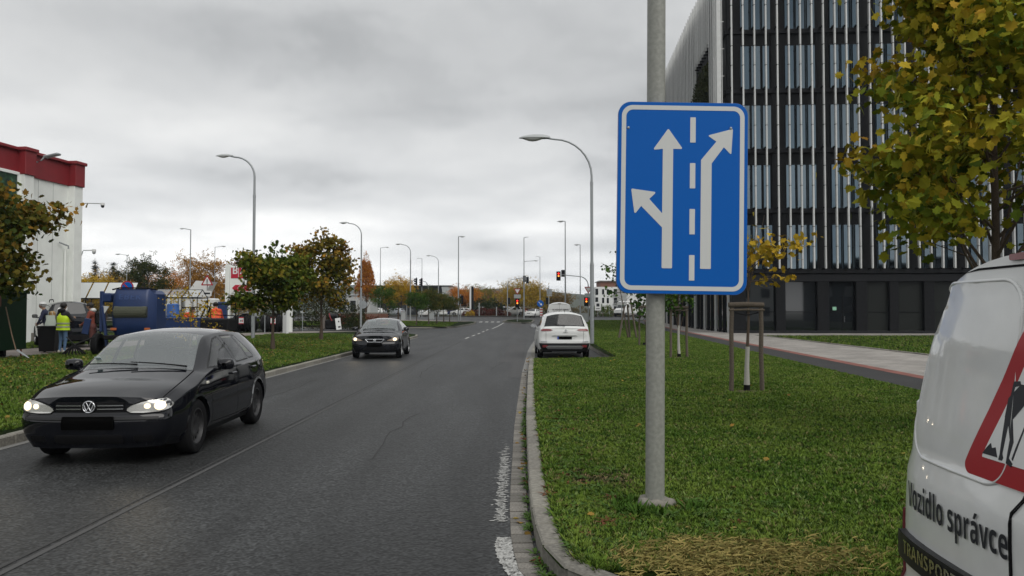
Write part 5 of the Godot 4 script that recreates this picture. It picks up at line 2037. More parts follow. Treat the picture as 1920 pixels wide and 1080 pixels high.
func grass() -> void:
	var r := RandomNumberGenerator.new()
	r.seed = 21
	var xs := []
	var cs := []
	var tone := FastNoiseLite.new()
	tone.seed = 3
	tone.frequency = .55
	var gcol := func(x: float, z: float) -> Color:
		var t := tone.get_noise_2d(x, z) * .5 + tone.get_noise_2d(x * 4.0 + 30.0, z * 4.0) * .3
		var c := Color(.060, .118, .014).lerp(Color(.135, .195, .032), clampf(.5 + t * 1.7, 0, 1))
		if r.randf() < .05: c = Color(.20, .18, .075)
		elif r.randf() < .08: c = Color(.16, .215, .07)
		elif r.randf() < .16: c = Color(.024, .058, .011)
		return c * r.randf_range(.8, 1.2)
	var dry := func(x: float, z: float) -> float:
		var a := Vector2(x - .84, (z + 7.3) * 1.0).length() + .08 * sin(x * 17.0) + .06 * sin(z * 23.0)
		return 1.0 - smoothstep(.18, .5, a)
	for k in 260000:
		var d := 4.2 * pow(24.0, r.randf())
		var lo := along(RIGHT, d) + .16
		if d > 26.0 and d < 75.0: lo += 2.75
		var x := r.randf_range(lo, minf(6.1 + .093 * d, 1.05 * d + 2.0))
		if d < 4.7 and x < 1.3: continue
		if x < lo: continue
		var z := -d
		var near := clampf((9.0 - d) / 5.0, 0, 1)
		var h := lerpf(.034, .036, near) * r.randf_range(.5, 1.35) * (1.0 + d * .012)
		if x - lo < .12: h *= 1.3
		var c: Color = gcol.call(x, z)
		var dr: float = dry.call(x, z)
		if r.randf() < dr * .8:
			c = Color(.30, .235, .125) * r.randf_range(.6, 1.1)
			h *= .6
		var foot := Vector2(x - 1.13, z + 6.2).length()
		if foot > .16 and foot < .36 and r.randf() < .10 + .16 * sin(x * 9.0) + .10 * (z + 6.2) / .3:
			h *= r.randf_range(1.4, 2.4)
			c = Color(.045, .095, .014) * r.randf_range(.8, 1.2)
		xs.append(Transform3D(Basis.from_euler(Vector3(r.randfn(0, .2), r.randf_range(0, TAU), r.randfn(0, .2))).scaled(Vector3(h * 1.5, h, h * 1.5)), Vector3(x, right_h(x, z) - .004, z)))
		cs.append(c)
	scatter("grass", leaf_mesh("tuft"), M.blade, xs, cs)
	# left verge and the ground beyond it
	xs = []
	cs = []
	for k in 125000:
		var d := 5.0 * pow(12.0, r.randf())
		var x := r.randf_range(-15.3, -6.55)
		if r.randf() < .25: x = r.randf_range(-30, -18.5)
		if x < -1.15 * d: continue
		var z := -d
		var h := .055 * r.randf_range(.5, 1.3) * (1.0 + d * .008)
		if d > 51.0 and (x > -9.5 or x < -10): continue
		xs.append(Transform3D(Basis.from_euler(Vector3(r.randfn(0, .2), r.randf_range(0, TAU), r.randfn(0, .2))).scaled(Vector3(h * 1.3, h, h * 1.3)), Vector3(x, left_h(x, z) - .004, z)))
		cs.append(gcol.call(x, z))
	scatter("grass", leaf_mesh("tuft"), M.blade, xs, cs)
	xs = []
	cs = []
	for k in 26000:      # the lawn by the offices and the corner beyond the side street
		var x: float
		var z: float
		if k % 2:
			z = -r.randf_range(11, 48.8)
			x = r.randf_range(12.5 - .06 * z, .66 * -z + 1.0)
			if x < 12.5 - .06 * z: continue
		else:
			z = -r.randf_range(77.8, 95)
			x = r.randf_range(-26, -6.4)
		var h := .07 * r.randf_range(.6, 1.4)
		xs.append(Transform3D(Basis.from_euler(Vector3(r.randfn(0, .2), r.randf_range(0, TAU), r.randfn(0, .2))).scaled(Vector3(h * 1.6, h, h * 1.6)), Vector3(x, (left_h(x, z) if x < 0 else right_h(x, z)) - .004, z)))
		cs.append(gcol.call(x, z))
	scatter("grass", leaf_mesh("tuft"), M.blade, xs, cs)
	# cut straw lying by the driveway corner
	xs = []
	cs = []
	for k in 1700:
		var q := Vector2(r.randfn(0, .34), r.randfn(0, .16))
		var x := 1.40 + q.x + .25 * q.y
		var z := -4.88 + q.y * 1.2
		if x < .55: continue
		var s := r.randf_range(.06, .15)
		xs.append(Transform3D(Basis.from_euler(Vector3(r.randfn(0, .25), r.randf_range(0, TAU), r.randfn(0, .25))).scaled(Vector3.ONE * s), Vector3(x, right_h(x, z) + r.randf_range(.0, .02), z)))
		cs.append(Color(.36, .28, .10).lerp(Color(.17, .16, .05), r.randf()) * r.randf_range(.6, 1.2))
	tag(scatter("cut_straw", leaf_mesh("straw"), M.blade, xs, cs), "", "")
	# broad-leaved weeds along the kerb and round the post
	xs = []
	cs = []
	for k in 620:
		var d := r.randf_range(4.7, 16.0)
		var x := along(RIGHT, d) + absf(r.randfn(0, .3)) + .15
		if k % 4 == 0: x = along(RIGHT, d) - r.randf_range(.0, .03)
		if k % 5 == 0:
			d = 6.1 + r.randfn(0, .3)
			x = 1.1 + r.randfn(0, .45)
			if x < along(RIGHT, d) + .15: continue
		var s := r.randf_range(.04, .11)
		var kerbside := x < along(RIGHT, d) + .05
		xs.append(Transform3D(Basis(Vector3.UP, r.randf_range(0, TAU)).scaled(Vector3(s, s * .8, s)), Vector3(x, .004 if kerbside else right_h(x, -d), -d)))
		var c := Color(.06, .11, .025)
		if r.randf() < .15: c = Color(.12, .05, .025)
		cs.append(c * r.randf_range(.7, 1.3))
	scatter("weeds", leaf_mesh("weed"), M.blade, xs, cs)
	# fallen leaves
	xs = []
	cs = []
	for k in 3400:
		var x: float
		var z: float
		var y: float
		if k < 2500:
			z = -r.randf_range(9, 46)
			x = r.randf_range(-15.2, -6.5)
			if r.randf() < .5:
				x = -13.6 + r.randfn(0, 1.8)
				z = -20.0 + r.randfn(0, 3.0)
			if x > -6.5: continue
			y = left_h(x, z) + .045
		elif k < 2640:
			z = -r.randf_range(5, 30)
			x = along(RIGHT, -z) + r.randf_range(.1, 4.5)
			y = right_h(x, z) + .04
			if r.randf() < .3:
				x = along(RIGHT, -z) - r.randf_range(.0, .12)
				y = .016
		else:
			z = -r.randf_range(24, 44)
			x = r.randf_range(-11, -8)
			y = left_h(x, z) + .045
		var s := r.randf_range(.032, .06)
		xs.append(Transform3D(Basis.from_euler(Vector3(r.randfn(0, .35), r.randf_range(0, TAU), r.randfn(0, .35))).scaled(Vector3.ONE * s), Vector3(x, y, z)))
		cs.append(mixc([Color(.10, .06, .025), Color(.24, .14, .03), Color(.27, .21, .05)], r.randf()) * r.randf_range(.6, 1.2))
	scatter("fallen_leaves", leaf_mesh("maple"), M.leaf, xs, cs)


func plants() -> void:
	var maple := [Color(.055, .095, .010), Color(.135, .170, .014), Color(.25, .235, .018), Color(.38, .28, .024), Color(.45, .24, .03)]
	var dusk := [Color(.026, .046, .010), Color(.062, .078, .013), Color(.13, .10, .015), Color(.23, .125, .02), Color(.30, .16, .022)]
	var green := [Color(.020, .052, .010), Color(.034, .082, .012), Color(.060, .11, .015), Color(.12, .14, .02)]
	var yellow := [Color(.17, .14, .02), Color(.34, .24, .022), Color(.46, .30, .025), Color(.42, .22, .03)]
	var orange := [Color(.16, .08, .018), Color(.34, .14, .022), Color(.45, .18, .025), Color(.42, .13, .025)]
	# near maple by the works van
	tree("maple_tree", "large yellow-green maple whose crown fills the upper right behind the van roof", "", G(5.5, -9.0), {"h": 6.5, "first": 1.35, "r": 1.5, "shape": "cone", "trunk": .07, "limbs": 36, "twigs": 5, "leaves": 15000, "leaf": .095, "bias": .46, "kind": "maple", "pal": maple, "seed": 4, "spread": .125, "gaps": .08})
	# maples on the left verge
	tree("maple_tree", "bushy dark autumn maple hanging over the green skip at the left edge", "", G(-15.1, -21.9), {"h": 5.5, "first": 1.45, "r": 1.65, "trunk": .08, "limbs": 22, "twigs": 4, "leaves": 12500, "leaf": .135, "kind": "maple", "pal": dusk, "seed": 9, "spread": .17})
	tree("maple_tree", "low round maple with brown trunk, nearer of the two on the left verge", "", G(-9.35, -30.9), {"h": 4.2, "first": 1.05, "r": 1.25, "trunk": .07, "limbs": 18, "twigs": 4, "leaves": 6800, "bias": .40, "gaps": .10, "leaf": .125, "kind": "maple", "pal": [Color(.030, .058, .010), Color(.065, .095, .013), Color(.13, .13, .016), Color(.26, .15, .022)], "seed": 15, "spread": .18})
	tree("maple_tree", "taller rusty maple with a tuft on top, farther of the two on the left verge", "", G(-9.95, -41.2), {"h": 5.9, "first": 1.0, "r": 1.5, "trunk": .08, "limbs": 22, "twigs": 4, "leaves": 8200, "bias": .46, "gaps": .10, "leaf": .13, "kind": "maple", "pal": [Color(.034, .052, .010), Color(.085, .085, .013), Color(.17, .12, .017), Color(.30, .15, .022)], "seed": 23, "spread": .17})
	# staked saplings on the right verge
	var sap := {"h": 3.15, "first": 2.0, "r": .85, "trunk": .042, "limbs": 9, "twigs": 2, "leaves": 620, "leaf": .09, "shoots": 1.3, "limed": true, "kind": "maple", "pal": yellow, "seed": 31, "spread": .16, "gaps": .15, "lean": Vector3(.07, 0, 0)}
	tree("young_tree", "sparse yellow-leaved young tree with white-limed trunk, in the nearest stake frame", "", G(4.33, -14.6), sap)
	tree("young_tree", "leafy young tree with shoots down its limed trunk, in the second stake frame", "", G(5.32, -25.2), {"h": 3.9, "first": .55, "r": .55, "trunk": .04, "limbs": 12, "twigs": 2, "leaves": 900, "leaf": .10, "kind": "maple", "pal": green, "seed": 33, "spread": .22, "limed": true})
	tree("young_tree", "green young tree close behind the sign post, in the third stake frame", "", G(5.85, -34.4), {"h": 3.9, "first": .5, "r": .7, "trunk": .04, "limbs": 12, "twigs": 2, "leaves": 900, "leaf": .11, "kind": "maple", "pal": green, "seed": 35, "spread": .22})
	tree("young_tree", "young tree with a bare bent tip, standing among three leaning stakes", "", G(6.55, -44.5), {"h": 4.9, "first": 1.8, "r": .9, "trunk": .045, "limbs": 9, "twigs": 2, "leaves": 420, "leaf": .13, "kind": "maple", "pal": green, "seed": 37, "spread": .22, "gaps": .2, "lean": Vector3(-.7, 0, 0)})
	# the yellow sapling in front of the trailers
	tree("young_tree", "thin golden sapling in front of the blue trailer, left verge", "", G(-10.0, -24.6), {"h": 2.35, "first": .35, "r": .75, "trunk": .025, "limbs": 13, "twigs": 3, "leaves": 760, "leaf": .085, "kind": "oval", "pal": yellow, "seed": 41, "spread": .16, "gaps": .1})
	# small trees on the corner verge
	var row := [[718, 82, 3.9, 1.75, "deep green rounded tree left of the yellow one, corner verge"], [781, 80, 3.1, 1.35, "first small green tree of the corner row, behind the dark oncoming car"], [804, 85, 3.6, 1.6, "second tree of the corner row, yellowing at its top"], [819, 88, 3.2, 1.5, "third tree of the corner row, green with yellow tips"], [832, 93, 2.9, 1.5, "fourth tree of the corner row, olive green"], [843, 97, 2.7, 1.4, "last tree of the corner row, brownish, nearest the lamp post"]]
	for i in row.size():
		var q: Array = row[i]
		var x := X(q[0], q[1])
		tree("corner_tree", q[4], "trees on the corner verge", G(x, -q[1]), {"h": q[2] + .55, "bias": .42, "first": 1.15, "r": q[3] * .74, "trunk": .06, "limbs": 16, "twigs": 2, "leaves": 2000, "leaf": .19, "pal": green if i < 2 else [Color(.022, .046, .010), Color(.045, .07, .014), Color(.10, .09, .016), Color(.26, .15, .025)], "seed": 50 + i, "spread": .2})
	tree("yellow_tree", "bright yellow tree left of the signal arm, in front of the dark showroom", "", G(X(747, 104), -104), {"h": 6.0, "first": 1.2, "r": 2.0, "trunk": .1, "limbs": 22, "twigs": 2, "leaves": 3000, "leaf": .28, "bias": .7, "pal": yellow, "seed": 61, "spread": .2})
	tree("orange_tree", "tall narrow orange tree behind the third street lamp", "", G(X(686, 92), -92), {"h": 8.0, "first": 1.2, "r": 1.55, "trunk": .12, "limbs": 28, "twigs": 2, "leaves": 3600, "leaf": .26, "shape": "column", "bias": .68, "pal": orange, "seed": 63, "spread": .22})
	tree("orange_tree", "red-brown tree top behind the store pylon", "", G(X(468, 88), -88), {"h": 8.0, "first": 2.0, "r": 2.1, "trunk": .12, "limbs": 20, "twigs": 2, "leaves": 1500, "leaf": .36, "pal": [Color(.10, .05, .02), Color(.20, .07, .025), Color(.26, .09, .03), Color(.3, .14, .03)], "seed": 64, "spread": .2})
	tree("yellow_tree", "wide golden tree with several stems beyond the traffic island", "", Vector3(X(981, 141), elev(141), -141), {"h": 6.6, "first": 1.2, "r": 4.0, "trunk": .2, "limbs": 28, "twigs": 3, "leaves": 5200, "leaf": .36, "shape": "spread", "bias": .66, "pal": [Color(.10, .11, .02), Color(.20, .17, .025), Color(.33, .23, .03), Color(.36, .22, .03)], "seed": 65, "spread": .18})
	# the wood behind the store yard
	var far := [
		[172, 96, 6.0, 3.6, yellow, "golden tree at the corner of the white store"], [200, 108, 6.0, 4.2, [Color(.10, .07, .02), Color(.22, .13, .025), Color(.34, .20, .03), Color(.3, .16, .03)], "low amber tree right of the white store corner"],
		[232, 118, 7.4, 4.0, [Color(.04, .05, .014), Color(.09, .075, .016), Color(.15, .10, .02), Color(.2, .12, .02)], "olive-brown tree behind the no-parking sign"], [277, 90, 8.2, 2.0, [Color(.014, .028, .008), Color(.024, .040, .010), Color(.05, .055, .012), Color(.22, .13, .02)], "dark green tree with a stepped top, centre of the yard background"],
		[325, 112, 7.0, 4.6, orange, "broad amber tree left of the tall thin lamp"], [338, 130, 9.0, 3.6, [Color(.10, .07, .035), Color(.16, .09, .04), Color(.22, .12, .04), Color(.2, .12, .05)], "thin half-bare russet tree behind the amber one"],
		[384, 94, 8.4, 2.9, [Color(.14, .08, .018), Color(.29, .14, .022), Color(.36, .18, .026), Color(.34, .16, .03)], "glowing orange round tree left of the store pylon"], [448, 120, 3.6, 3.2, yellow, "low golden bush-like tree under the store pylon"],
		[872, 150, 5.6, 2.6, orange, "small orange tree right of the grey showroom end"], [899, 165, 6.2, 3.4, [Color(.05, .065, .016), Color(.10, .11, .02), Color(.19, .16, .024), Color(.25, .18, .03)], "yellow-green tree right of the black and white pylon"],
		[925, 175, 5.8, 4.4, [Color(.10, .04, .025), Color(.18, .06, .035), Color(.24, .08, .04), Color(.27, .12, .05)], "brick-red tree behind the dark round shrub"], [1032, 150, 4.6, 3.4, [Color(.07, .055, .025), Color(.12, .08, .03), Color(.17, .11, .03), Color(.2, .12, .04)], "brown scrub tree behind the white panel van"], [1003, 160, 5.2, 3.6, [Color(.05, .05, .02), Color(.09, .075, .022), Color(.15, .11, .025), Color(.2, .14, .03)], "dull olive tree right of the wide golden tree"]]
	for i in far.size():
		var q: Array = far[i]
		var thin: bool = q[5].begins_with("thin")
		tree("far_tree", q[5], "trees in the distance", Vector3(X(q[0], q[1]), elev(q[1]), -q[1]), {"h": q[2], "first": q[2] * .18, "r": q[3], "trunk": .13, "limbs": 18, "twigs": 2, "leaves": 700 if thin else 2600, "leaf": .3 if thin else .38, "bias": .5, "pal": q[4], "seed": 70 + i, "spread": .2 if not thin else .12})
	conifer("spruce_tree", "blue-green spruce whose tip stands clear left of the yard lamp", "spruces in the distance", Vector3(X(177, 122), elev(122), -122), 9.6, 2.2, Color(.022, .038, .026), 81)
	conifer("spruce_tree", "second spruce, between the thin yard lamp and the store corner", "spruces in the distance", Vector3(X(213, 126), elev(126), -126), 9.2, 2.7, Color(.026, .046, .028), 82)
	conifer("spruce_tree", "broad green pine right beside the thin yard lamp", "spruces in the distance", Vector3(X(221, 116), elev(116), -116), 7.4, 2.6, Color(.03, .05, .024), 83)
	# hedges and shrubs
	hedge("red_hedge", "low dark red hedge in front of the far car park", "", Vector3(X(912, 139.5), elev(139), -139.5), Vector3(8.6, 1.35, 1.4), [Color(.06, .012, .012), Color(.10, .02, .016), Color(.12, .04, .02)], 900, .3, 91)
	hedge("round_shrub", "dark green rounded shrub mass behind the red hedge", "", Vector3(X(911, 146), elev(146), -146), Vector3(6.8, 3.1, 3.4), [Color(.012, .026, .010), Color(.020, .036, .012), Color(.03, .045, .014)], 1400, .4, 92, 0.0, "shrub")
	hedge("round_shrub", "dark shrub behind the parked cars, left of the wide golden tree's stems", "", Vector3(X(958, 158), elev(158), -158), Vector3(6.0, 2.6, 3.0), [Color(.015, .024, .010), Color(.024, .034, .012), Color(.04, .045, .014)], 900, .4, 93, 0.0, "shrub")
	hedge("yellow_bush", "small yellow bush at the end of the red hedge", "", Vector3(X(881, 138.6), elev(138.6), -138.6), Vector3(1.6, 1.0, 1.0), yellow, 220, .26, 94, 0.0, "shrub")
	hedge("red_shrub", "red-leaved shrubs along the low brick wall", "", Vector3(X(670, 78.4) - .6, left_h(-20, -78.4), -79.0), Vector3(5.6, 1.15, 1.0), [Color(.07, .02, .012), Color(.13, .035, .018), Color(.10, .07, .02)], 900, .22, 95, 0.0, "shrub")
	hedge("green_shrub", "small dark green shrub in front of the red-leaved shrubs", "", Vector3(X(663, 77.9), left_h(-20, -77.9), -78.0), Vector3(1.5, .8, .7), green, 240, .2, 96, 0.0, "shrub")
	hedge("dark_hedge", "tall dark hedge behind the black tanks and the two maples", "", Vector3(X(585, 72), elev(72), -72), Vector3(9.5, 3.4, 2.2), [Color(.014, .024, .008), Color(.026, .036, .011), Color(.05, .045, .014)], 2200, .3, 97)
	hedge("evergreen_shrub", "dark evergreen shrub left of the motorhome", "", Vector3(X(1130, 133), elev(133), -133), Vector3(3.2, 2.3, 1.8), green, 420, .3, 98, 0.0, "shrub")
	hedge("scrub", "brown scrub along the far side of the crossing street", "", Vector3(X(1075, 143), elev(143), -143), Vector3(17, 1.7, 2.0), [Color(.06, .055, .025), Color(.12, .085, .035), Color(.17, .12, .05)], 1300, .34, 99, 0.0, "shrub")
	grass()


# ---------- street furniture ----------
func lamp_head(o: Node3D, at: Vector3, dir: Vector3, len: float) -> void:
	# a flattened luminaire with its glass below; dir is level, pointing outwards
	var h := MB.new()
	var side := dir.cross(Vector3.UP)
	var rows := []
	for i in 9:
		var t := i / 8.0
		var w: float = len * .17 * pow(sin(PI * clampf(t * .9 + .08, 0, 1)), .55)
		var line := []
		for k in 11:
			var a := PI * k / 10.0
			line.append(at + dir * len * t + side * w * cos(a) + Vector3(0, w * .85 * sin(a) * (1.0 - .25 * t), 0))
		rows.append(line)
	h.grid(rows)
	put("lamp_housing", h, M.lamp_grey, o)
	var g := MB.new()
	rows = []
	for i in 7:
		var t := .22 + .68 * i / 6.0
		var w: float = len * .15 * pow(sin(PI * clampf(t * .9 + .08, 0, 1)), .5)
		var dep: float = len * .10 * sin(PI * i / 6.0) + .006
		var line := []
		for k in 9:
			var a := PI + PI * k / 8.0
			line.append(at + dir * len * t + side * w * cos(a) + Vector3(0, dep * sin(a), 0))
		rows.append(line)
	g.grid(rows)
	put("lamp_glass", g, M.lamp_glass, o)


func street_lamp(label: String, group: String, at: Vector3, H: float, dir: Vector3, style: String, reach := 1.9, r := .085) -> Node3D:
	var o := thing("street_lamp", label, "street lamp", at, 0, group)
	var pole := MB.new()
	if style == "bent":
		pole.tube([Vector3.ZERO, Vector3(0, H * .38, 0)], [r, r], 12)
		pole.tube([Vector3(0, H * .38, 0), Vector3(0, H * .40, 0), Vector3(0, H * .78, 0)], [r * 1.06, r * .74, r * .74], 12)
		put("pole", pole, M.galv, o)
		var arm := MB.new()
		var path := [Vector3(0, H * .78, 0)]
		var br := reach * .52
		for k in 9:
			var a := PI * .5 * k / 8.0
			path.append(Vector3(0, H - br + br * sin(a), 0) + dir * (br - br * cos(a)))
		path.append(Vector3(0, H + .05, 0) + dir * reach * .62)
		arm.tube(path, [r * .62, r * .56, r * .52, r * .5, r * .5, r * .48, r * .48, r * .46, r * .45, r * .45, r * .45], 10)
		put("arm", arm, M.galv, o)
		var band := MB.new()
		band.tube([Vector3(0, H * .775, 0), Vector3(0, H * .79, 0)], [r * .8, r * .8], 12)
		put("collar", band, M.galv, o)
		lamp_head(o, Vector3(0, H + .05, 0) + dir * reach * .58, dir, reach * .44)
	else:
		pole.tube([Vector3.ZERO, Vector3(0, H * .45, 0)], [r, r * .9], 10)
		pole.tube([Vector3(0, H * .45, 0), Vector3(0, H, 0)], [r * .7, r * .55], 10)
		put("pole", pole, M.galv, o)
		if style == "straight":
			lamp_head(o, Vector3(0, H - .05, 0), dir, reach)
		else:
			var arm := MB.new()
			arm.tube([Vector3(0, H - .03, 0), Vector3(0, H + .08, 0) + dir * reach * .6], [r * .42, r * .4], 8)
			put("arm", arm, M.galv, o)
			lamp_head(o, Vector3(0, H + .06, 0) + dir * reach * .5, dir, reach * .5)
	var door := MB.new()
	door.box(Vector3(0, .9, r * .98), Vector3(r * 1.1, .42, .02), .006)
	put("service_door", door, M.galv, o)
	return o


func signal_head(parent: Node3D, at: Vector3, turn: float, lit: Array, pedestrian := false) -> void:
	# facing +z before the turn; lit holds the indices of the lamps that glow
	var o := node("signal_head", parent, at)
	o.rotation.y = turn
	var n := 2 if pedestrian else 3
	var hh := .29 * n + .06
	var b := MB.new()
	b.box(Vector3(0, 0, 0), Vector3(.32, hh, .2), .03)
	put("housing", b, M.signal_black, o)
	var bp := MB.new()
	bp.box(Vector3(0, 0, -.03), Vector3(.52, hh + .2, .012), .003)
	put("backboard", bp, M.signal_black, o)
	var cols := [[M.lens_red, M.lens_red_on], [M.lens_amber, M.lens_amber_on], [M.lens_green, M.lens_green]]
	for k in n:
		var y := .29 * ((n - 1) * .5 - k)
		var l := MB.new()
		l.lathe([Vector2(.108, 0), Vector2(.09, .02), Vector2(.05, .034), Vector2(0, .038)], 14)
		var on: bool = k in lit
		var lens := put("lens", l, cols[k][1 if on else 0], o, Vector3(0, y, .1))
		lens.rotation.x = PI / 2
		var vis := MB.new()
		var outer := []
		for i in 2:
			var line := []
			for j in 13:
				var a := -.5 + (PI + 1.0) * j / 12.0
				line.append(Vector3(.125 * cos(a), y + .125 * sin(a), .1 + i * (.2 if i else 0.0)))
			outer.append(line)
		vis.grid(outer)
		put("visor", vis, M.signal_black, o)
		if on:
			var om := OmniLight3D.new()
			om.name = "signal_glow"
			om.light_color = Color(1, .12, .08) if k == 0 else Color(1, .62, .1)
			om.light_energy = .06
			om.light_size = .1
			om.omni_range = 12
			om.omni_attenuation = 2
			om.shadow_enabled = true
			o.add_child(om, true)
			om.position = Vector3(0, y, .2)


func sign_disc(parent: Node3D, kind: String, at: Vector3, s: float, turn := 0.0) -> void:
	var o := node("sign_plate", parent, at)
	o.rotation.y = turn
	var tri := func(side: float, up: bool, rad: float) -> PackedVector2Array:
		var h := side * .866
		var g := 1.0 if up else -1.0
		var raw := PackedVector2Array([Vector2(-side / 2, -h / 3 * g), Vector2(side / 2, -h / 3 * g), Vector2(0, h * 2 / 3 * g)])
		return soften(raw, rad)
	var lay := func(called: String, poly: PackedVector2Array, z: float, m: Material) -> void:
		var b := MB.new()
		b.prism(poly, z - .006, z)
		put(called, b, m, o)
	match kind:
		"yield":
			lay.call("border", tri.call(s, false, s * .05), 0.0, M.sign_red)
			lay.call("field", tri.call(s * .66, false, s * .03), .008, M.sign_white)
		"danger":
			lay.call("border", tri.call(s, true, s * .05), 0.0, M.sign_red)
			lay.call("field", tri.call(s * .68, true, s * .03), .008, M.sign_white)
			lay.call("mark", box2(-.035 * s, .035 * s, -.08 * s, .2 * s, .01), .014, M.ink)
			lay.call("mark", circle(0, -.15 * s, .04 * s, .04 * s, 12), .014, M.ink)
		"no_parking":
			lay.call("border", circle(0, 0, s / 2, s / 2, 28), 0.0, M.sign_red)
			lay.call("field", circle(0, 0, s * .40, s * .40, 28), .008, M.sign_blue)
			var c := PackedVector2Array()
			for q in [[-.33, .26], [-.26, .33], [.33, -.26], [.26, -.33]]: c.append(Vector2(q[0], q[1]) * s)
			lay.call("bar", c, .014, M.sign_red)
		"keep_right":
			lay.call("field", circle(0, 0, s / 2, s / 2, 28), 0.0, M.sign_blue)
			lay.call("arrow", P2([-.3 * s, .24 * s, -.24 * s, .3 * s, .1 * s, -.04 * s, .2 * s, .08 * s, .28 * s, -.28 * s, -.08 * s, -.2 * s, .04 * s, -.1 * s]), .008, M.sign_white)
		"back_round":
			lay.call("sheet_back", circle(0, 0, s / 2, s / 2, 24), 0.0, M.galv)
		"back_square":
			lay.call("sheet_back", rounded(s, s, .04), 0.0, M.galv)
			lay.call("sheet_back", rounded(s, s * .32, .03, 4, 0, -s * .72), 0.0, M.galv)
		"back_diamond":
			lay.call("sheet_back", P2([0, s * .7, s * .7, 0, 0, -s * .7, -s * .7, 0]), 0.0, M.galv)
		"white":
			lay.call("field", rounded(s, s * 1.4, .04), 0.0, M.sign_white)
			lay.call("mark", rounded(s * .5, s * .5, .05, 4, 0, s * .2), .006, M.ink)
			lay.call("mark", rounded(s * .6, s * .12, .02, 4, 0, -s * .4), .006, M.ink)
		"info":
			lay.call("field", rounded(s, s * .6, .03), 0.0, M.sign_white)
			lay.call("mark", rounded(s * .7, s * .18, .02), .006, M.ink)
		"plate":
			lay.call("field", rounded(s, s * .55, .03), 0.0, M.lamp_grey)


func post(parent: Node3D, h: float, r := .035, m: Material = null) -> void:
	var b := MB.new()
	b.tube([Vector3.ZERO, Vector3(0, h, 0)], [r, r], 10)
	put("post", b, m if m else M.galv, parent)


func far_pt(px: float, d: float, up := 0.0) -> Vector3:
	return Vector3(X(px, d), elev(d) + up, -d)


func lane_sign() -> void:
	# the post is a lamp post going up out of the picture
	var at := Vector3(1.13, right_h(1.13, -6.29), -6.29)
	var o := thing("sign_post", "tall grey painted post on a concrete foot carrying the blue lane sign", "post", at)
	o.rotation.z = -.0085
	var b := MB.new()
	b.tube([Vector3(0, -.05, 0), Vector3(0, 2.2, 0), Vector3(0, 5.4, 0)], [.075, .0735, .072], 22)
	b.tube([Vector3(0, 5.4, 0), Vector3(0, 5.45, 0), Vector3(0, 9.5, 0)], [.072, .056, .05], 18)
	put("post", b, M.post_paint, o)
	var f := MB.new()
	var rr := RandomNumberGenerator.new()
	rr.seed = 3
	var rows := []
	for i in 5:
		var line := []
		for k in 25:
			var a := TAU * (k % 24) / 24
			var w: float = [.15, .145, .13, .11, .07][i] * (1.0 + .10 * sin(a * 3.0 + 1.0) + .05 * sin(a * 7.0))
			line.append(Vector3(cos(a) * w, [-.06, .03, .055, .06, .062][i] + .006 * sin(a * 5.0), sin(a) * w))
		rows.append(line)
	f.grid(rows)
	put("concrete_foot", f, M.kerb, o)
	# the sign: folded sheet, border, print
	var s := thing("lane_sign", "large blue sign with white lane arrows and a dashed line, on the tall post", "road sign", Vector3(1.336, 2.553, -6.165))
	s.rotation = Vector3(0, 0, -.0165)
	var W := 1.02
	var H := 1.51
	var sh := MB.new()
	sh.prism(rounded(W, H, .10, 8), -.035, 0)
	put("folded_rim", sh, M.sign_rim, s)
	var bl := MB.new()
	bl.prism(rounded(W - .006, H - .006, .098, 8), .0, .0025)
	put("blue_field", bl, M.sign_blue, s)
	var outer := rounded(W - .055, H - .055, .085, 8)
	var inner := rounded(W - .125, H - .125, .055, 8)
	var bd := MB.new()
	for k in outer.size():
		var j := (k + 1) % outer.size()
		var z := .0042
		bd.quadn(Vector3(outer[k].x, outer[k].y, z), Vector3(outer[j].x, outer[j].y, z), Vector3(inner[j].x, inner[j].y, z), Vector3(inner[k].x, inner[k].y, z), Vector3.BACK)
	put("white_border", bd, M.sign_film, s)
	# print, measured on the sign: x from the left edge, y from the top, in its own metres
	var sk := func(poly: Array) -> PackedVector2Array:
		var r := PackedVector2Array()
		for i in range(0, poly.size(), 2): r.append(Vector2((poly[i] - .5) * W, (.5 - poly[i + 1]) * H))
		return r
	var lay := func(called: String, poly: Array, rad := .008) -> void:
		var p: PackedVector2Array = sk.call(poly)
		p = soften(p, rad)
		var q := MB.new()
		q.prism(p, .0026, .0044)
		put(called, q, M.sign_film, s)
	lay.call("straight_arrow", [.345, .867, .345, .655, .183, .545, .133, .59, .105, .455, .300, .472, .245, .508, .345, .582, .345, .245, .268, .252, .386, .138, .500, .245, .425, .245, .425, .867])
	lay.call("bearing_arrow", [.640, .867, .640, .300, .757, .203, .690, .172, .884, .135, .872, .272, .815, .232, .722, .318, .722, .867], .006)
	for k in 4:
		var y := .078 + .2395 * k
		lay.call("lane_dash", [.555, y, .597, y, .597, y + .132, .555, y + .132], .002)
	for q in [[.078, .137], [.868, .132]]:
		var v := MB.new()
		v.ball(Vector3((q[0] - .5) * W, (.5 - q[1]) * H, .004), Vector3(.011, .011, .006), 6)
		put("rivet", v, M.galv, s)
	for y in [.55, -.55]:
		var c := MB.new()
		c.tube([Vector3(-.36, y, -.045), Vector3(.1, y, -.045)], [.02, .02], 6)
		put("clamp", c, M.galv, s)


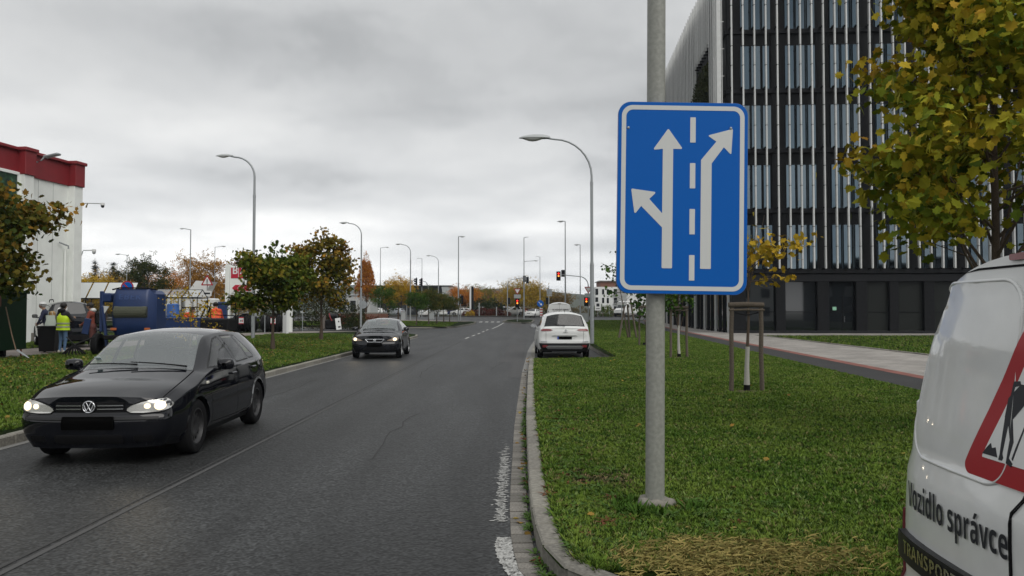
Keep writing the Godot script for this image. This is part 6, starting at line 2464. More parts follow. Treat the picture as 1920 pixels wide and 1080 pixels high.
func lamps() -> void:
	var W := Vector3(-1, 0, 0)
	street_lamp("tall curved lamp on the right verge, rising behind the white parked car", "", Vector3(X(1110, 37.5), right_h(3.8, -37.5), -37.5), 9.75, W, "bent", 3.4, .095)
	street_lamp("curved lamp on the left verge, standing by the footway between skip and maples", "", G(X(475, 42), -42), 9.7, W, "bent", 2.05, .10)
	street_lamp("curved lamp beside the narrow orange tree", "", G(X(677, 69.5), -69.5), 9.2, W, "bent", 1.95, .09)
	street_lamp("curved lamp on the corner verge, left of the signal arms", "", G(X(769.5, 99), -99), 9.5, W, "bent", 1.9, .095)
	street_lamp("smallest curved lamp, over the corner trees right of the two dark signals", "", G(X(822, 122), -122), 9.4, W, "bent", 1.9, .09)
	street_lamp("high straight lamp at the tip of the corner verge, head pointing right", "", G(X(859.5, 99), -99), 10.7, Vector3(1, 0, 0), "straight", .85, .10)
	street_lamp("high straight lamp above the white panel van", "", far_pt(1060, 94, .13), 12.1, W, "straight", 1.0, .10)
	street_lamp("lower straight lamp between the panel van and the tall curved lamp", "", far_pt(1088, 112, .13), 10.6, W, "straight", .9, .09)
	var m := street_lamp("twin-arm lamp beside the traffic island", "", far_pt(982.5, 112, .13), 11.6, Vector3(1, 0, 0), "arm", .7, .10)
	var a2 := MB.new()
	a2.tube([Vector3(0, 8.2, 0), Vector3(1.6, 8.3, 0)], [.04, .035], 6)
	put("arm", a2, M.galv, m)
	lamp_head(m, Vector3(1.3, 8.28, 0), Vector3(1, 0, 0), .7)
	street_lamp("pale slim lamp right of the wide golden tree", "", far_pt(1012.5, 132, .1), 10.0, W, "arm", .7, .08)
	street_lamp("thin lamp over the store yard, between two spruces and the dark tree", "lamps in the store yard", far_pt(237, 84), 7.6, W, "arm", 1.3, .05)
	street_lamp("tall thin lamp over the store yard, left of the glowing orange tree", "lamps in the store yard", far_pt(356, 66), 8.6, W, "arm", .95, .07)
	street_lamp("thin lamp behind the glowing orange tree, head to the right", "lamps in the store yard", far_pt(402, 92), 9.0, Vector3(1, 0, 0), "arm", 1.3, .06)
	street_lamp("thin lamp showing above the taller rusty maple", "lamps in the store yard", far_pt(647, 100), 10.3, W, "arm", 1.4, .06)
	street_lamp("thin lamp above the deep green corner tree, head to the right", "lamps in the store yard", far_pt(713, 108), 10.0, Vector3(1, 0, 0), "arm", 1.2, .07)
	street_lamp("small lamp above the two dark signals, head to the left", "lamps in the store yard", far_pt(791, 130), 9.7, W, "arm", .9, .07)


func signals() -> void:
	# right-hand signal with its long arm
	var d := 96.0
	var base := far_pt(1103, d, .13)
	var o := thing("traffic_light", "traffic light with long curved arm showing red and amber, right of the panel van", "traffic light", base)
	var b := MB.new()
	var top := 5.55
	b.tube([Vector3.ZERO, Vector3(0, top - 1.1, 0)], [.075, .07], 10)
	put("pole", b, M.galv, o)
	var arm := MB.new()
	var path := [Vector3(0, top - 1.1, 0)]
	for k in 7:
		var a := PI * .5 * k / 6.0
		path.append(Vector3(-1.1 + 1.1 * cos(a), top - 1.1 + 1.1 * sin(a), 0))
	path.append(Vector3(-3.3, top + .22, 0))
	arm.tube(path, [.06, .06, .06, .058, .056, .054, .052, .05, .045], 8)
	put("arm", arm, M.galv, o)
	signal_head(o, Vector3(-3.62, top + .05, .1), 0, [0, 1])
	signal_head(o, Vector3(-3.02, top + .38, -.1), PI, [], true)
	signal_head(o, Vector3(-.25, 2.5, .12), 0, [0, 1])
	var side := node("side_head", o)
	o.remove_child(side); side.free()
	signal_head(o, Vector3(.25, 2.5, 0), PI / 2, [])
	sign_disc(o, "yield", Vector3(0, 4.0, .11), 1.0)
	sign_disc(o, "plate", Vector3(0, 3.25, .11), .9)
	# island signal
	d = 99.0
	o = thing("traffic_light", "island traffic light showing red and amber under a yield sign", "traffic light", far_pt(970, d, .13))
	post(o, 3.9, .055)
	signal_head(o, Vector3(0, 2.3, .14), 0, [0, 1])
	sign_disc(o, "yield", Vector3(0, 3.85, .08), .95)
	sign_disc(o, "plate", Vector3(0, 3.15, .08), .85)
	# the two heads that show their backs over the left carriageway
	d = 104.0
	o = thing("traffic_light", "dark signal on the left pole's arm, left of the pair above the corner trees", "traffic light", far_pt(762.5, d, .15))
	b = MB.new()
	b.tube([Vector3.ZERO, Vector3(0, 4.1, 0)], [.07, .065], 8)
	put("pole", b, M.galv, o)
	arm = MB.new()
	arm.tube([Vector3(0, 4.1, 0), Vector3(.12, 4.75, 0), Vector3(.5, 5.15, 0), Vector3(1.1, 5.28, 0)], [.05], 8)
	put("arm", arm, M.galv, o)
	signal_head(o, Vector3(1.28, 5.1, 0), -PI / 2, [])
	signal_head(o, Vector3(.22, 2.5, 0), PI / 2 + .4, [])
	o = thing("traffic_light", "dark signal on the right pole's arm, right of the pair above the corner trees", "traffic light", far_pt(803.5, d + 1, .15))
	b = MB.new()
	b.tube([Vector3.ZERO, Vector3(0, 4.0, 0)], [.07, .065], 8)
	put("pole", b, M.galv, o)
	arm = MB.new()
	arm.tube([Vector3(0, 4.0, 0), Vector3(-.1, 4.7, 0), Vector3(-.4, 5.1, 0), Vector3(-.75, 5.2, 0)], [.05], 8)
	put("arm", arm, M.galv, o)
	signal_head(o, Vector3(-.93, 5.02, .05), -PI / 2 - .3, [])
	# further signals across the junction
	o = thing("traffic_light", "slim signal pole with dark head, in front of the wide golden tree", "traffic light", far_pt(951.5, 136, .12))
	b = MB.new()
	b.tube([Vector3.ZERO, Vector3(0, 5.2, 0), Vector3(.15, 5.9, 0), Vector3(.7, 6.3, 0), Vector3(2.6, 6.6, 0)], [.09, .08, .07, .06, .05], 8)
	put("pole", b, M.galv, o)
	signal_head(o, Vector3(.25, 2.6, 0), PI - .4, [])
	signal_head(o, Vector3(2.9, 6.4, 0), PI, [])
	signal_head(o, Vector3(3.45, 6.2, 0), PI - .5, [])
	o = thing("traffic_light", "slim signal pole with dark head, left of the panel van", "traffic light", far_pt(1029, 134, .12))
	post(o, 5.2, .08)
	signal_head(o, Vector3(-.25, 2.6, 0), PI, [])
	sign_disc(o, "back_square", Vector3(.1, 4.2, -.12), .9, PI)
	o = thing("traffic_light", "signal pole with dark head beside the high straight lamp, corner verge", "traffic light", far_pt(863.5, 101, .15))
	post(o, 3.4, .06)
	signal_head(o, Vector3(.1, 2.7, 0), PI, [])


func small_signs() -> void:
	var o := thing("road_sign", "round no-parking sign above the blue machine", "road sign", G(X(239, 38), -38))
	post(o, 2.9, .03)
	sign_disc(o, "no_parking", Vector3(0, 2.6, .04), .62)
	sign_disc(o, "info", Vector3(0, 2.05, .04), .45)
	o = thing("road_sign", "red-bordered warning triangle over the white machine in the yard", "road sign", G(X(388.5, 44), -44))
	post(o, 3.55, .03)
	sign_disc(o, "danger", Vector3(0, 3.1, .04), .72)
	sign_disc(o, "info", Vector3(0, 2.45, .04), .5)
	sign_disc(o, "white", Vector3(0, 1.9, .04), .36)
	o = thing("road_sign", "back of a round sign on the third street lamp", "road sign", G(X(679, 69.2), -69.3))
	sign_disc(o, "back_round", Vector3(.02, 2.05, -.14), .72)
	var cl := MB.new()
	cl.tube([Vector3(0, 2.05, -.13), Vector3(0, 2.05, .0)], [.03, .03], 6)
	put("clamp", cl, M.galv, o)
	o = thing("road_sign", "backs of two square signs on the corner verge", "road sign", G(X(848, 99.5), -99.5))
	post(o, 3.1, .035)
	sign_disc(o, "back_diamond", Vector3(0, 2.75, .04), .68)
	sign_disc(o, "back_square", Vector3(0, 2.75, -.06), .5)
	o = thing("road_sign", "blue keep-right arrow sign beside the far white car", "road sign", far_pt(1013, 126, .1))
	post(o, 2.6, .04)
	sign_disc(o, "keep_right", Vector3(0, 2.2, .06), 1.05)
	var st := MB.new()
	st.box(Vector3(.15, .8, .03), Vector3(.42, 1.3, .03), 0)
	put("striped_board", st, M.sign_white, o)
	for k in 3:
		var s2 := MB.new()
		s2.box(Vector3(.15, .38 + .42 * k, .048), Vector3(.42, .2, .004), 0, Basis(Vector3.BACK, .0))
		put("red_stripe", s2, M.sign_red, o)
	o = thing("road_sign", "white board with a dark symbol, between lamp and evergreen shrub", "road sign", far_pt(1121, 131, .1))
	post(o, 2.2, .04)
	sign_disc(o, "white", Vector3(0, 1.75, .05), 1.0)
	o = thing("road_sign", "short grey sign back on a thin post in front of the dark hedge", "road sign", Vector3(X(567.5, 57.5), left_h(-15, -57.5), -57.5))
	post(o, 1.55, .025)
	sign_disc(o, "plate", Vector3(0, 1.42, .03), .3)
	o = thing("marker_post", "thin metal post in front of the second black tank", "post", G(X(497, 51), -51))
	post(o, 1.25, .028)
	o = thing("guide_board", "tall narrow white board standing in the grass by the second tank", "board", G(X(536, 51), -51), -.9)
	var b := MB.new()
	b.box(Vector3(0, .85, 0), Vector3(.62, 1.7, .16), .015)
	put("board", b, M.sign_white, o)
	b = MB.new()
	b.tube([Vector3(.1, 1.7, 0), Vector3(.1, 1.84, 0)], [.02, .012], 6)
	put("finial", b, M.galv, o)
	o = thing("bollard_sign", "slatted white direction board behind the leaning stakes", "road sign", Vector3(X(1166, 70), right_h(9, -70), -70))
	post(o, 4.2, .05)
	for k in 5:
		var q := MB.new()
		q.box(Vector3(0, 2.2 + .38 * k, .06), Vector3(.85, .3, .02), .004)
		put("slat", q, M.sign_white, o)
	# posts along the far side
	for q in [[898.5, 138.5, 2.3, "plain grey post left of the dark round shrub"], [931, 138.5, 1.6, "short grey post in front of the dark round shrub"], [1142, 138.5, 1.7, "short post in front of the motorhome"], [786, 128, 1.5, "low post between the corner trees"]]:
		var p := thing("marker_post", q[3], "post", far_pt(q[0], q[1], .1), 0, "posts along the far street")
		post(p, q[2], .1)


func tree_stakes() -> void:
	var frames := [[4.33, -14.6, .27, 1.62, 0.0, "weathered wooden stake frame round the nearest white-limed young tree"], [5.32, -25.2, .25, 1.62, .05, "stake frame with a thick cross log, second from the camera"], [5.75, -34.4, .22, 1.7, .3, "stake frame partly hidden by the sign post, third from the camera"]]
	for f in frames:
		var at := G(f[0], f[1])
		var o := thing("tree_stakes", f[5], "tree support", at, f[4])
		var w: float = f[2]
		var h: float = f[3]
		for sx in [-1.0, 1.0]:
			var b := MB.new()
			var path := []
			var top: float = h - .05
			for k in 5: path.append(Vector3(sx * (w + .015 * (4 - k) / 4.0 * (1.0 if sx < 0 else .4)) + .006 * sin(k * 2.1 + sx), top * k / 4.0 - .02, .004 * cos(k * 1.7)))
			b.tube(path, [.043, .040, .041, .039, .040], 10)
			put("stake", b, M.old_wood, o)
		for q in [[h - .02, .05, .0], [h - .115, .022, .03]]:
			var b := MB.new()
			b.tube([Vector3(-w - .055, q[0], q[2]), Vector3(0, q[0] + .008, q[2]), Vector3(w + .055, q[0], q[2])], [q[1], q[1] * 1.04, q[1] * .96], 10)
			put("cross_log", b, M.old_wood, o)
		var t := MB.new()
		t.tube([Vector3(-w * .8, h - .16, .02), Vector3(-.05, h - .2, .04), Vector3(.05, h - .2, .04), Vector3(w * .8, h - .16, .02)], [.012], 5)
		put("tie", t, M.black, o)
		var g := MB.new()
		g.tube([Vector3(0, -.02, 0), Vector3(0, .13, 0)], [.062, .058], 12)
		put("trunk_guard", g, M.black, o)
		# bare earth at the foot
		var e := MB.new()
		var pts := []
		for k in 16: pts.append(Vector3(cos(TAU * k / 16) * (.38 + .08 * sin(k * 2.3)), .006, sin(TAU * k / 16) * (.3 + .06 * sin(k * 1.7))))
		for k in 16: e.tri(Vector3(0, .03, 0), pts[k], pts[(k + 1) % 16])
		put("bare_earth", e, M.earth, o)
	var o := thing("tree_stakes", "three stakes leaning together like a tripod round the bent young tree", "tree support", G(6.55, -44.5))
	for q in [[-.55, .2, .05, -.1, 1.75], [.45, .1, .12, .0, 2.2], [.15, -.4, -.05, .05, 1.9]]:
		var b := MB.new()
		b.tube([Vector3(q[0], 0, q[1]), Vector3(q[2] * -4.0 if q[0] < -.5 else q[2], q[4], q[3])], [.06, .05], 8)
		put("stake", b, M.old_wood, o)


func cabinets() -> void:
	var list := [[756.5, 100, .55, 1.15, "light grey cabinet by the corner footway"], [809, 108, .7, 1.25, "rounded grey cabinet behind the second corner tree"], [1094, 92, 1.15, 1.1, "grey junction cabinet under the right-hand signal"]]
	for q in list:
		var o := thing("utility_cabinet", q[4], "cabinet", far_pt(q[0], q[1], .15), 0, "grey utility cabinets")
		var b := MB.new()
		b.box(Vector3(0, q[3] * .5, 0), Vector3(q[2], q[3], .4), .03)
		put("body", b, M.lamp_grey, o)
		b = MB.new()
		b.box(Vector3(0, q[3] * .52, .203), Vector3(q[2] * .86, q[3] * .8, .012), .004)
		put("door", b, M.lamp_grey, o)
		b = MB.new()
		b.box(Vector3(0, q[3] + .015, 0), Vector3(q[2] + .06, .05, .46), .015)
		put("lid", b, M.lamp_grey, o)


# ---------- buildings ----------
func office() -> void:
	var o := thing("office_building", "dark glass office block clad in tall pale vertical fins, upper right", "building", Vector3(14.97, .2, -54.7), -.0576)
	var W := 46.0
	var D := 40.0
	var H := 26.0
	var P := 4.18
	var B := 4.1
	var b := MB.new()
	b.box(Vector3(W * .5, B + (H - B) * .5, -D * .5), Vector3(W, H - B, D), 0)
	put("wall", b, M.office_dark, o)
	b = MB.new()
	b.box(Vector3(W * .5 + .3, B * .5, -D * .5 - .3), Vector3(W, B, D), 0)
	put("ground_floor_wall", b, M.office_dark, o)
	b = MB.new()
	b.box(Vector3(W * .5, B - .26, .02), Vector3(W + .1, .5, .16), .02)
	put("soffit_band", b, M.office_band, o)
	b = MB.new()
	b.box(Vector3(W * .5 + .25, .05, .0 - .1), Vector3(W, .3, .5), .02)
	put("plinth", b, M.office_band, o)
	# storeys on the front
	var pane := MB.new()
	pane.box(Vector3.ZERO, Vector3(.66, 3.03, .03), .006)
	var pm := pane.mesh()
	var wide_pane := MB.new()
	wide_pane.box(Vector3.ZERO, Vector3(.46, 3.03, .03), .006)
	var wm := wide_pane.mesh()
	for s in 6:
		var y := B + .05 + s * P
		if y > H - 1: continue
		var l := MB.new()
		l.box(Vector3(W * .5, y + .15, .09), Vector3(W + .1, .3, .2), .015)
		put("ledge", l, M.office_band, o)
		if y + 3.3 > H: continue
		for g in 8:
			var u := 1.02 + 3.03 * g
			var last := g % 3 == 0 and s % 2 == 1
			for k in 3:
				var win := node("window", o, Vector3(u + .30 + .70 * k, y + .32 + 1.515, .03))
				win.rotation = Vector3(rng.randf_range(-.004, .004), rng.randf_range(-.006, .006), 0)
				put("pane", wm if (k == 2 and last) else pm, M.office_glass[rng.randi() % 3], win)
				var f := MB.new()
				f.box(Vector3(.35, 0, .0), Vector3(.04, 3.05, .08), .005)
				put("frame", f, M.office_dark, win)
	for g in 9:
		var pr := MB.new()
		pr.box(Vector3(.50 + 3.03 * g, B + (H - B) * .5, .035), Vector3(.92, H - B - .3, .07), .01)
		put("pier", pr, M.office_pier, o)
	# fins, front and flank
	var F1 := MB.new()
	F1.box(Vector3.ZERO, Vector3(.075, H - B - .1, .30), .008)
	F1.box(Vector3(-.02, 0, .155), Vector3(.09, H - B - .1, .03), .006)
	var full := F1.mesh()
	var br := MB.new()
	for k in 42:
		var u := .25 + .776 * k
		put("fin", full, M.fin[k % 3], o, Vector3(u, B + .3 + (H - B) * .5, .62))
		for s in 6:
			br.box(Vector3(u - .04, B + .35 + s * P, .42), Vector3(.16, .10, .34), .0)
			br.box(Vector3(u - .02, B + .5 + s * P + 1.36, .70), Vector3(.15, .03, .2), .0)
			br.box(Vector3(u - .02, B + .5 + s * P + 2.72, .70), Vector3(.15, .03, .2), .0)
	var half_lo := MB.new()
	half_lo.box(Vector3.ZERO, Vector3(.30, 16.4 - B, .075), .008)
	var half_hi := MB.new()
	half_hi.box(Vector3.ZERO, Vector3(.30, H + .2 - 21.2, .075), .008)
	var side := MB.new()
	side.box(Vector3.ZERO, Vector3(.30, H - B - .1, .075), .008)
	side.box(Vector3(-.155, 0, .03), Vector3(.03, H - B - .1, .12), .006)
	var sm := side.mesh()
	var lo := half_lo.mesh()
	var hi := half_hi.mesh()
	for k in 51:
		var v := -.25 + .776 * k
		var z := -v
		if v > 2.2 and v < 8.6:
			put("fin", lo, M.fin[k % 3], o, Vector3(-.62, B + (16.4 - B) * .5, z))
			put("fin", hi, M.fin[k % 3], o, Vector3(-.62, 21.2 + (H + .2 - 21.2) * .5, z))
		else:
			put("fin", sm, M.fin[k % 3], o, Vector3(-.62, B + .3 + (H - B) * .5, z))
		for s in 6: br.box(Vector3(-.42, B + .35 + s * P, z), Vector3(.34, .10, .12), .0)
	tag(put("fin_bracket", br, M.office_dark, o), "", "", "", "stuff")
	b = MB.new()
	b.box(Vector3(-.35, B + (H - B) * .5, .35), Vector3(.05, H - B, .05), 0)
	for s in 12: b.box(Vector3(-.5, B + .4 + 1.9 * s, .62), Vector3(.5, .03, .03), 0)
	put("corner_rail", b, M.fin[1], o)
	# corner strip seen between flank and front
	b = MB.new()
	b.box(Vector3(-.62, B + .3 + (H - B) * .5, .62), Vector3(.3, H - B - .1, .06), .006)
	put("corner_fin", b, M.fin[0], o)
	# flank bands behind the fins
	for s in 6:
		var l := MB.new()
		l.box(Vector3(-.05, B + .2 + s * P, -D * .5), Vector3(.2, .3, D), .01)
		put("flank_ledge", l, M.office_band, o)
	# the recess high on the flank
	b = MB.new()
	b.box(Vector3(-.3, 16.45, -5.4), Vector3(.7, .12, 6.4), .01)
	put("balcony_floor", b, M.office_band, o)
	# ground floor, front: piers and panes
	var edges := [.25, 1.2, 3.25, 3.9, 6.06, 6.84, 8.65, 9.4, 10.9, 11.5, 13.2, 13.9, 15.6, 16.4, 18.2, 19.0, 20.8, 21.6, 23.4, 24.2]
	for k in range(0, edges.size(), 2):
		var pr := MB.new()
		pr.box(Vector3((edges[k] + edges[k + 1]) * .5, (B - .5) * .5, .0), Vector3(edges[k + 1] - edges[k], B - .5, .16), .015)
		put("ground_pier", pr, M.office_pier, o)
		if k + 2 < edges.size():
			var w: float = edges[k + 2] - edges[k + 1]
			var win := node("ground_window", o, Vector3(edges[k + 1] + w * .5, (B - .4) * .5, -.29))
			var gp := MB.new()
			gp.box(Vector3.ZERO, Vector3(w, B - .55, .04), .004)
			put("pane", gp, M.shop_glass if k < 6 else M.grey_glass, win)
			var fr := MB.new()
			fr.box(Vector3(0, -.35, .035), Vector3(w, .05, .04), .005)
			if k == 4:
				fr.box(Vector3(.1, -.5, .035), Vector3(.05, 2.6, .04), .005)
				fr.box(Vector3(.78, -.5, .035), Vector3(.05, 2.6, .04), .005)
			put("transom", fr, M.office_dark, win)
			if k == 4:
				var hd := MB.new()
				hd.tube([Vector3(.2, -1.05, .1), Vector3(.2, -.65, .1)], [.018], 6)
				put("door_handle", hd, M.chrome, win)
				var ex := MB.new()
				ex.box(Vector3(-.45, -.12, .05), Vector3(.26, .24, .012), .003)
				put("exit_notice", ex, M.exit_green, win)
	# ground floor, flank: tall panes between mullions
	var fpane := MB.new()
	fpane.box(Vector3.ZERO, Vector3(.04, B - .7, 1.42), .004)
	var fpm := fpane.mesh()
	var mul := MB.new()
	mul.box(Vector3.ZERO, Vector3(.16, B - .5, .08), .008)
	var mulm := mul.mesh()
	for k in 25:
		var z := -1.6 - 1.5 * k
		put("flank_pane", fpm, M.shop_glass, o, Vector3(.26, (B - .5) * .5 + .1, z + .0))
		put("mullion", mulm, M.office_pier if k % 3 else M.fin[2], o, Vector3(.2, (B - .5) * .5, z + .75))
	b = MB.new()
	b.box(Vector3(.1, B - .26, -D * .5), Vector3(.3, .5, D), .02)
	put("flank_band", b, M.office_band, o)
	# planting on the balcony
	var bal: Vector3 = o.transform * Vector3(-.35, 16.5, -5.6)
	hedge("balcony_plants", "shaggy grey-green plants spilling from the recess high on the office flank", "", bal, Vector3(1.5, 4.0, 5.4), [Color(.025, .035, .014), Color(.05, .058, .024), Color(.085, .08, .035)], 1500, .32, 201, -.0576, "plant")


func store() -> void:
	var o := thing("store_building", "white warehouse store with a red roof band and pilasters, left edge", "building", Vector3(-22.15, .2, -40.0), -.1285)
	var H := 8.9
	var L := 40.0
	var b := MB.new()
	b.box(Vector3(-15, (H - 1.1) * .5, L * .5), Vector3(30, H - 1.1, L), 0)
	put("wall", b, M.store_white, o)
	b = MB.new()
	b.box(Vector3(-15 + .04, H - .55, L * .5), Vector3(30.08, 1.1, L + .08), .0)
	put("red_band", b, M.store_red, o)
	b = MB.new()
	b.box(Vector3(-15 + .08, H + .03, L * .5), Vector3(30.3, .14, L + .24), .02)
	put("roof_edge", b, M.store_red, o)
	b = MB.new()
	b.box(Vector3(.035, .25, L * .5), Vector3(.07, .5, L), .01)
	put("plinth", b, M.kerb, o)
	for z in [.35, 3.75, 9.75, 15.75]:
		var p := MB.new()
		p.box(Vector3(.16, (H - 1.1) * .5, z), Vector3(.42, H - 1.12, .62), .015)
		var pl := put("pilaster", p, M.store_white, o)
		p = MB.new()
		p.box(Vector3(.2, H - .54, z), Vector3(.5, 1.14, .70), .015)
		put("red_cap", p, M.store_red, pl)
		p = MB.new()
		p.box(Vector3(.22, H + .06, z), Vector3(.62, .16, .84), .02)
		put("cap_edge", p, M.store_red, pl)
	# thin panel joints
	for z in [1.7, 2.7, 5.2, 6.7, 8.2]:
		var j := MB.new()
		j.box(Vector3(.004, (H - 1.1) * .5, z), Vector3(.012, H - 1.2, .018), 0)
		put("panel_joint", j, M.store_joint, o)
	var d := MB.new()
	d.tube([Vector3(.14, .1, .95), Vector3(.14, 4.6, .95)], [.055], 8)
	put("down_pipe", d, M.store_white, o)
	d = MB.new()
	d.tube([Vector3(.1, 4.9, 1.35), Vector3(.3, 4.75, .95), Vector3(.3, 4.6, .95)], [.04], 8)
	put("pipe_elbow", d, M.galv, o)
	# printed poster in a white frame
	var ps := thing("wall_poster", "framed green leafy poster on the white store wall", "poster", o.transform * Vector3(.10, 5.85, 6.75), -.1285)
	var f := MB.new()
	for q in [[0, 1.95, 5.4, .14], [0, -1.95, 5.4, .14]]: f.box(Vector3(0, q[1], q[0]), Vector3(.14, q[3], q[2]), .01)
	for q in [-2.63, 2.63]: f.box(Vector3(0, 0, q), Vector3(.14, 3.76, .14), .01)
	put("frame", f, M.store_white, ps)
	f = MB.new()
	f.box(Vector3(-.01, 0, 0), Vector3(.05, 3.76, 5.12), 0)
	put("print", f, M.poster, ps)
	# cameras on arms and the roof flood lamp
	for q in [[7.0, 1.05, "dark-lensed camera on a long straight arm, high on the store corner", 0], [4.55, .62, "white dome camera on a cranked arm, lower on the store corner", 1]]:
		var c := thing("security_camera", q[2], "camera", o.transform * Vector3(0, q[0], .05), -.1285)
		var m := MB.new()
		if q[3] == 0:
			m.tube([Vector3(.36, 0, 0), Vector3(.36 + q[1] * .85, -.03, 0), Vector3(.36 + q[1], -.06, 0)], [.025], 6)
		else:
			m.tube([Vector3(.36, -.2, 0), Vector3(.42, .0, 0), Vector3(.46, .05, 0), Vector3(.36 + q[1], .05, 0)], [.025], 6)
		put("arm", m, M.lamp_grey, c)
		m = MB.new()
		var e := Vector3(.36 + q[1] + .06, -.13 if q[3] == 0 else -.02, 0)
		m.tube([e + Vector3(0, .12, 0), e], [.09, .10], 12)
		put("body", m, M.sign_white, c)
		m = MB.new()
		m.ball(e + Vector3(0, -.03, 0), Vector3(.085, .10, .085), 8)
		put("dome", m, M.trim if q[3] == 0 else M.lamp_grey, c)
	var fl := thing("flood_lamp", "flood lamp leaning out from the red roof band", "lamp", o.transform * Vector3(.45, H - .45, 3.4), -.1285)
	var m2 := MB.new()
	m2.tube([Vector3(0, 0, 0), Vector3(.2, .1, -.05), Vector3(.3, .25, -.1)], [.04], 6)
	put("arm", m2, M.galv, fl)
	m2 = MB.new()
	m2.box(Vector3(.62, .34, -.2), Vector3(.75, .1, .3), .03, Basis(Vector3.BACK, .18))
	put("lamp_housing", m2, M.galv, fl)
	# pylon with the store's name
	var y := thing("store_pylon", "white store pylon with red letter tiles and three red chevrons", "sign", G(X(427, 55), -55))
	var h := 4.72
	b = MB.new()
	b.box(Vector3(0, h * .5, 0), Vector3(.30, h, .3), .02)
	put("post", b, M.store_white, y)
	b = MB.new()
	b.box(Vector3(4.35, h * .5, 0), Vector3(.30, h, .3), .02)
	put("post", b, M.store_white, y)
	b = MB.new()
	b.box(Vector3(2.175, h - 1.1, 0), Vector3(4.03, 2.0, .22), .02)
	put("panel", b, M.store_white, y)
	var word := "BAUHAUS"
	for k in 7:
		var t := MB.new()
		t.box(Vector3(.50 + .545 * k, h - .58, .125), Vector3(.5, .74, .02), .004)
		var tile := put("letter_tile", t, M.pylon_red, y)
		var ox := .50 + .545 * k
		letters(word[k], .5, M.sign_white, tile, func(p: Vector2) -> Vector3: return Vector3(ox - .185 + p.x, h - .83 + p.y, .136), Vector3(0, 0, 1), .004, "letter", true, .98)
	for k in 3:
		var c := MB.new()
		var cx := .33 + .40 * k
		c.prism(P2([cx, h - 1.63, cx + .22, h - 1.41, cx + .56, h - 1.41, cx + .36, h - 1.63, cx + .56, h - 1.85, cx + .22, h - 1.85]), .112 + .004 * k, .13 + .004 * k)
		put("chevron", c, M.pylon_red, y)


func block(called: String, label: String, at: Vector3, size: Vector3, floors: int, cols: int, wall: Material, turn := 0.0, base := 0.0) -> Node3D:
	# a plain building: walls, roof edge, each window a pane of its own on the front
	var o := thing(called, label, "building", at, turn)
	var b := MB.new()
	b.box(Vector3(0, size.y * .5, -size.z * .5), size, 0)
	put("wall", b, wall, o)
	b = MB.new()
	b.box(Vector3(0, size.y + .1, -size.z * .5), Vector3(size.x + .3, .3, size.z + .3), .03)
	put("roof", b, M.lamp_grey, o)
	var fh := (size.y - base) / maxi(floors, 1)
	var cw := size.x / maxi(cols, 1)
	if floors > 0:
		var w := MB.new()
		w.box(Vector3.ZERO, Vector3(cw * .45, fh * .5, .06), .01)
		var wm := w.mesh()
		for s in floors:
			for c in cols: put("window", wm, M.shop_glass, o, Vector3(-size.x * .5 + cw * (c + .5), base + fh * (s + .52), .02))
	return o


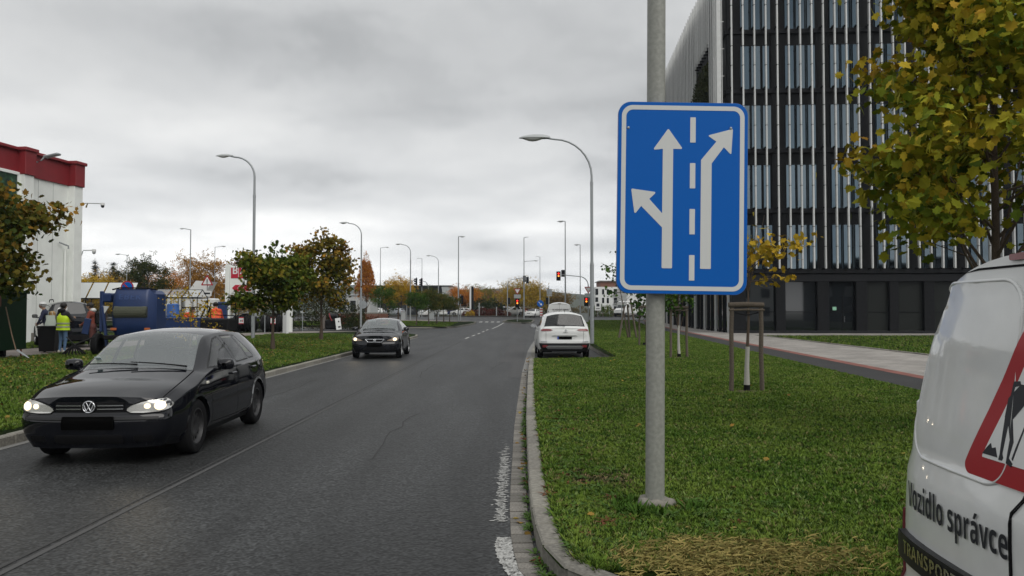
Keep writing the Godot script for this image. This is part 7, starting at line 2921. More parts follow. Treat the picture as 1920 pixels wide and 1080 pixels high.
func far_buildings() -> void:
	# dark showroom behind the trees
	var o := thing("showroom_building", "long dark flat-roofed showroom with a grey end, behind the corner trees", "building", Vector3(X(690, 168), elev(168), -168))
	var w := X(828, 168) - X(690, 168)
	var b := MB.new()
	b.box(Vector3(w * .5, 3.1, -10), Vector3(w, 6.2, 20), 0)
	put("wall", b, M.showroom_dark, o)
	b = MB.new()
	b.box(Vector3(w + 1.05, 3.0, -9), Vector3(2.1, 6.0, 18), 0)
	put("end_wall", b, M.lamp_grey, o)
	b = MB.new()
	b.box(Vector3(w * .5 + .6, 6.25, -10), Vector3(w + 3.0, .16, 20.4), .02)
	put("roof", b, M.galv, o)
	for k in 9:
		var p := MB.new()
		p.box(Vector3(1.2 + (w - 2.0) * k / 8.0, 1.5, .02), Vector3(1.5, 2.7, .06), .01)
		put("window", p, M.shop_glass, o)
	for k in 6:
		var p := MB.new()
		p.box(Vector3(w - 1.85 + .36 * k, 4.3, .03), Vector3(.3, 2.6, .05), .01)
		put("grey_panel", p, M.office_band, o)
	# black and white pylon
	o = thing("showroom_pylon", "slim two-sided pylon, white on its left face and black on its right", "sign", far_pt(884, 141, .1))
	b = MB.new()
	b.box(Vector3(.18, 2.6, 0), Vector3(.42, 5.2, .3), .01)
	put("dark_slab", b, M.signal_black, o)
	b = MB.new()
	b.box(Vector3(-.18, 2.6, .02), Vector3(.28, 5.2, .34), .01)
	put("white_slab", b, M.sign_white, o)
	o = thing("flag_pole", "bare flag pole left of the two-sided pylon", "pole", far_pt(881, 141, .1))
	post(o, 5.3, .05, M.sign_white)
	# white apartment block
	o = thing("apartment_block", "white four-storey apartment block with brown set-back top floor, behind the motorhome", "building", Vector3(X(1117, 255), elev(255), -255))
	b = MB.new()
	b.box(Vector3(11, 4.4, -8), Vector3(22, 8.8, 16), 0)
	put("wall", b, M.sign_white, o)
	b = MB.new()
	b.box(Vector3(12.5, 9.75, -8), Vector3(21.5, 1.9, 13), 0)
	put("top_floor", b, M.brick_brown, o)
	b = MB.new()
	b.box(Vector3(12.5, 10.8, -8), Vector3(22.6, .25, 14.4), .03)
	put("roof", b, M.store_joint, o)
	for s in 3:
		for q in [2.4, 3.9]:
			var p := MB.new()
			p.box(Vector3(q, 1.6 + 2.8 * s, .03), Vector3(.7, 1.7, .06), .01)
			put("window", p, M.shop_glass, o)
		var p2 := MB.new()
		p2.box(Vector3(7.9, 1.5 + 2.8 * s, .03), Vector3(4.2, 2.0, .06), .01)
		put("balcony_window", p2, M.shop_glass, o)
		p2 = MB.new()
		p2.box(Vector3(8.0, .62 + 2.8 * s, .5), Vector3(4.6, .12, 1.0), .01)
		put("balcony", p2, M.store_joint, o)
		p2 = MB.new()
		for k in 12: p2.box(Vector3(5.9 + .38 * k, 1.1 + 2.8 * s, .98), Vector3(.04, .9, .03), 0)
		p2.box(Vector3(8.0, 1.55 + 2.8 * s, .98), Vector3(4.5, .05, .04), 0)
		put("balcony_rail", p2, M.store_joint, o)
		p2 = MB.new()
		p2.box(Vector3(.35, 1.6 + 2.8 * s, .03), Vector3(.9, 2.0, .06), .01)
		put("corner_window", p2, M.shop_glass, o)
	for q in [14, 17, 20]:
		for s in 2:
			var p3 := MB.new()
			p3.box(Vector3(q, 3.0 + 2.8 * s, .03), Vector3(1.3, 1.6, .06), .01)
			put("window", p3, M.shop_glass, o)
	block("grey_building", "grey flat building with dark windows left of the store pylon", Vector3(X(408, 128), elev(128), -128), Vector3(9, 4.8, 8), 1, 5, M.lamp_grey)
	block("grey_building", "small grey house end between dark green and amber trees", Vector3(X(297, 135), elev(135), -135), Vector3(3.2, 5.0, 6), 2, 2, M.store_joint)
	block("grey_building", "pale building end behind the orange tree", Vector3(X(662, 125), elev(125), -125), Vector3(5.5, 3.6, 7), 1, 3, M.store_joint)
	# what stands across the road behind the camera and shows only in the office glass
	block("reflected_block", "pale apartment block across the road, seen mirrored in the office glass", Vector3(26, 0, 44), Vector3(26, 14, 10), 4, 7, M.sign_white, PI)
	block("reflected_block", "darker apartment block across the road, seen mirrored in the office glass", Vector3(64, 0, 42), Vector3(36, 11, 10), 3, 9, M.office_band, PI)
	# houses on the hills
	var r := RandomNumberGenerator.new()
	r.seed = 17
	var spots := []
	for k in 26:
		var d := r.randf_range(700, 860) if k % 2 else 880.0 + r.randf_range(-30, 90)
		spots.append([r.randf_range(838, 1130), d, 1.0 if k % 2 else 1.0 + r.randf_range(3.0, 9.0), k % 3])
	spots.sort_custom(func(p, q): return p[0] < q[0])
	var nth := ["leftmost", "second from the left", "third from the left", "fourth from the left", "fifth from the left", "sixth from the left", "seventh from the left", "eighth from the left", "ninth from the left"]
	var seen := [0, 0, 0]
	for q in spots:
		var t: int = q[3]
		var kind: String = ["grey-roofed pale houses", "red-roofed white houses", "long low white blocks"][t]
		var o2 := thing("hill_house", "%s of the small %s on the far hill" % [nth[seen[t]], kind], "house", Vector3(X(q[0], q[1]), q[2], -q[1]), r.randf_range(-.4, .4), kind + " on the hill")
		seen[t] += 1
		var wd: float = [9.0, 8.0, 17.0][t]
		b = MB.new()
		b.box(Vector3(0, 3.5, 0), Vector3(wd, 7.0, 8), 0)
		put("wall", b, [M.store_joint, M.sign_white, M.sign_white][t], o2)
		b = MB.new()
		b.prism(P2([-wd * .55, 7.0, wd * .55, 7.0, 0, 7.0 + [3.0, 3.4, .8][t]]), -4.3, 4.3)
		put("roof", b, [M.lamp_grey, M.brick_brown, M.lamp_grey][t], o2)


# ---------- the yard on the left ----------
func skip_and_tools() -> void:
	var at := Vector3(-15.85, left_h(-15.8, -23.6), -23.9)
	var o := thing("skip", "dark green steel skip standing on the footway, left edge", "skip", at, .10)
	var b := MB.new()
	b.box(Vector3(-2.0, 1.12, 0), Vector3(5.3, 1.75, 1.9), .02)
	put("body", b, M.skip_green, o)
	b = MB.new()
	b.box(Vector3(-2.0, 2.02, 0), Vector3(5.42, .10, 2.04), .02)
	put("rim", b, M.skip_green, o)
	for x in [.58, -.02, -1.0, -2.0, -3.0]:
		b = MB.new()
		b.box(Vector3(x, 1.1, 1.0), Vector3(.10, 1.72, .12), .02)
		put("rib", b, M.skip_green, o)
	b = MB.new()
	b.box(Vector3(-.8, .13, .6), Vector3(2.0, .22, .16), .02)
	b.box(Vector3(-.8, .13, -.6), Vector3(2.0, .22, .16), .02)
	put("skid", b, M.black, o)
	b = MB.new()
	for z in [-.7, .7]: b.tube([Vector3(.62, .0, z), Vector3(.60, .4, z)], [.03], 6)
	put("leg", b, M.rust, o)
	b = MB.new()
	b.box(Vector3(.72, 1.72, .82), Vector3(.08, .32, .12), .01)
	put("latch", b, M.rust, o)
	o = thing("shovel", "long-handled shovel leaning against the skip end", "shovel", Vector3(-14.45, left_h(-14.4, -23.3), -23.2))
	b = MB.new()
	b.tube([Vector3(-.62, 1.55, -.3), Vector3(-.3, .75, -.1), Vector3(-.1, .28, 0)], [.018], 8)
	put("handle", b, M.tool_wood, o)
	b = MB.new()
	var rows := []
	for i in 6:
		var t := i / 5.0
		var line := []
		for k in 7:
			var x := (k - 3) / 3.0
			line.append(Vector3(-.1 + .38 * t + x * .02, .28 - .25 * t + .03 * x * x, .10 * x * (1.0 if t < .6 else 1.6 - t)))
		rows.append(line)
	b.grid(rows)
	put("blade", b, M.galv, o)
	# wheeled bin
	o = thing("wheeled_bin", "black wheeled bin with a white bag on its lid, beside the yellow vest", "bin", Vector3(X(93, 27.4), left_h(-16, -27.4), -27.4), .25)
	b = MB.new()
	rows = []
	for q in [[.05, .46, .5], [.85, .56, .62]]:
		rows.append([Vector3(-q[1] / 2, q[0], q[2] / 2), Vector3(q[1] / 2, q[0], q[2] / 2), Vector3(q[1] / 2, q[0], -q[2] / 2), Vector3(-q[1] / 2, q[0], -q[2] / 2)])
	for k in 4: b.quad(rows[0][k], rows[0][(k + 1) % 4], rows[1][(k + 1) % 4], rows[1][k])
	b.quad(rows[0][0], rows[0][1], rows[0][2], rows[0][3])
	put("body", b, M.bin_black, o)
	b = MB.new()
	b.box(Vector3(0, .89, 0), Vector3(.60, .07, .68), .02)
	put("lid", b, M.bin_black, o)
	for x in [-.2, .2]:
		b = MB.new()
		b.tube([Vector3(x - .03, .09, -.28), Vector3(x + .03, .09, -.28)], [.09], 12)
		put("wheel", b, M.tyre, o)
	o = thing("carrier_bag", "white and green carrier bag set on the black bin", "bag", Vector3(X(95, 27.3), left_h(-16, -27.3) + .93, -27.3), .2)
	b = MB.new()
	rows = []
	for i in 6:
		var t := i / 5.0
		var line := []
		for k in 13:
			var a := TAU * k / 12
			line.append(Vector3(cos(a) * (.17 + .03 * sin(3 * a + t * 4)) * (1.0 - .2 * t), .36 * t, sin(a) * .09 * (1.0 - .35 * t)))
		rows.append(line)
	b.grid(rows)
	put("bag", b, M.bag_white, o)
	b = MB.new()
	b.tube([Vector3(-.08, .35, 0), Vector3(-.05, .5, 0), Vector3(.05, .5, 0), Vector3(.08, .35, 0)], [.008], 5)
	put("handle", b, M.bag_white, o)


func blue_machine() -> void:
	# compact blue sweeper seen from behind, with a perforated drum under its moulded name
	var o := thing("blue_sweeper", "blue municipal machine with a perforated drum across its rear, behind the near car", "machine", Vector3(-12.1, left_h(-12, -25.2), -25.2), .06)
	var b := MB.new()
	var rows := []
	for i in 9:     # rounded rear shell: z toward the camera
		var t := i / 8.0
		var z := .18 * (1.0 - pow(absf(2.0 * t - 1.0), 4.0))
		var y := .66 + 1.48 * t
		var w := .70 - .08 * pow(t, 3.0) - .05 * pow(1.0 - t, 3.0)
		var line := []
		for k in 13:
			var x := (k - 6) / 6.0
			line.append(Vector3(x * w, y, z * (1.0 - .35 * pow(absf(x), 4.0)) - (.25 if absf(x) > .99 else 0.0)))
		rows.append(line)
	b.grid(rows)
	put("rear_shell", b, M.machine_blue, o)
	b = MB.new()
	b.box(Vector3(0, 1.38, -.55), Vector3(1.36, 1.44, 1.0), .12)
	put("hopper", b, M.machine_blue, o)
	b = MB.new()
	b.tube([Vector3(-.68, 2.12, -.1), Vector3(-.4, 2.17, .04), Vector3(.4, 2.17, .04), Vector3(.68, 2.12, -.1)], [.025], 6)
	put("top_rail", b, M.black, o)
	# drum with holes
	b = MB.new()
	for ring in 7:
		for k in 30:
			var x := -.48 + .98 * (k + (.5 if ring % 2 else 0.0)) / 30.0
			var a := -1.1 + 2.2 * ring / 6.0
			var c := Vector3(x, 1.40 + .19 * sin(a), .10 + .19 * cos(a))
			var up := Vector3(0, cos(a), -sin(a)) * .022
			for s in 6:
				var a0 := TAU * s / 6
				var a1 := TAU * (s + 1) / 6
				b.tube([c + Vector3(cos(a0) * .022, 0, 0) + up * sin(a0), c + Vector3(cos(a1) * .022, 0, 0) + up * sin(a1)], [.006], 3, false)
	tag(put("drum_mesh", b, M.drum_grey, o), "", "", "", "stuff")
	b = MB.new()
	b.tube([Vector3(-.5, 1.40, .10), Vector3(.52, 1.40, .10)], [.18], 20)
	put("drum", b, M.drum_dark, o)
	letters("EBEK", .17, M.machine_blue_light, o, func(p: Vector2) -> Vector3: return Vector3(-.40 + p.x * 1.25, 1.74 + p.y, .165 - .2 * pow((p.y) / .4, 2.0)), Vector3(0, .2, 1).normalized(), .012, "moulded_name")
	for x in [-.52, .52]:
		b = MB.new()
		b.box(Vector3(x, .86, .17), Vector3(.18, .08, .04), .01)
		put("rear_lamp", b, M.amber_lamp, o)
	b = MB.new()
	b.box(Vector3(0, .60, .1), Vector3(1.5, .14, .5), .03)
	put("bumper", b, M.black, o)
	# side frame, ladder and stickers on the left
	b = MB.new()
	b.box(Vector3(-1.0, 1.42, -.1), Vector3(.10, 1.3, .16), .02)
	b.box(Vector3(-.90, 1.86, -.3), Vector3(.34, .30, .5), .04)
	b.box(Vector3(-.86, .95, .0), Vector3(.08, 1.3, .12), .02, Basis(Vector3.BACK, .12))
	put("side_frame", b, M.machine_blue, o)
	b = MB.new()
	b.prism(P2([-.94, 1.6, -.72, 1.58, -.93, 1.25]), .02, .035)
	put("warning_sticker", b, M.sign_film, o)
	b = MB.new()
	b.box(Vector3(-1.38, .95, .1), Vector3(.2, .5, .06), .01, Basis(Vector3.BACK, -.2))
	put("tool_holder", b, M.machine_blue, o)
	wheel(o, Vector3(-1.22, .36, -.35), -1.0, .36, 0)
	wheel(o, Vector3(1.0, .36, -.35), 1.0, .36, 0)
	b = MB.new()
	b.lathe([Vector2(.0, .1), Vector2(.2, .1), Vector2(.25, .13)], 20)
	var hub := put("white_hub", b, M.sign_film, o, Vector3(-1.24, .36, -.35))
	hub.rotation.z = PI / 2
	b = MB.new()
	for k in 20:
		var a := TAU * k / 20
		b.tube([Vector3(-1.75 + cos(a) * .05, .35, .1 + sin(a) * .05), Vector3(-1.75 + cos(a) * .34, .08, .1 + sin(a) * .34)], [.02], 4)
	put("side_broom", b, M.black, o)
	b = MB.new()
	b.tube([Vector3(-1.75, .36, .1), Vector3(-1.2, .62, -.1)], [.03], 6)
	b.tube([Vector3(-1.95, .62, .2), Vector3(-1.7, .36, .15)], [.015], 6)
	put("broom_arm", b, M.trim, o)


func yard() -> void:
	skip_and_tools()
	blue_machine()
	# low blue dropside trailer and the black plastic trailer beside it
	var o := thing("blue_trailer", "long low blue dropside trailer behind the golden sapling", "trailer", Vector3(X(334, 30.5), left_h(-13, -30.5), -30.5), .05)
	var b := MB.new()
	for q in [[0, .75, 2.5, .62, .05], [-1.4, .75, 2.5, .62, .05]]: b.box(Vector3(0, q[1] + .1, q[0]), Vector3(q[2], q[3], q[4]), .01)
	put("side_board", b, M.machine_blue, o)
	b = MB.new()
	b.box(Vector3(-1.24, .85, -.7), Vector3(.05, .6, 1.4), .01)
	b.box(Vector3(1.24, .85, -.7), Vector3(.05, .6, 1.4), .01)
	put("end_board", b, M.machine_blue, o)
	b = MB.new()
	b.box(Vector3(0, 1.17, .01), Vector3(2.56, .05, .09), .01)
	put("rim", b, M.machine_blue_light, o)
	b = MB.new()
	b.box(Vector3(0, .54, -.7), Vector3(2.4, .06, 1.4), .01)
	put("bed", b, M.black, o)
	wheel(o, Vector3(-.4, .3, .1), 1.0, .3, 0, false)
	wheel(o, Vector3(.4, .3, .1), 1.0, .3, 0, false)
	o = thing("black_trailer", "small black trailer with ribbed plastic cover and a tall rail cage", "trailer", Vector3(X(411, 30.0), left_h(-11, -30), -30.0), -.05)
	b = MB.new()
	b.box(Vector3(0, .93, 0), Vector3(1.1, .50, .9), .06)
	put("box", b, M.bin_black, o)
	for k in 4:
		var p := MB.new()
		p.box(Vector3(.04, .80 + .065 * k, .452), Vector3(.62, .022, .02), .005)
		put("rib", p, M.trim, o)
	b = MB.new()
	for x in [-.46, .52]:
		b.tube([Vector3(x, .6, -.3), Vector3(x, 1.78, -.3)], [.022], 6)
	for y in [1.32, 1.74]: b.tube([Vector3(-.46, y, -.3), Vector3(.52, y - .04, -.3)], [.02], 6)
	put("rail_cage", b, M.black, o)
	b = MB.new()
	b.tube([Vector3(-.3, .66, .1), Vector3(-1.6, .5, .2)], [.04], 6)
	put("drawbar", b, M.black, o)
	wheel(o, Vector3(-.62, .3, 0), -1.0, .3, 0, false)
	wheel(o, Vector3(.62, .3, 0), 1.0, .3, 0, false)
	# loose rods between the trailers
	o = thing("hand_truck", "black hand truck with leaning handles between the trailers", "hand truck", Vector3(X(378, 31), left_h(-12, -31), -31.0))
	b = MB.new()
	for q in [[-.10, .14], [.14, .30]]: b.tube([Vector3(q[0], .1, 0), Vector3(q[0] + .05, 1.2, -.1), Vector3(q[1], 1.62, -.1)], [.035], 6)
	b.tube([Vector3(-.8, 1.58, -.1), Vector3(.3, 1.6, -.1)], [.025], 6)
	put("frame", b, M.black, o)
	b = MB.new()
	b.box(Vector3(0, .06, .12), Vector3(.5, .03, .3), .005)
	put("toe_plate", b, M.black, o)
	# greenhouse frames for sale
	for q in [[X(190, 43), -43.0, 3.2, 2.15, .9, 0, "black greenhouse frame with white roof panes, right of the store corner", true], [X(312, 40), -40.0, 3.0, 2.15, .42, 0, "black flat-topped frame shelter behind the blue trailer", false]]:
		var g := thing("greenhouse_frame", q[6], "greenhouse", Vector3(q[0], left_h(q[0], q[1]), q[1]), .12)
		var w: float = q[2]
		var hh: float = q[3]
		var rise: float = q[4]
		b = MB.new()
		for x in [-.5, -.25, 0, .25, .5]:
			for z in [0.0, -2.0]: b.tube([Vector3(x * w, 0, z), Vector3(x * w, hh, z)], [.024], 5)
			b.tube([Vector3(x * w, hh, 0), Vector3(x * w + (.3 if q[7] else 0.0), hh + rise, -1.0), Vector3(x * w, hh, -2.0)], [.022], 5)
		for y in [.4, 1.2, hh]:
			b.tube([Vector3(-w * .5, y, 0), Vector3(w * .5, y, 0)], [.022], 5)
			b.tube([Vector3(-w * .5, y, -2), Vector3(w * .5, y, -2)], [.022], 5)
		b.tube([Vector3(-w * .5, hh + rise, -1), Vector3(w * .5, hh + rise, -1)], [.024], 5)
		for x in [-.5, .5]: b.tube([Vector3(x * w, hh, 0), Vector3(x * w, hh, -2)], [.022], 5)
		put("frame", b, M.black, g)
		for k in 4:
			var p := MB.new()
			var x0 := (-.5 + .25 * k) * w + .04
			var x1 := x0 + .25 * w - .08
			p.quad(Vector3(x0, hh + .03, 0), Vector3(x1, hh + .03, 0), Vector3(x1, hh + rise + .02, -1), Vector3(x0, hh + rise + .02, -1))
			put("roof_pane", p, M.sheet_white if q[7] else M.sheet_dim, g)
	o = thing("stacked_drums", "blue plastic drums stacked under the flat-topped shelter", "drums", Vector3(X(303, 38), left_h(-17, -38), -38.6))
	for k in 4:
		b = MB.new()
		b.lathe([Vector2(0, 0), Vector2(.28, 0), Vector2(.29, .3), Vector2(.30, .32), Vector2(.29, .34), Vector2(.28, .86), Vector2(.22, .9), Vector2(0, .9)], 14)
		put("drum", b, M.drum_blue if k % 2 else M.sign_film, o, Vector3(-.4 + .62 * (k % 2), .92 * (k / 2), -.2))
	# white machine with a slanted hood
	o = thing("white_wood_chipper", "white machine with a slanted chute hood, behind the blue trailer", "machine", Vector3(X(376, 45.5), left_h(-18, -45), -45.5), .1)
	b = MB.new()
	b.prism(P2([-.75, 2.25, .35, 2.25, .75, 3.15, -.1, 3.2]), -.6, .6)
	put("hood", b, M.sign_white, o)
	b = MB.new()
	b.box(Vector3(.1, 1.45, 0), Vector3(1.7, 1.5, 1.1), .08)
	put("body", b, M.sign_white, o)
	b = MB.new()
	b.box(Vector3(-1.9, 1.9, .2), Vector3(2.0, .9, 1.2), .1)
	put("tank", b, M.sign_film, o)
	b = MB.new()
	b.box(Vector3(1.35, 1.4, .4), Vector3(.5, 1.2, .3), .03)
	put("control_box", b, M.machine_blue, o)
	wheel(o, Vector3(-1.2, .36, .6), 1.0, .36, 0, false)
	wheel(o, Vector3(.8, .36, .6), 1.0, .36, 0, false)
	# black ribbed tanks
	for q in [[460, 56.5, "first black ribbed tank with white price label, left of the maple trunk", 1.75], [519, 55.5, "second black ribbed tank lying behind the white guide board", 2.2]]:
		o = thing("plastic_tank", q[2], "tank", Vector3(X(q[0], q[1]), left_h(-18, -56), -q[1]))
		var w: float = q[3]
		b = MB.new()
		var prof := []
		for k in 41:
			var x: float = -w * .5 + w * k / 40.0
			var e := 1.0 - pow(absf(2.0 * x / w), 6.0) * .35
			prof.append(Vector2((.58 + .045 * signf(sin(k * TAU / 5.0))) * e if k % 40 else 0.0, x))
		b.lathe(prof, 22)
		var tk := put("shell", b, M.bin_black, o, Vector3(0, .62, 0))
		tk.rotation.z = PI / 2
		b = MB.new()
		b.tube([Vector3(0, 1.15, 0), Vector3(0, 1.32, 0)], [.25, .24], 14)
		put("lid", b, M.bin_black, o)
		b = MB.new()
		b.box(Vector3(-.05, .82, .655), Vector3(.34, .48, .01), 0)
		put("label_sheet", b, M.sign_white, o)
		b = MB.new()
		b.box(Vector3(-.05, 1.03, .662), Vector3(.34, .07, .006), 0)
		b.box(Vector3(.05, .8, .662), Vector3(.06, .16, .006), 0)
		b.box(Vector3(-.05, .61, .662), Vector3(.34, .06, .006), 0)
		put("label_print", b, M.pylon_red, o)
		b = MB.new()
		b.tube([Vector3(-.12, .8, .664), Vector3(-.02, .8, .664)], [.04], 6)
		put("label_picture", b, M.black, o)
		b = MB.new()
		for x in [-.35, .35]: b.box(Vector3(x * w, .06, 0), Vector3(.16, .14, .9), .02)
		put("cradle", b, M.black, o)
	# garden machine with leaning board by the drive
	o = thing("display_stack", "dark garden machine with a red strap and stone slab, by the drive", "machine", Vector3(X(622, 64), left_h(-15, -64), -64.0))
	b = MB.new()
	b.box(Vector3(0, .42, 0), Vector3(.95, .8, .6), .12)
	put("body", b, M.bin_black, o)
	b = MB.new()
	b.tube([Vector3(-.2, 1.05, 0), Vector3(.45, 1.1, .0)], [.22, .2], 12)
	put("engine", b, M.trim, o)
	b = MB.new()
	b.tube([Vector3(-.15, 1.3, .2), Vector3(-.05, 1.0, .33), Vector3(.1, .7, .33)], [.05], 6)
	put("strap", b, M.store_red, o)
	b = MB.new()
	b.box(Vector3(-.62, .58, 0), Vector3(.26, 1.15, .4), .04)
	put("stone_slab", b, M.walk, o)
	o = thing("leaning_board", "tilted white board leaning on the dark garden machine", "board", Vector3(X(636, 63.3), left_h(-15, -63), -63.3))
	o.rotation = Vector3(-.15, 0, .16)
	b = MB.new()
	b.box(Vector3(0, .48, 0), Vector3(.42, .95, .03), .005)
	put("sheet", b, M.sign_white, o)
	b = MB.new()
	b.box(Vector3(.06, .66, .018), Vector3(.10, .12, .006), 0)
	b.box(Vector3(.06, .22, .018), Vector3(.2, .12, .006), 0)
	put("print", b, M.ink, o)
	# low brick wall
	o = thing("brick_wall", "low brick wall behind the red-leaved shrubs", "wall", Vector3(X(672, 80.5), left_h(-16, -80), -80.6))
	for s in 10:
		var row := MB.new()
		for k in 24: row.box(Vector3(-2.9 + .25 * k + (.12 if s % 2 else 0.0), .06 + .125 * s, 0), Vector3(.235, .112, .22), .008)
		tag(put("brick_course", row, M.brick_brown if s < 9 else M.kerb, o), "", "", "", "stuff")


func far_traffic() -> void:
	var hatch := {}
	var make := func(kind: String, paint: Material, key: String) -> Node3D:
		if not hatch.has(key):
			var r := car("parked_car", kind, paint, false, {"inside": false, "glass": M.dark_glass, "screen": M.dark_glass, "back_glass": M.dark_glass, "bits": true})
			var o: Node3D = r[0]
			var L: Loft = r[1]
			var k0 := o.get_child_count() + 1
			if kind != "van":
				headlamp(o, L, P2([.42, .64, .74, .66, .76, .74, .46, .72]), [], 0.0, M.reflector)
				tail_lamps(o, L, P2([.52, .78, .74, .78, .74, .90, .52, .90]), M.red_lamp)
				face_plate(o, "number_plate", L, true, box2(-.26, .26, .42, .53), M.sign_white, .02, .2)
				face_plate(o, "rear_number_plate", L, false, box2(-.26, .26, .62, .73), M.sign_white, .02, .2)
				face_plate(o, "grille", L, true, box2(-.3, .3, .60, .70), M.black, .012, .2)
			shift_new(o, L, k0)
			tag(o, "", "car")
			hatch[key] = o
			return o
		return null
	var rows := [
		["crossover", "white", 800, 140, 2.9, "white tall car seen from behind, left of the corner tree trunks"], ["mini", "white", 823, 143, .5, "white small car between the first and second corner tree trunks"], ["mini", "silver", 738, 141, 1.2, "silver car half hidden behind the deep green corner tree"],
		["mini", "white", 700, 146, 1.5, "white car roof showing above the brick wall, right one"], ["crossover", "silver", 678, 150, 1.5, "silver car roof showing above the brick wall, left one"], ["mini", "blue", 838, 150, 1.57, "dark blue low car behind the third corner tree"],
		["mini", "white", 864, 145, 1.57, "white low car in front of the white lorry cab"], ["crossover", "white", 888, 158, 1.4, "white car behind the red hedge, left of the pylon"], ["mini", "red", 904, 158, 1.6, "red car behind the red hedge"],
		["crossover", "silver", 940, 150, 2.5, "silver-blue car at the left end of the far row"], ["crossover", "white", 959, 146, 2.1, "white hatchback angled in the far row, beside the walking person"], ["mini", "charcoal", 972, 153, 2.2, "dark car between the white and the red one"],
		["mini", "red", 981, 149, 2.3, "red car in the far row behind the island signal"], ["mini", "silver", 996, 152, 2.3, "silver car right of the red one in the far row"], ["crossover", "white", 1203, 140, -1.3, "white car right of the motorhome, behind the leaning stakes"]]
	var paints := {"white": M.white_paint, "silver": M.silver_paint, "blue": M.blue_paint, "red": M.red_paint, "charcoal": M.charcoal}
	for q in rows:
		var at := far_pt(q[2], q[3], .02)
		var o: Node3D = make.call(q[0], paints[q[1]], q[0] + q[1])
		if o:
			o.position = at
			o.rotation.y = q[4]
			tag(o, q[5], "", "cars parked beyond the crossing street")
		else:
			dup(hatch[q[0] + q[1]], at, q[4], q[5], "cars parked beyond the crossing street")
	# the white car coming through the junction
	dup(hatch["miniwhite"], far_pt(998, 131, .01), PI - .35, "white car driving across the junction, front towards us", "")
	var last := get_child(get_child_count() - 1)
	last.remove_meta("group")
	# pickup, black car-van by the store
	var r := car("dark_people_carrier", "crossover", M.charcoal, true, {"glass": M.dark_glass, "screen": M.dark_glass, "back_glass": M.dark_glass, "sub": 4, "inside": false})
	var pc: Node3D = r[0]
	var L: Loft = r[1]
	var k0 := pc.get_child_count() + 1
	tag(pc, "dark estate van parked by the store wall, stickers on its rear window", "van")
	tail_lamps(pc, L, P2([.66, .95, .86, .95, .84, 1.1, .66, 1.1]), M.red_lamp)
	var stick := MB.new()
	for q in [[-.42, 1.34, .07], [-.2, 1.40, .06]]:
		var c := Vector3(q[0], q[1], 4.72)
		stick.ball(c, Vector3(q[2], q[2] * 1.3, .02), 6)
	put("window_sticker", stick, M.sign_white, pc)
	var rk := MB.new()
	for sg in [-.6, .6]: rk.tube([Vector3(sg, 1.64, 2.9), Vector3(sg, 1.72, 3.1), Vector3(sg, 1.72, 4.3), Vector3(sg, 1.64, 4.45)], [.018], 5)
	put("roof_rail", rk, M.black, pc)
	shift_new(pc, L, k0)
	pc.scale = Vector3(1.0, 1.1, 1.0)
	pc.position = Vector3(X(116, 32.6), left_h(-19, -32), -32.8)
	pc.rotation.y = .62
	# white lorry cab
	var o := thing("lorry", "white lorry cab with wind deflector, left of the pylon", "lorry", far_pt(862, 152, .02), .5)
	var b := MB.new()
	b.box(Vector3(0, 1.6, 0), Vector3(2.4, 2.3, 2.0), .2)
	put("cab", b, M.white_paint, o)
	b = MB.new()
	b.prism(P2([-1.0, 2.7, .9, 2.7, .9, 3.9, .4, 3.9]), -1.1, 1.1)
	var df := put("wind_deflector", b, M.white_paint, o)
	df.rotation.y = PI / 2
	b = MB.new()
	b.box(Vector3(0, 2.1, 1.01), Vector3(2.1, .8, .04), .02)
	put("windscreen", b, M.dark_glass, o)
	for sg in [-1.0, 1.0]: wheel(o, Vector3(sg * 1.05, .48, .1), sg, .48, 0, false)
	# motorhome
	o = thing("motorhome", "white motorhome with bonneted cab and red panel, parked beyond the leaning stakes", "motorhome", far_pt(1171, 137, .02), -.55 + PI)
	var rr := car("cab_unit", "van", M.white_paint, false, {"glass": M.dark_glass, "screen": M.dark_glass})
	var cu: Node3D = rr[0]
	remove_child(cu)
	for ch in cu.get_children():
		if String(ch.name).begins_with("wheel") and not ch is MeshInstance3D and ch.position.z > 0.5:
			ch.position.z += .2
		cu.remove_child(ch)
		ch.owner = null
		o.add_child(ch, true)
	cu.free()
	b = MB.new()
	b.box(Vector3(0, 1.55, 1.6), Vector3(2.3, 2.3, 3.9), .15)
	put("living_box", b, M.white_paint, o)
	for sg in [-1.0, 1.0]:
		b = MB.new()
		b.box(Vector3(sg * 1.155, 2.1, 2.8), Vector3(.02, .8, 1.0), .01)
		put("red_panel", b, M.store_red, o)
		b = MB.new()
		b.box(Vector3(sg * 1.155, 1.9, 1.2), Vector3(.02, .6, 1.0), .01)
		put("side_window_pane", b, M.dark_glass, o)


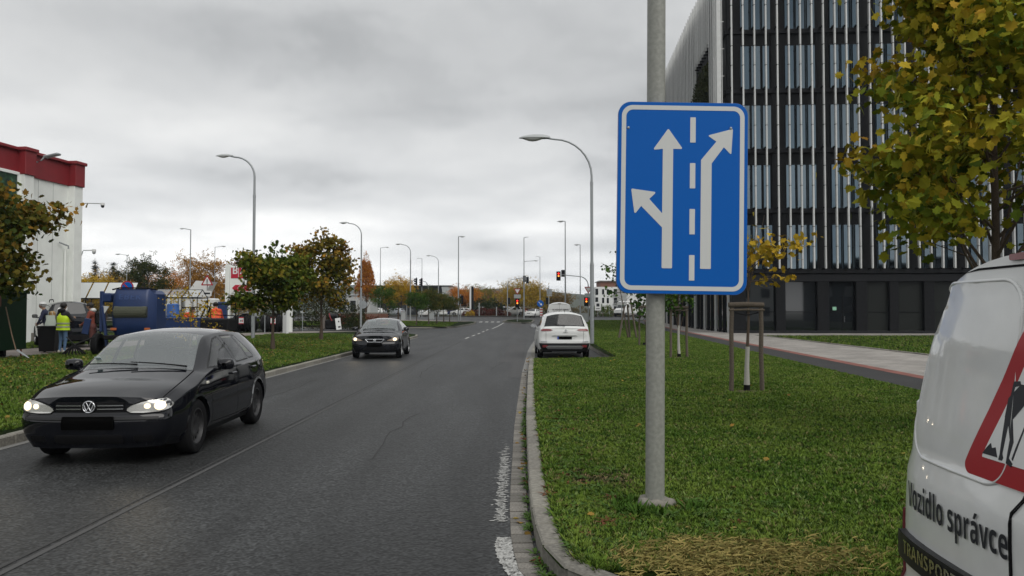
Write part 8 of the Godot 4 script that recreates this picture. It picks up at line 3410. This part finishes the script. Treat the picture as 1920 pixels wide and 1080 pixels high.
# ---------- people: one continuous surface over a posed skeleton ----------
func skin_over(b: MB, bones: Array, cell: float, k: float) -> void:
	# bones: [from, to, radius, radius, colour]
	var lo := Vector3.ONE * 1e9
	var hi := -lo
	for q in bones:
		var m: float = maxf(q[2], q[3]) + cell * 2.0
		lo = lo.min(q[0].min(q[1]) - Vector3.ONE * m)
		hi = hi.max(q[0].max(q[1]) + Vector3.ONE * m)
	var n := Vector3i(((hi - lo) / cell).ceil()) + Vector3i.ONE
	var f := PackedFloat32Array()
	f.resize(n.x * n.y * n.z)
	f.fill(1.0)
	var who := PackedInt32Array()
	who.resize(f.size())
	var best := PackedFloat32Array()
	best.resize(f.size())
	best.fill(1e9)
	for bi in bones.size():
		var a: Vector3 = bones[bi][0]
		var e: Vector3 = bones[bi][1]
		var r0: float = bones[bi][2]
		var r1: float = bones[bi][3]
		var ae := e - a
		var l2 := maxf(ae.length_squared(), 1e-8)
		var m := maxf(r0, r1) + 0.09
		var c0 := Vector3i(((a.min(e) - Vector3.ONE * m - lo) / cell).floor()).clamp(Vector3i.ZERO, n - Vector3i.ONE)
		var c1 := Vector3i(((a.max(e) + Vector3.ONE * m - lo) / cell).ceil()).clamp(Vector3i.ZERO, n - Vector3i.ONE)
		for z in range(c0.z, c1.z + 1):
			for y in range(c0.y, c1.y + 1):
				for x in range(c0.x, c1.x + 1):
					var p := lo + Vector3(x, y, z) * cell
					var t := clampf((p - a).dot(ae) / l2, 0.0, 1.0)
					var d := p.distance_to(a + ae * t) - lerpf(r0, r1, t)
					var i := (z * n.y + y) * n.x + x
					if d < best[i]:
						best[i] = d
						who[i] = bi
					var o := f[i]
					var h := clampf(0.5 + 0.5 * (o - d) / k, 0.0, 1.0)
					f[i] = lerpf(o, d, h) - k * h * (1.0 - h) if o < 0.9 else d
	var at := {}
	var pos := PackedVector3Array()
	var own := PackedInt32Array()
	for z in n.z - 1:
		for y in n.y - 1:
			for x in n.x - 1:
				var i := (z * n.y + y) * n.x + x
				var s := 0
				var vals := []
				for c in 8:
					var v := f[i + (c & 1) + ((c >> 1) & 1) * n.x + ((c >> 2) & 1) * n.x * n.y]
					vals.append(v)
					if v < 0.0: s += 1
				if s == 0 or s == 8: continue
				var sum := Vector3.ZERO
				var cnt := 0
				for c in 8:
					for ax in 3:
						if (c >> ax) & 1: continue
						var c2 := c | (1 << ax)
						if (vals[c] < 0.0) == (vals[c2] < 0.0): continue
						var t: float = vals[c] / (vals[c] - vals[c2])
						var p := Vector3(c & 1, (c >> 1) & 1, (c >> 2) & 1)
						p[ax] += t
						sum += p
						cnt += 1
				at[i] = pos.size()
				pos.append(lo + (Vector3(x, y, z) + sum / cnt) * cell)
				own.append(who[i])
	var nor := PackedVector3Array()
	var val := func(p: Vector3) -> float:
		var r := 1e9
		for q in bones:
			var ae: Vector3 = q[1] - q[0]
			var t := clampf((p - q[0]).dot(ae) / maxf(ae.length_squared(), 1e-8), 0, 1)
			var d := p.distance_to(q[0] + ae * t) - lerpf(q[2], q[3], t)
			var h := clampf(0.5 + 0.5 * (r - d) / k, 0, 1)
			r = lerpf(r, d, h) - k * h * (1 - h) if r < 1e8 else d
		return r
	for p in pos:
		var c: float = val.call(p)
		nor.append((Vector3(val.call(p + Vector3(.006, 0, 0)) - c, val.call(p + Vector3(0, .006, 0)) - c, val.call(p + Vector3(0, 0, .006)) - c) + Vector3(0, 1e-6, 0)).normalized())
	var st := [1, n.x, n.x * n.y]
	for z in range(1, n.z - 1):
		for y in range(1, n.y - 1):
			for x in range(1, n.x - 1):
				var i := (z * n.y + y) * n.x + x
				for ax in 3:
					if (f[i] < 0.0) == (f[i + st[ax]] < 0.0): continue
					var u: int = st[(ax + 1) % 3]
					var w: int = st[(ax + 2) % 3]
					var q := [i, i - u, i - u - w, i - w]
					if not (at.has(q[0]) and at.has(q[1]) and at.has(q[2]) and at.has(q[3])): continue
					var id := [at[q[0]], at[q[1]], at[q[2]], at[q[3]]]
					b.col = bones[own[id[0]]][4]
					b.tri3(pos[id[0]], pos[id[1]], pos[id[2]], nor[id[0]], nor[id[1]], nor[id[2]])
					b.tri3(pos[id[0]], pos[id[2]], pos[id[3]], nor[id[0]], nor[id[2]], nor[id[3]])


func person(label: String, at: Vector3, turn: float, C: Dictionary, P: Dictionary) -> Node3D:
	# faces +z before the turn
	var o := thing("person", label, "person", at, turn)
	var s: float = P.get("h", 1.72) / 1.72
	var bend: float = P.get("bend", 0.0)
	var hip := Vector3(0, .90, 0)
	var up := Vector3(0, cos(bend), sin(bend))
	var chest := hip + up * .42
	var neck := hip + up * .56
	var head: Vector3 = neck + Vector3(0, cos(bend * 1.2), sin(bend * 1.2)) * .16 + P.get("look", Vector3(0, 0, .02))
	var bones := []
	bones.append([hip + Vector3(-.05, 0, 0), hip + Vector3(.05, 0, 0), .125, .125, C.legs])
	bones.append([hip + up * .10, chest, .13, .145, C.top])
	bones.append([chest + Vector3(-.09, .02, 0), chest + Vector3(.09, .02, 0), .125, .125, C.top])
	bones.append([chest + up * .08, neck, .075, .058, C.top])
	bones.append([neck, head, .052, .055, C.skin])
	bones.append([head + Vector3(0, .02, -.012), head + Vector3(0, .05, .012), .088, .092, C.hair])
	bones.append([head + Vector3(0, -.045, .035), head + Vector3(0, .0, .035), .058, .072, C.skin])
	bones.append([head + Vector3(0, -.012, .10), head + Vector3(0, -.025, .115), .012, .014, C.skin])
	for sg in [-1.0, 1.0]:
		bones.append([head + Vector3(sg * .085, -.01, .01), head + Vector3(sg * .09, .015, .005), .014, .014, C.skin])
		var sh := chest + up * .07 + Vector3(sg * .175, 0, 0)
		var el: Vector3 = P.get("elbow_l" if sg < 0 else "elbow_r", Vector3(sg * .27, 1.05, -.03))
		var wr: Vector3 = P.get("hand_l" if sg < 0 else "hand_r", Vector3(sg * .27, .82, .08))
		bones.append([sh, el, .066, .050, C.top])
		bones.append([el, wr, .048, .036, C.top])
		var kn: Vector3 = P.get("knee_l" if sg < 0 else "knee_r", Vector3(sg * .095, .48, .02))
		var an: Vector3 = P.get("foot_l" if sg < 0 else "foot_r", Vector3(sg * .10, .085, -.03))
		bones.append([hip + Vector3(sg * .085, -.03, 0), kn, .090, .062, C.legs])
		bones.append([kn, an, .058, .042, C.legs])
		bones.append([an + Vector3(0, -.035, -.03), an + Vector3(sg * .02, -.045, .15), .046, .036, C.shoes])
		# palm
		var hd := (wr - el).normalized()
		bones.append([wr, wr + hd * .07, .030, .034, C.skin])
	for q in bones:
		q[0] *= s; q[1] *= s; q[2] *= s; q[3] *= s
	var b := MB.new()
	b.tinted = true
	skin_over(b, bones, .026, .035)
	# fingers and thumbs
	for sg in [-1.0, 1.0]:
		var el: Vector3 = P.get("elbow_l" if sg < 0 else "elbow_r", Vector3(sg * .27, 1.05, -.03))
		var wr: Vector3 = P.get("hand_l" if sg < 0 else "hand_r", Vector3(sg * .27, .82, .08))
		var d := (wr - el).normalized()
		var sd := d.cross(Vector3.RIGHT if absf(d.x) < .7 else Vector3.UP).normalized()
		var pn := d.cross(sd)
		b.col = C.skin
		for k in 4:
			var base := (wr + d * .085 + sd * (.018 * (k - 1.5))) * s
			var l: float = [.06, .075, .07, .055][k] * s
			b.tube([base, base + d * l * .55 + pn * .008, base + d * l * .9 + pn * .03], [.009, .0085, .007], 5)
		var tb := (wr + d * .03 + sd * .03) * s
		b.tube([tb, tb + (d * .03 + sd * .03) * s, tb + (d * .06 + sd * .035) * s], [.011, .010, .008], 5)
	put("body", b, M.cloth, o)
	var hr := MB.new()
	hr.ball((head + Vector3(0, .045, -.012)) * s, Vector3(.108, .105, .118) * s, 8)
	put(C.get("hat", "hair"), hr, C.hat_mat if C.has("hat_mat") else M.hair, o)
	if C.has("brim"):
		var br := MB.new()
		br.tube([(head + Vector3(0, .06, .0)) * s, (head + Vector3(0, .066, .0)) * s], [.15 * s, .14 * s], 16)
		put("brim", br, C.hat_mat, o)
	if C.has("hood"):
		var ho := MB.new()
		ho.ball((neck + Vector3(0, .02, -.07)) * s, Vector3(.15, .085, .10) * s, 8)
		put("hood", ho, C.hood, o)
	if C.has("vest"):
		var v := MB.new()
		var rows := []
		for i in 9:
			var t := i / 8.0
			var c: Vector3 = hip + up * lerpf(-.10, .50, t)
			var w: float = [.235, .225, .215, .215, .225, .235, .225, .18, .12][i]
			var dp: float = [.185, .175, .17, .17, .175, .18, .17, .15, .12][i]
			var line := []
			for k in 25:
				var a := TAU * (k % 24) / 24
				var sag := .012 * sin(a * 5.0 + t * 3.0)
				line.append((c + Vector3(cos(a) * (w + sag), .0, sin(a) * (dp + sag))) * s)
			rows.append(line)
		v.grid(rows)
		put("vest", v, C.vest, o)
		if C.get("bands", true):
			for t in [.02, .14]:
				var bd := MB.new()
				var ring := []
				for h in 2:
					var c: Vector3 = hip + up * (t - .03 + h * .05)
					var line := []
					for k in 25:
						var a := TAU * (k % 24) / 24
						line.append((c + Vector3(cos(a) * .238, 0, sin(a) * .19)) * s)
					ring.append(line)
				bd.grid(ring)
				put("reflective_band", bd, M.reflective, o)
	if C.has("pack"):
		var pk := MB.new()
		pk.box((chest + Vector3(0, -.12, -.22)) * s, Vector3(.30, .46, .18) * s, .06)
		put("backpack", pk, C.pack, o)
	return o


func people() -> void:
	var skin := Color(.36, .22, .15)
	person("person in a yellow reflective vest and light jeans, back turned, beside the black bin", Vector3(X(119, 27.0), left_h(-15.3, -27) + .005, -27.0), PI - .25,
		{"top": Color(.015, .015, .018), "legs": Color(.09, .16, .27), "skin": skin, "shoes": Color(.4, .38, .34), "hair": Color(.02, .016, .014), "hood": M.bin_black, "vest": M.hi_vis}, {"h": 1.68, "elbow_r": Vector3(.29, 1.12, .14), "hand_r": Vector3(.16, 1.12, .36), "elbow_l": Vector3(-.29, 1.14, .12), "hand_l": Vector3(-.14, 1.2, .34)})
	person("person in white cap and dark blue jacket with tan bag, behind the black bin", Vector3(X(91, 28.4), left_h(-16.6, -28.4) + .005, -28.4), -1.2,
		{"top": Color(.014, .018, .045), "legs": Color(.02, .022, .03), "skin": skin, "shoes": Color(.02, .02, .02), "hair": Color(.3, .3, .3), "hat": "cap", "hat_mat": M.sign_film, "brim": true, "pack": M.tan_bag}, {"h": 1.74, "bend": .22, "elbow_r": Vector3(.27, 1.12, .2), "hand_r": Vector3(.12, .98, .30), "elbow_l": Vector3(-.26, 1.1, .1), "hand_l": Vector3(-.10, .98, .28)})
	person("person in a rust-red jacket with a backpack, half hidden by the blue machine", Vector3(X(175, 28.2), left_h(-15, -28.2) + .005, -28.2), -1.35,
		{"top": Color(.19, .045, .030), "legs": Color(.10, .035, .03), "skin": skin, "shoes": Color(.02, .02, .02), "hair": Color(.012, .010, .010), "pack": M.bin_black, "hood": M.sign_film}, {"h": 1.70, "bend": .12, "elbow_r": Vector3(.26, 1.1, .14), "hand_r": Vector3(.1, .95, .35)})
	person("worker in a fluorescent orange jacket bending by the black rail trailer, back turned", Vector3(X(405, 32.2), left_h(-12, -32.2) + .12, -32.2), PI + .4,
		{"top": Color(.72, .085, .03), "legs": Color(.02, .022, .03), "skin": skin, "shoes": Color(.02, .02, .02), "hair": Color(.012, .010, .010), "vest": M.hi_orange, "bands": false}, {"h": 1.72, "bend": .42, "elbow_r": Vector3(.27, 1.02, .32), "hand_r": Vector3(.16, .86, .5), "elbow_l": Vector3(-.27, 1.02, .32), "hand_l": Vector3(-.16, .86, .5)})
	person("worker in orange stooping behind the golden sapling and blue trailer", Vector3(X(345, 32.6), left_h(-13, -32.6), -32.6), 1.2,
		{"top": Color(.72, .085, .03), "legs": Color(.02, .022, .03), "skin": skin, "shoes": Color(.02, .02, .02), "hair": Color(.05, .035, .02), "vest": M.hi_orange, "bands": false}, {"h": 1.72, "bend": .62, "elbow_r": Vector3(.27, 1.0, .42), "hand_r": Vector3(.16, .8, .6), "elbow_l": Vector3(-.27, 1.0, .42), "hand_l": Vector3(-.16, .8, .6)})
	person("person in black walking under the deep green corner tree", Vector3(X(728, 86), left_h(-13, -86) + .01, -86), -1.2,
		{"top": Color(.012, .012, .014), "legs": Color(.014, .014, .017), "skin": skin, "shoes": Color(.02, .02, .02), "hair": Color(.012, .010, .010)}, {"knee_l": Vector3(-.09, .5, .22), "foot_l": Vector3(-.1, .10, .28), "knee_r": Vector3(.09, .48, -.06), "foot_r": Vector3(.1, .12, -.36)})
	person("person in a black jacket and brown trousers standing before the far white hatchback", far_pt(947.5, 137.2, .12), .3,
		{"top": Color(.012, .012, .014), "legs": Color(.12, .07, .04), "skin": skin, "shoes": Color(.03, .02, .02), "hair": Color(.012, .010, .010)}, {})


func cloud_sky() -> Texture2D:
	# overcast: ragged stratocumulus, darker bellies overhead, bright gaps low down
	var w := 1536
	var h := 768
	var n := FastNoiseLite.new()
	n.seed = 9
	n.frequency = .55
	n.fractal_octaves = 6
	n.fractal_gain = .52
	n.domain_warp_enabled = true
	n.domain_warp_amplitude = .5
	n.domain_warp_frequency = .8
	var m := FastNoiseLite.new()
	m.seed = 31
	m.frequency = .17
	m.fractal_octaves = 4
	var data := PackedFloat32Array()
	data.resize(w * h * 3)
	var i := 0
	for y in h:
		var up := PI * (.5 - (y + .5) / h)
		var sy := sin(up)
		var cy := cos(up)
		for x in w:
			var v := Vector3(.20, .20, .19)
			if sy > -.02:
				var a := TAU * (x + .5) / w
				var k := 1.0 / (maxf(sy, 0.0) + .085)
				var px := sin(a) * cy * k
				var pz := cos(a) * cy * k
				var t := n.get_noise_2d(px, pz * 1.0) * .62 + m.get_noise_2d(px, pz) * .7
				var base := lerpf(SKY_LOW, SKY_HIGH, smoothstep(.0, .34, sy))
				var amp := lerpf(.16, .115, smoothstep(.02, .3, sy))
				var l := base + amp * (t * 2.8) - .05 * smoothstep(.25, .6, -t)
				l *= 1.0 + .45 * smoothstep(.5, 1.0, sy)
				var cool := clampf(.5 - t * .8, 0, 1)
				v = Vector3(l * lerpf(1.0, .955, cool), l * lerpf(1.0, .985, cool), l * lerpf(.985, 1.015, cool))
			data[i] = v.x; data[i + 1] = v.y; data[i + 2] = v.z
			i += 3
	return ImageTexture.create_from_image(Image.create_from_data(w, h, false, Image.FORMAT_RGBF, data.to_byte_array()))


const SKY_LOW := .84
const SKY_HIGH := .61


func _ready() -> void:
	var cam := Camera3D.new()
	cam.name = "camera"
	add_child(cam)
	cam.position = Vector3(0, EYE, 0)
	cam.rotation.x = atan(46.0 / F)
	cam.fov = rad_to_deg(2.0 * atan(540.0 / F))
	cam.near = 0.05
	cam.far = 6000
	cam.current = true
	var we := WorldEnvironment.new()
	we.name = "environment"
	var env := Environment.new()
	env.background_mode = Environment.BG_SKY
	env.tonemap_mode = Environment.TONE_MAPPER_LINEAR
	env.tonemap_exposure = 1.12
	env.sdfgi_enabled = true
	env.ssao_enabled = true
	env.ssil_enabled = true
	env.fog_enabled = true
	env.fog_density = 0.00018
	env.fog_light_color = Color(.80, .84, .88)
	var sky := Sky.new()
	var pm := PanoramaSkyMaterial.new()
	pm.panorama = cloud_sky()
	sky.sky_material = pm
	env.sky = sky
	we.environment = env
	add_child(we)
	var sun := DirectionalLight3D.new()
	sun.name = "sun"
	sun.light_energy = .5
	sun.light_color = Color(1, .985, .96)
	sun.light_angular_distance = 50
	sun.shadow_enabled = true
	sun.rotation = Vector3(deg_to_rad(-46), deg_to_rad(34), 0)
	add_child(sun)

	materials()
	setting()
	office()
	store()
	far_buildings()
	plants()
	lane_sign()
	lamps()
	signals()
	small_signs()
	tree_stakes()
	cabinets()
	yard()
	black_hatchback()
	dark_small_car()
	white_crossover()
	white_panel_van()
	works_van()
	far_traffic()
	people()
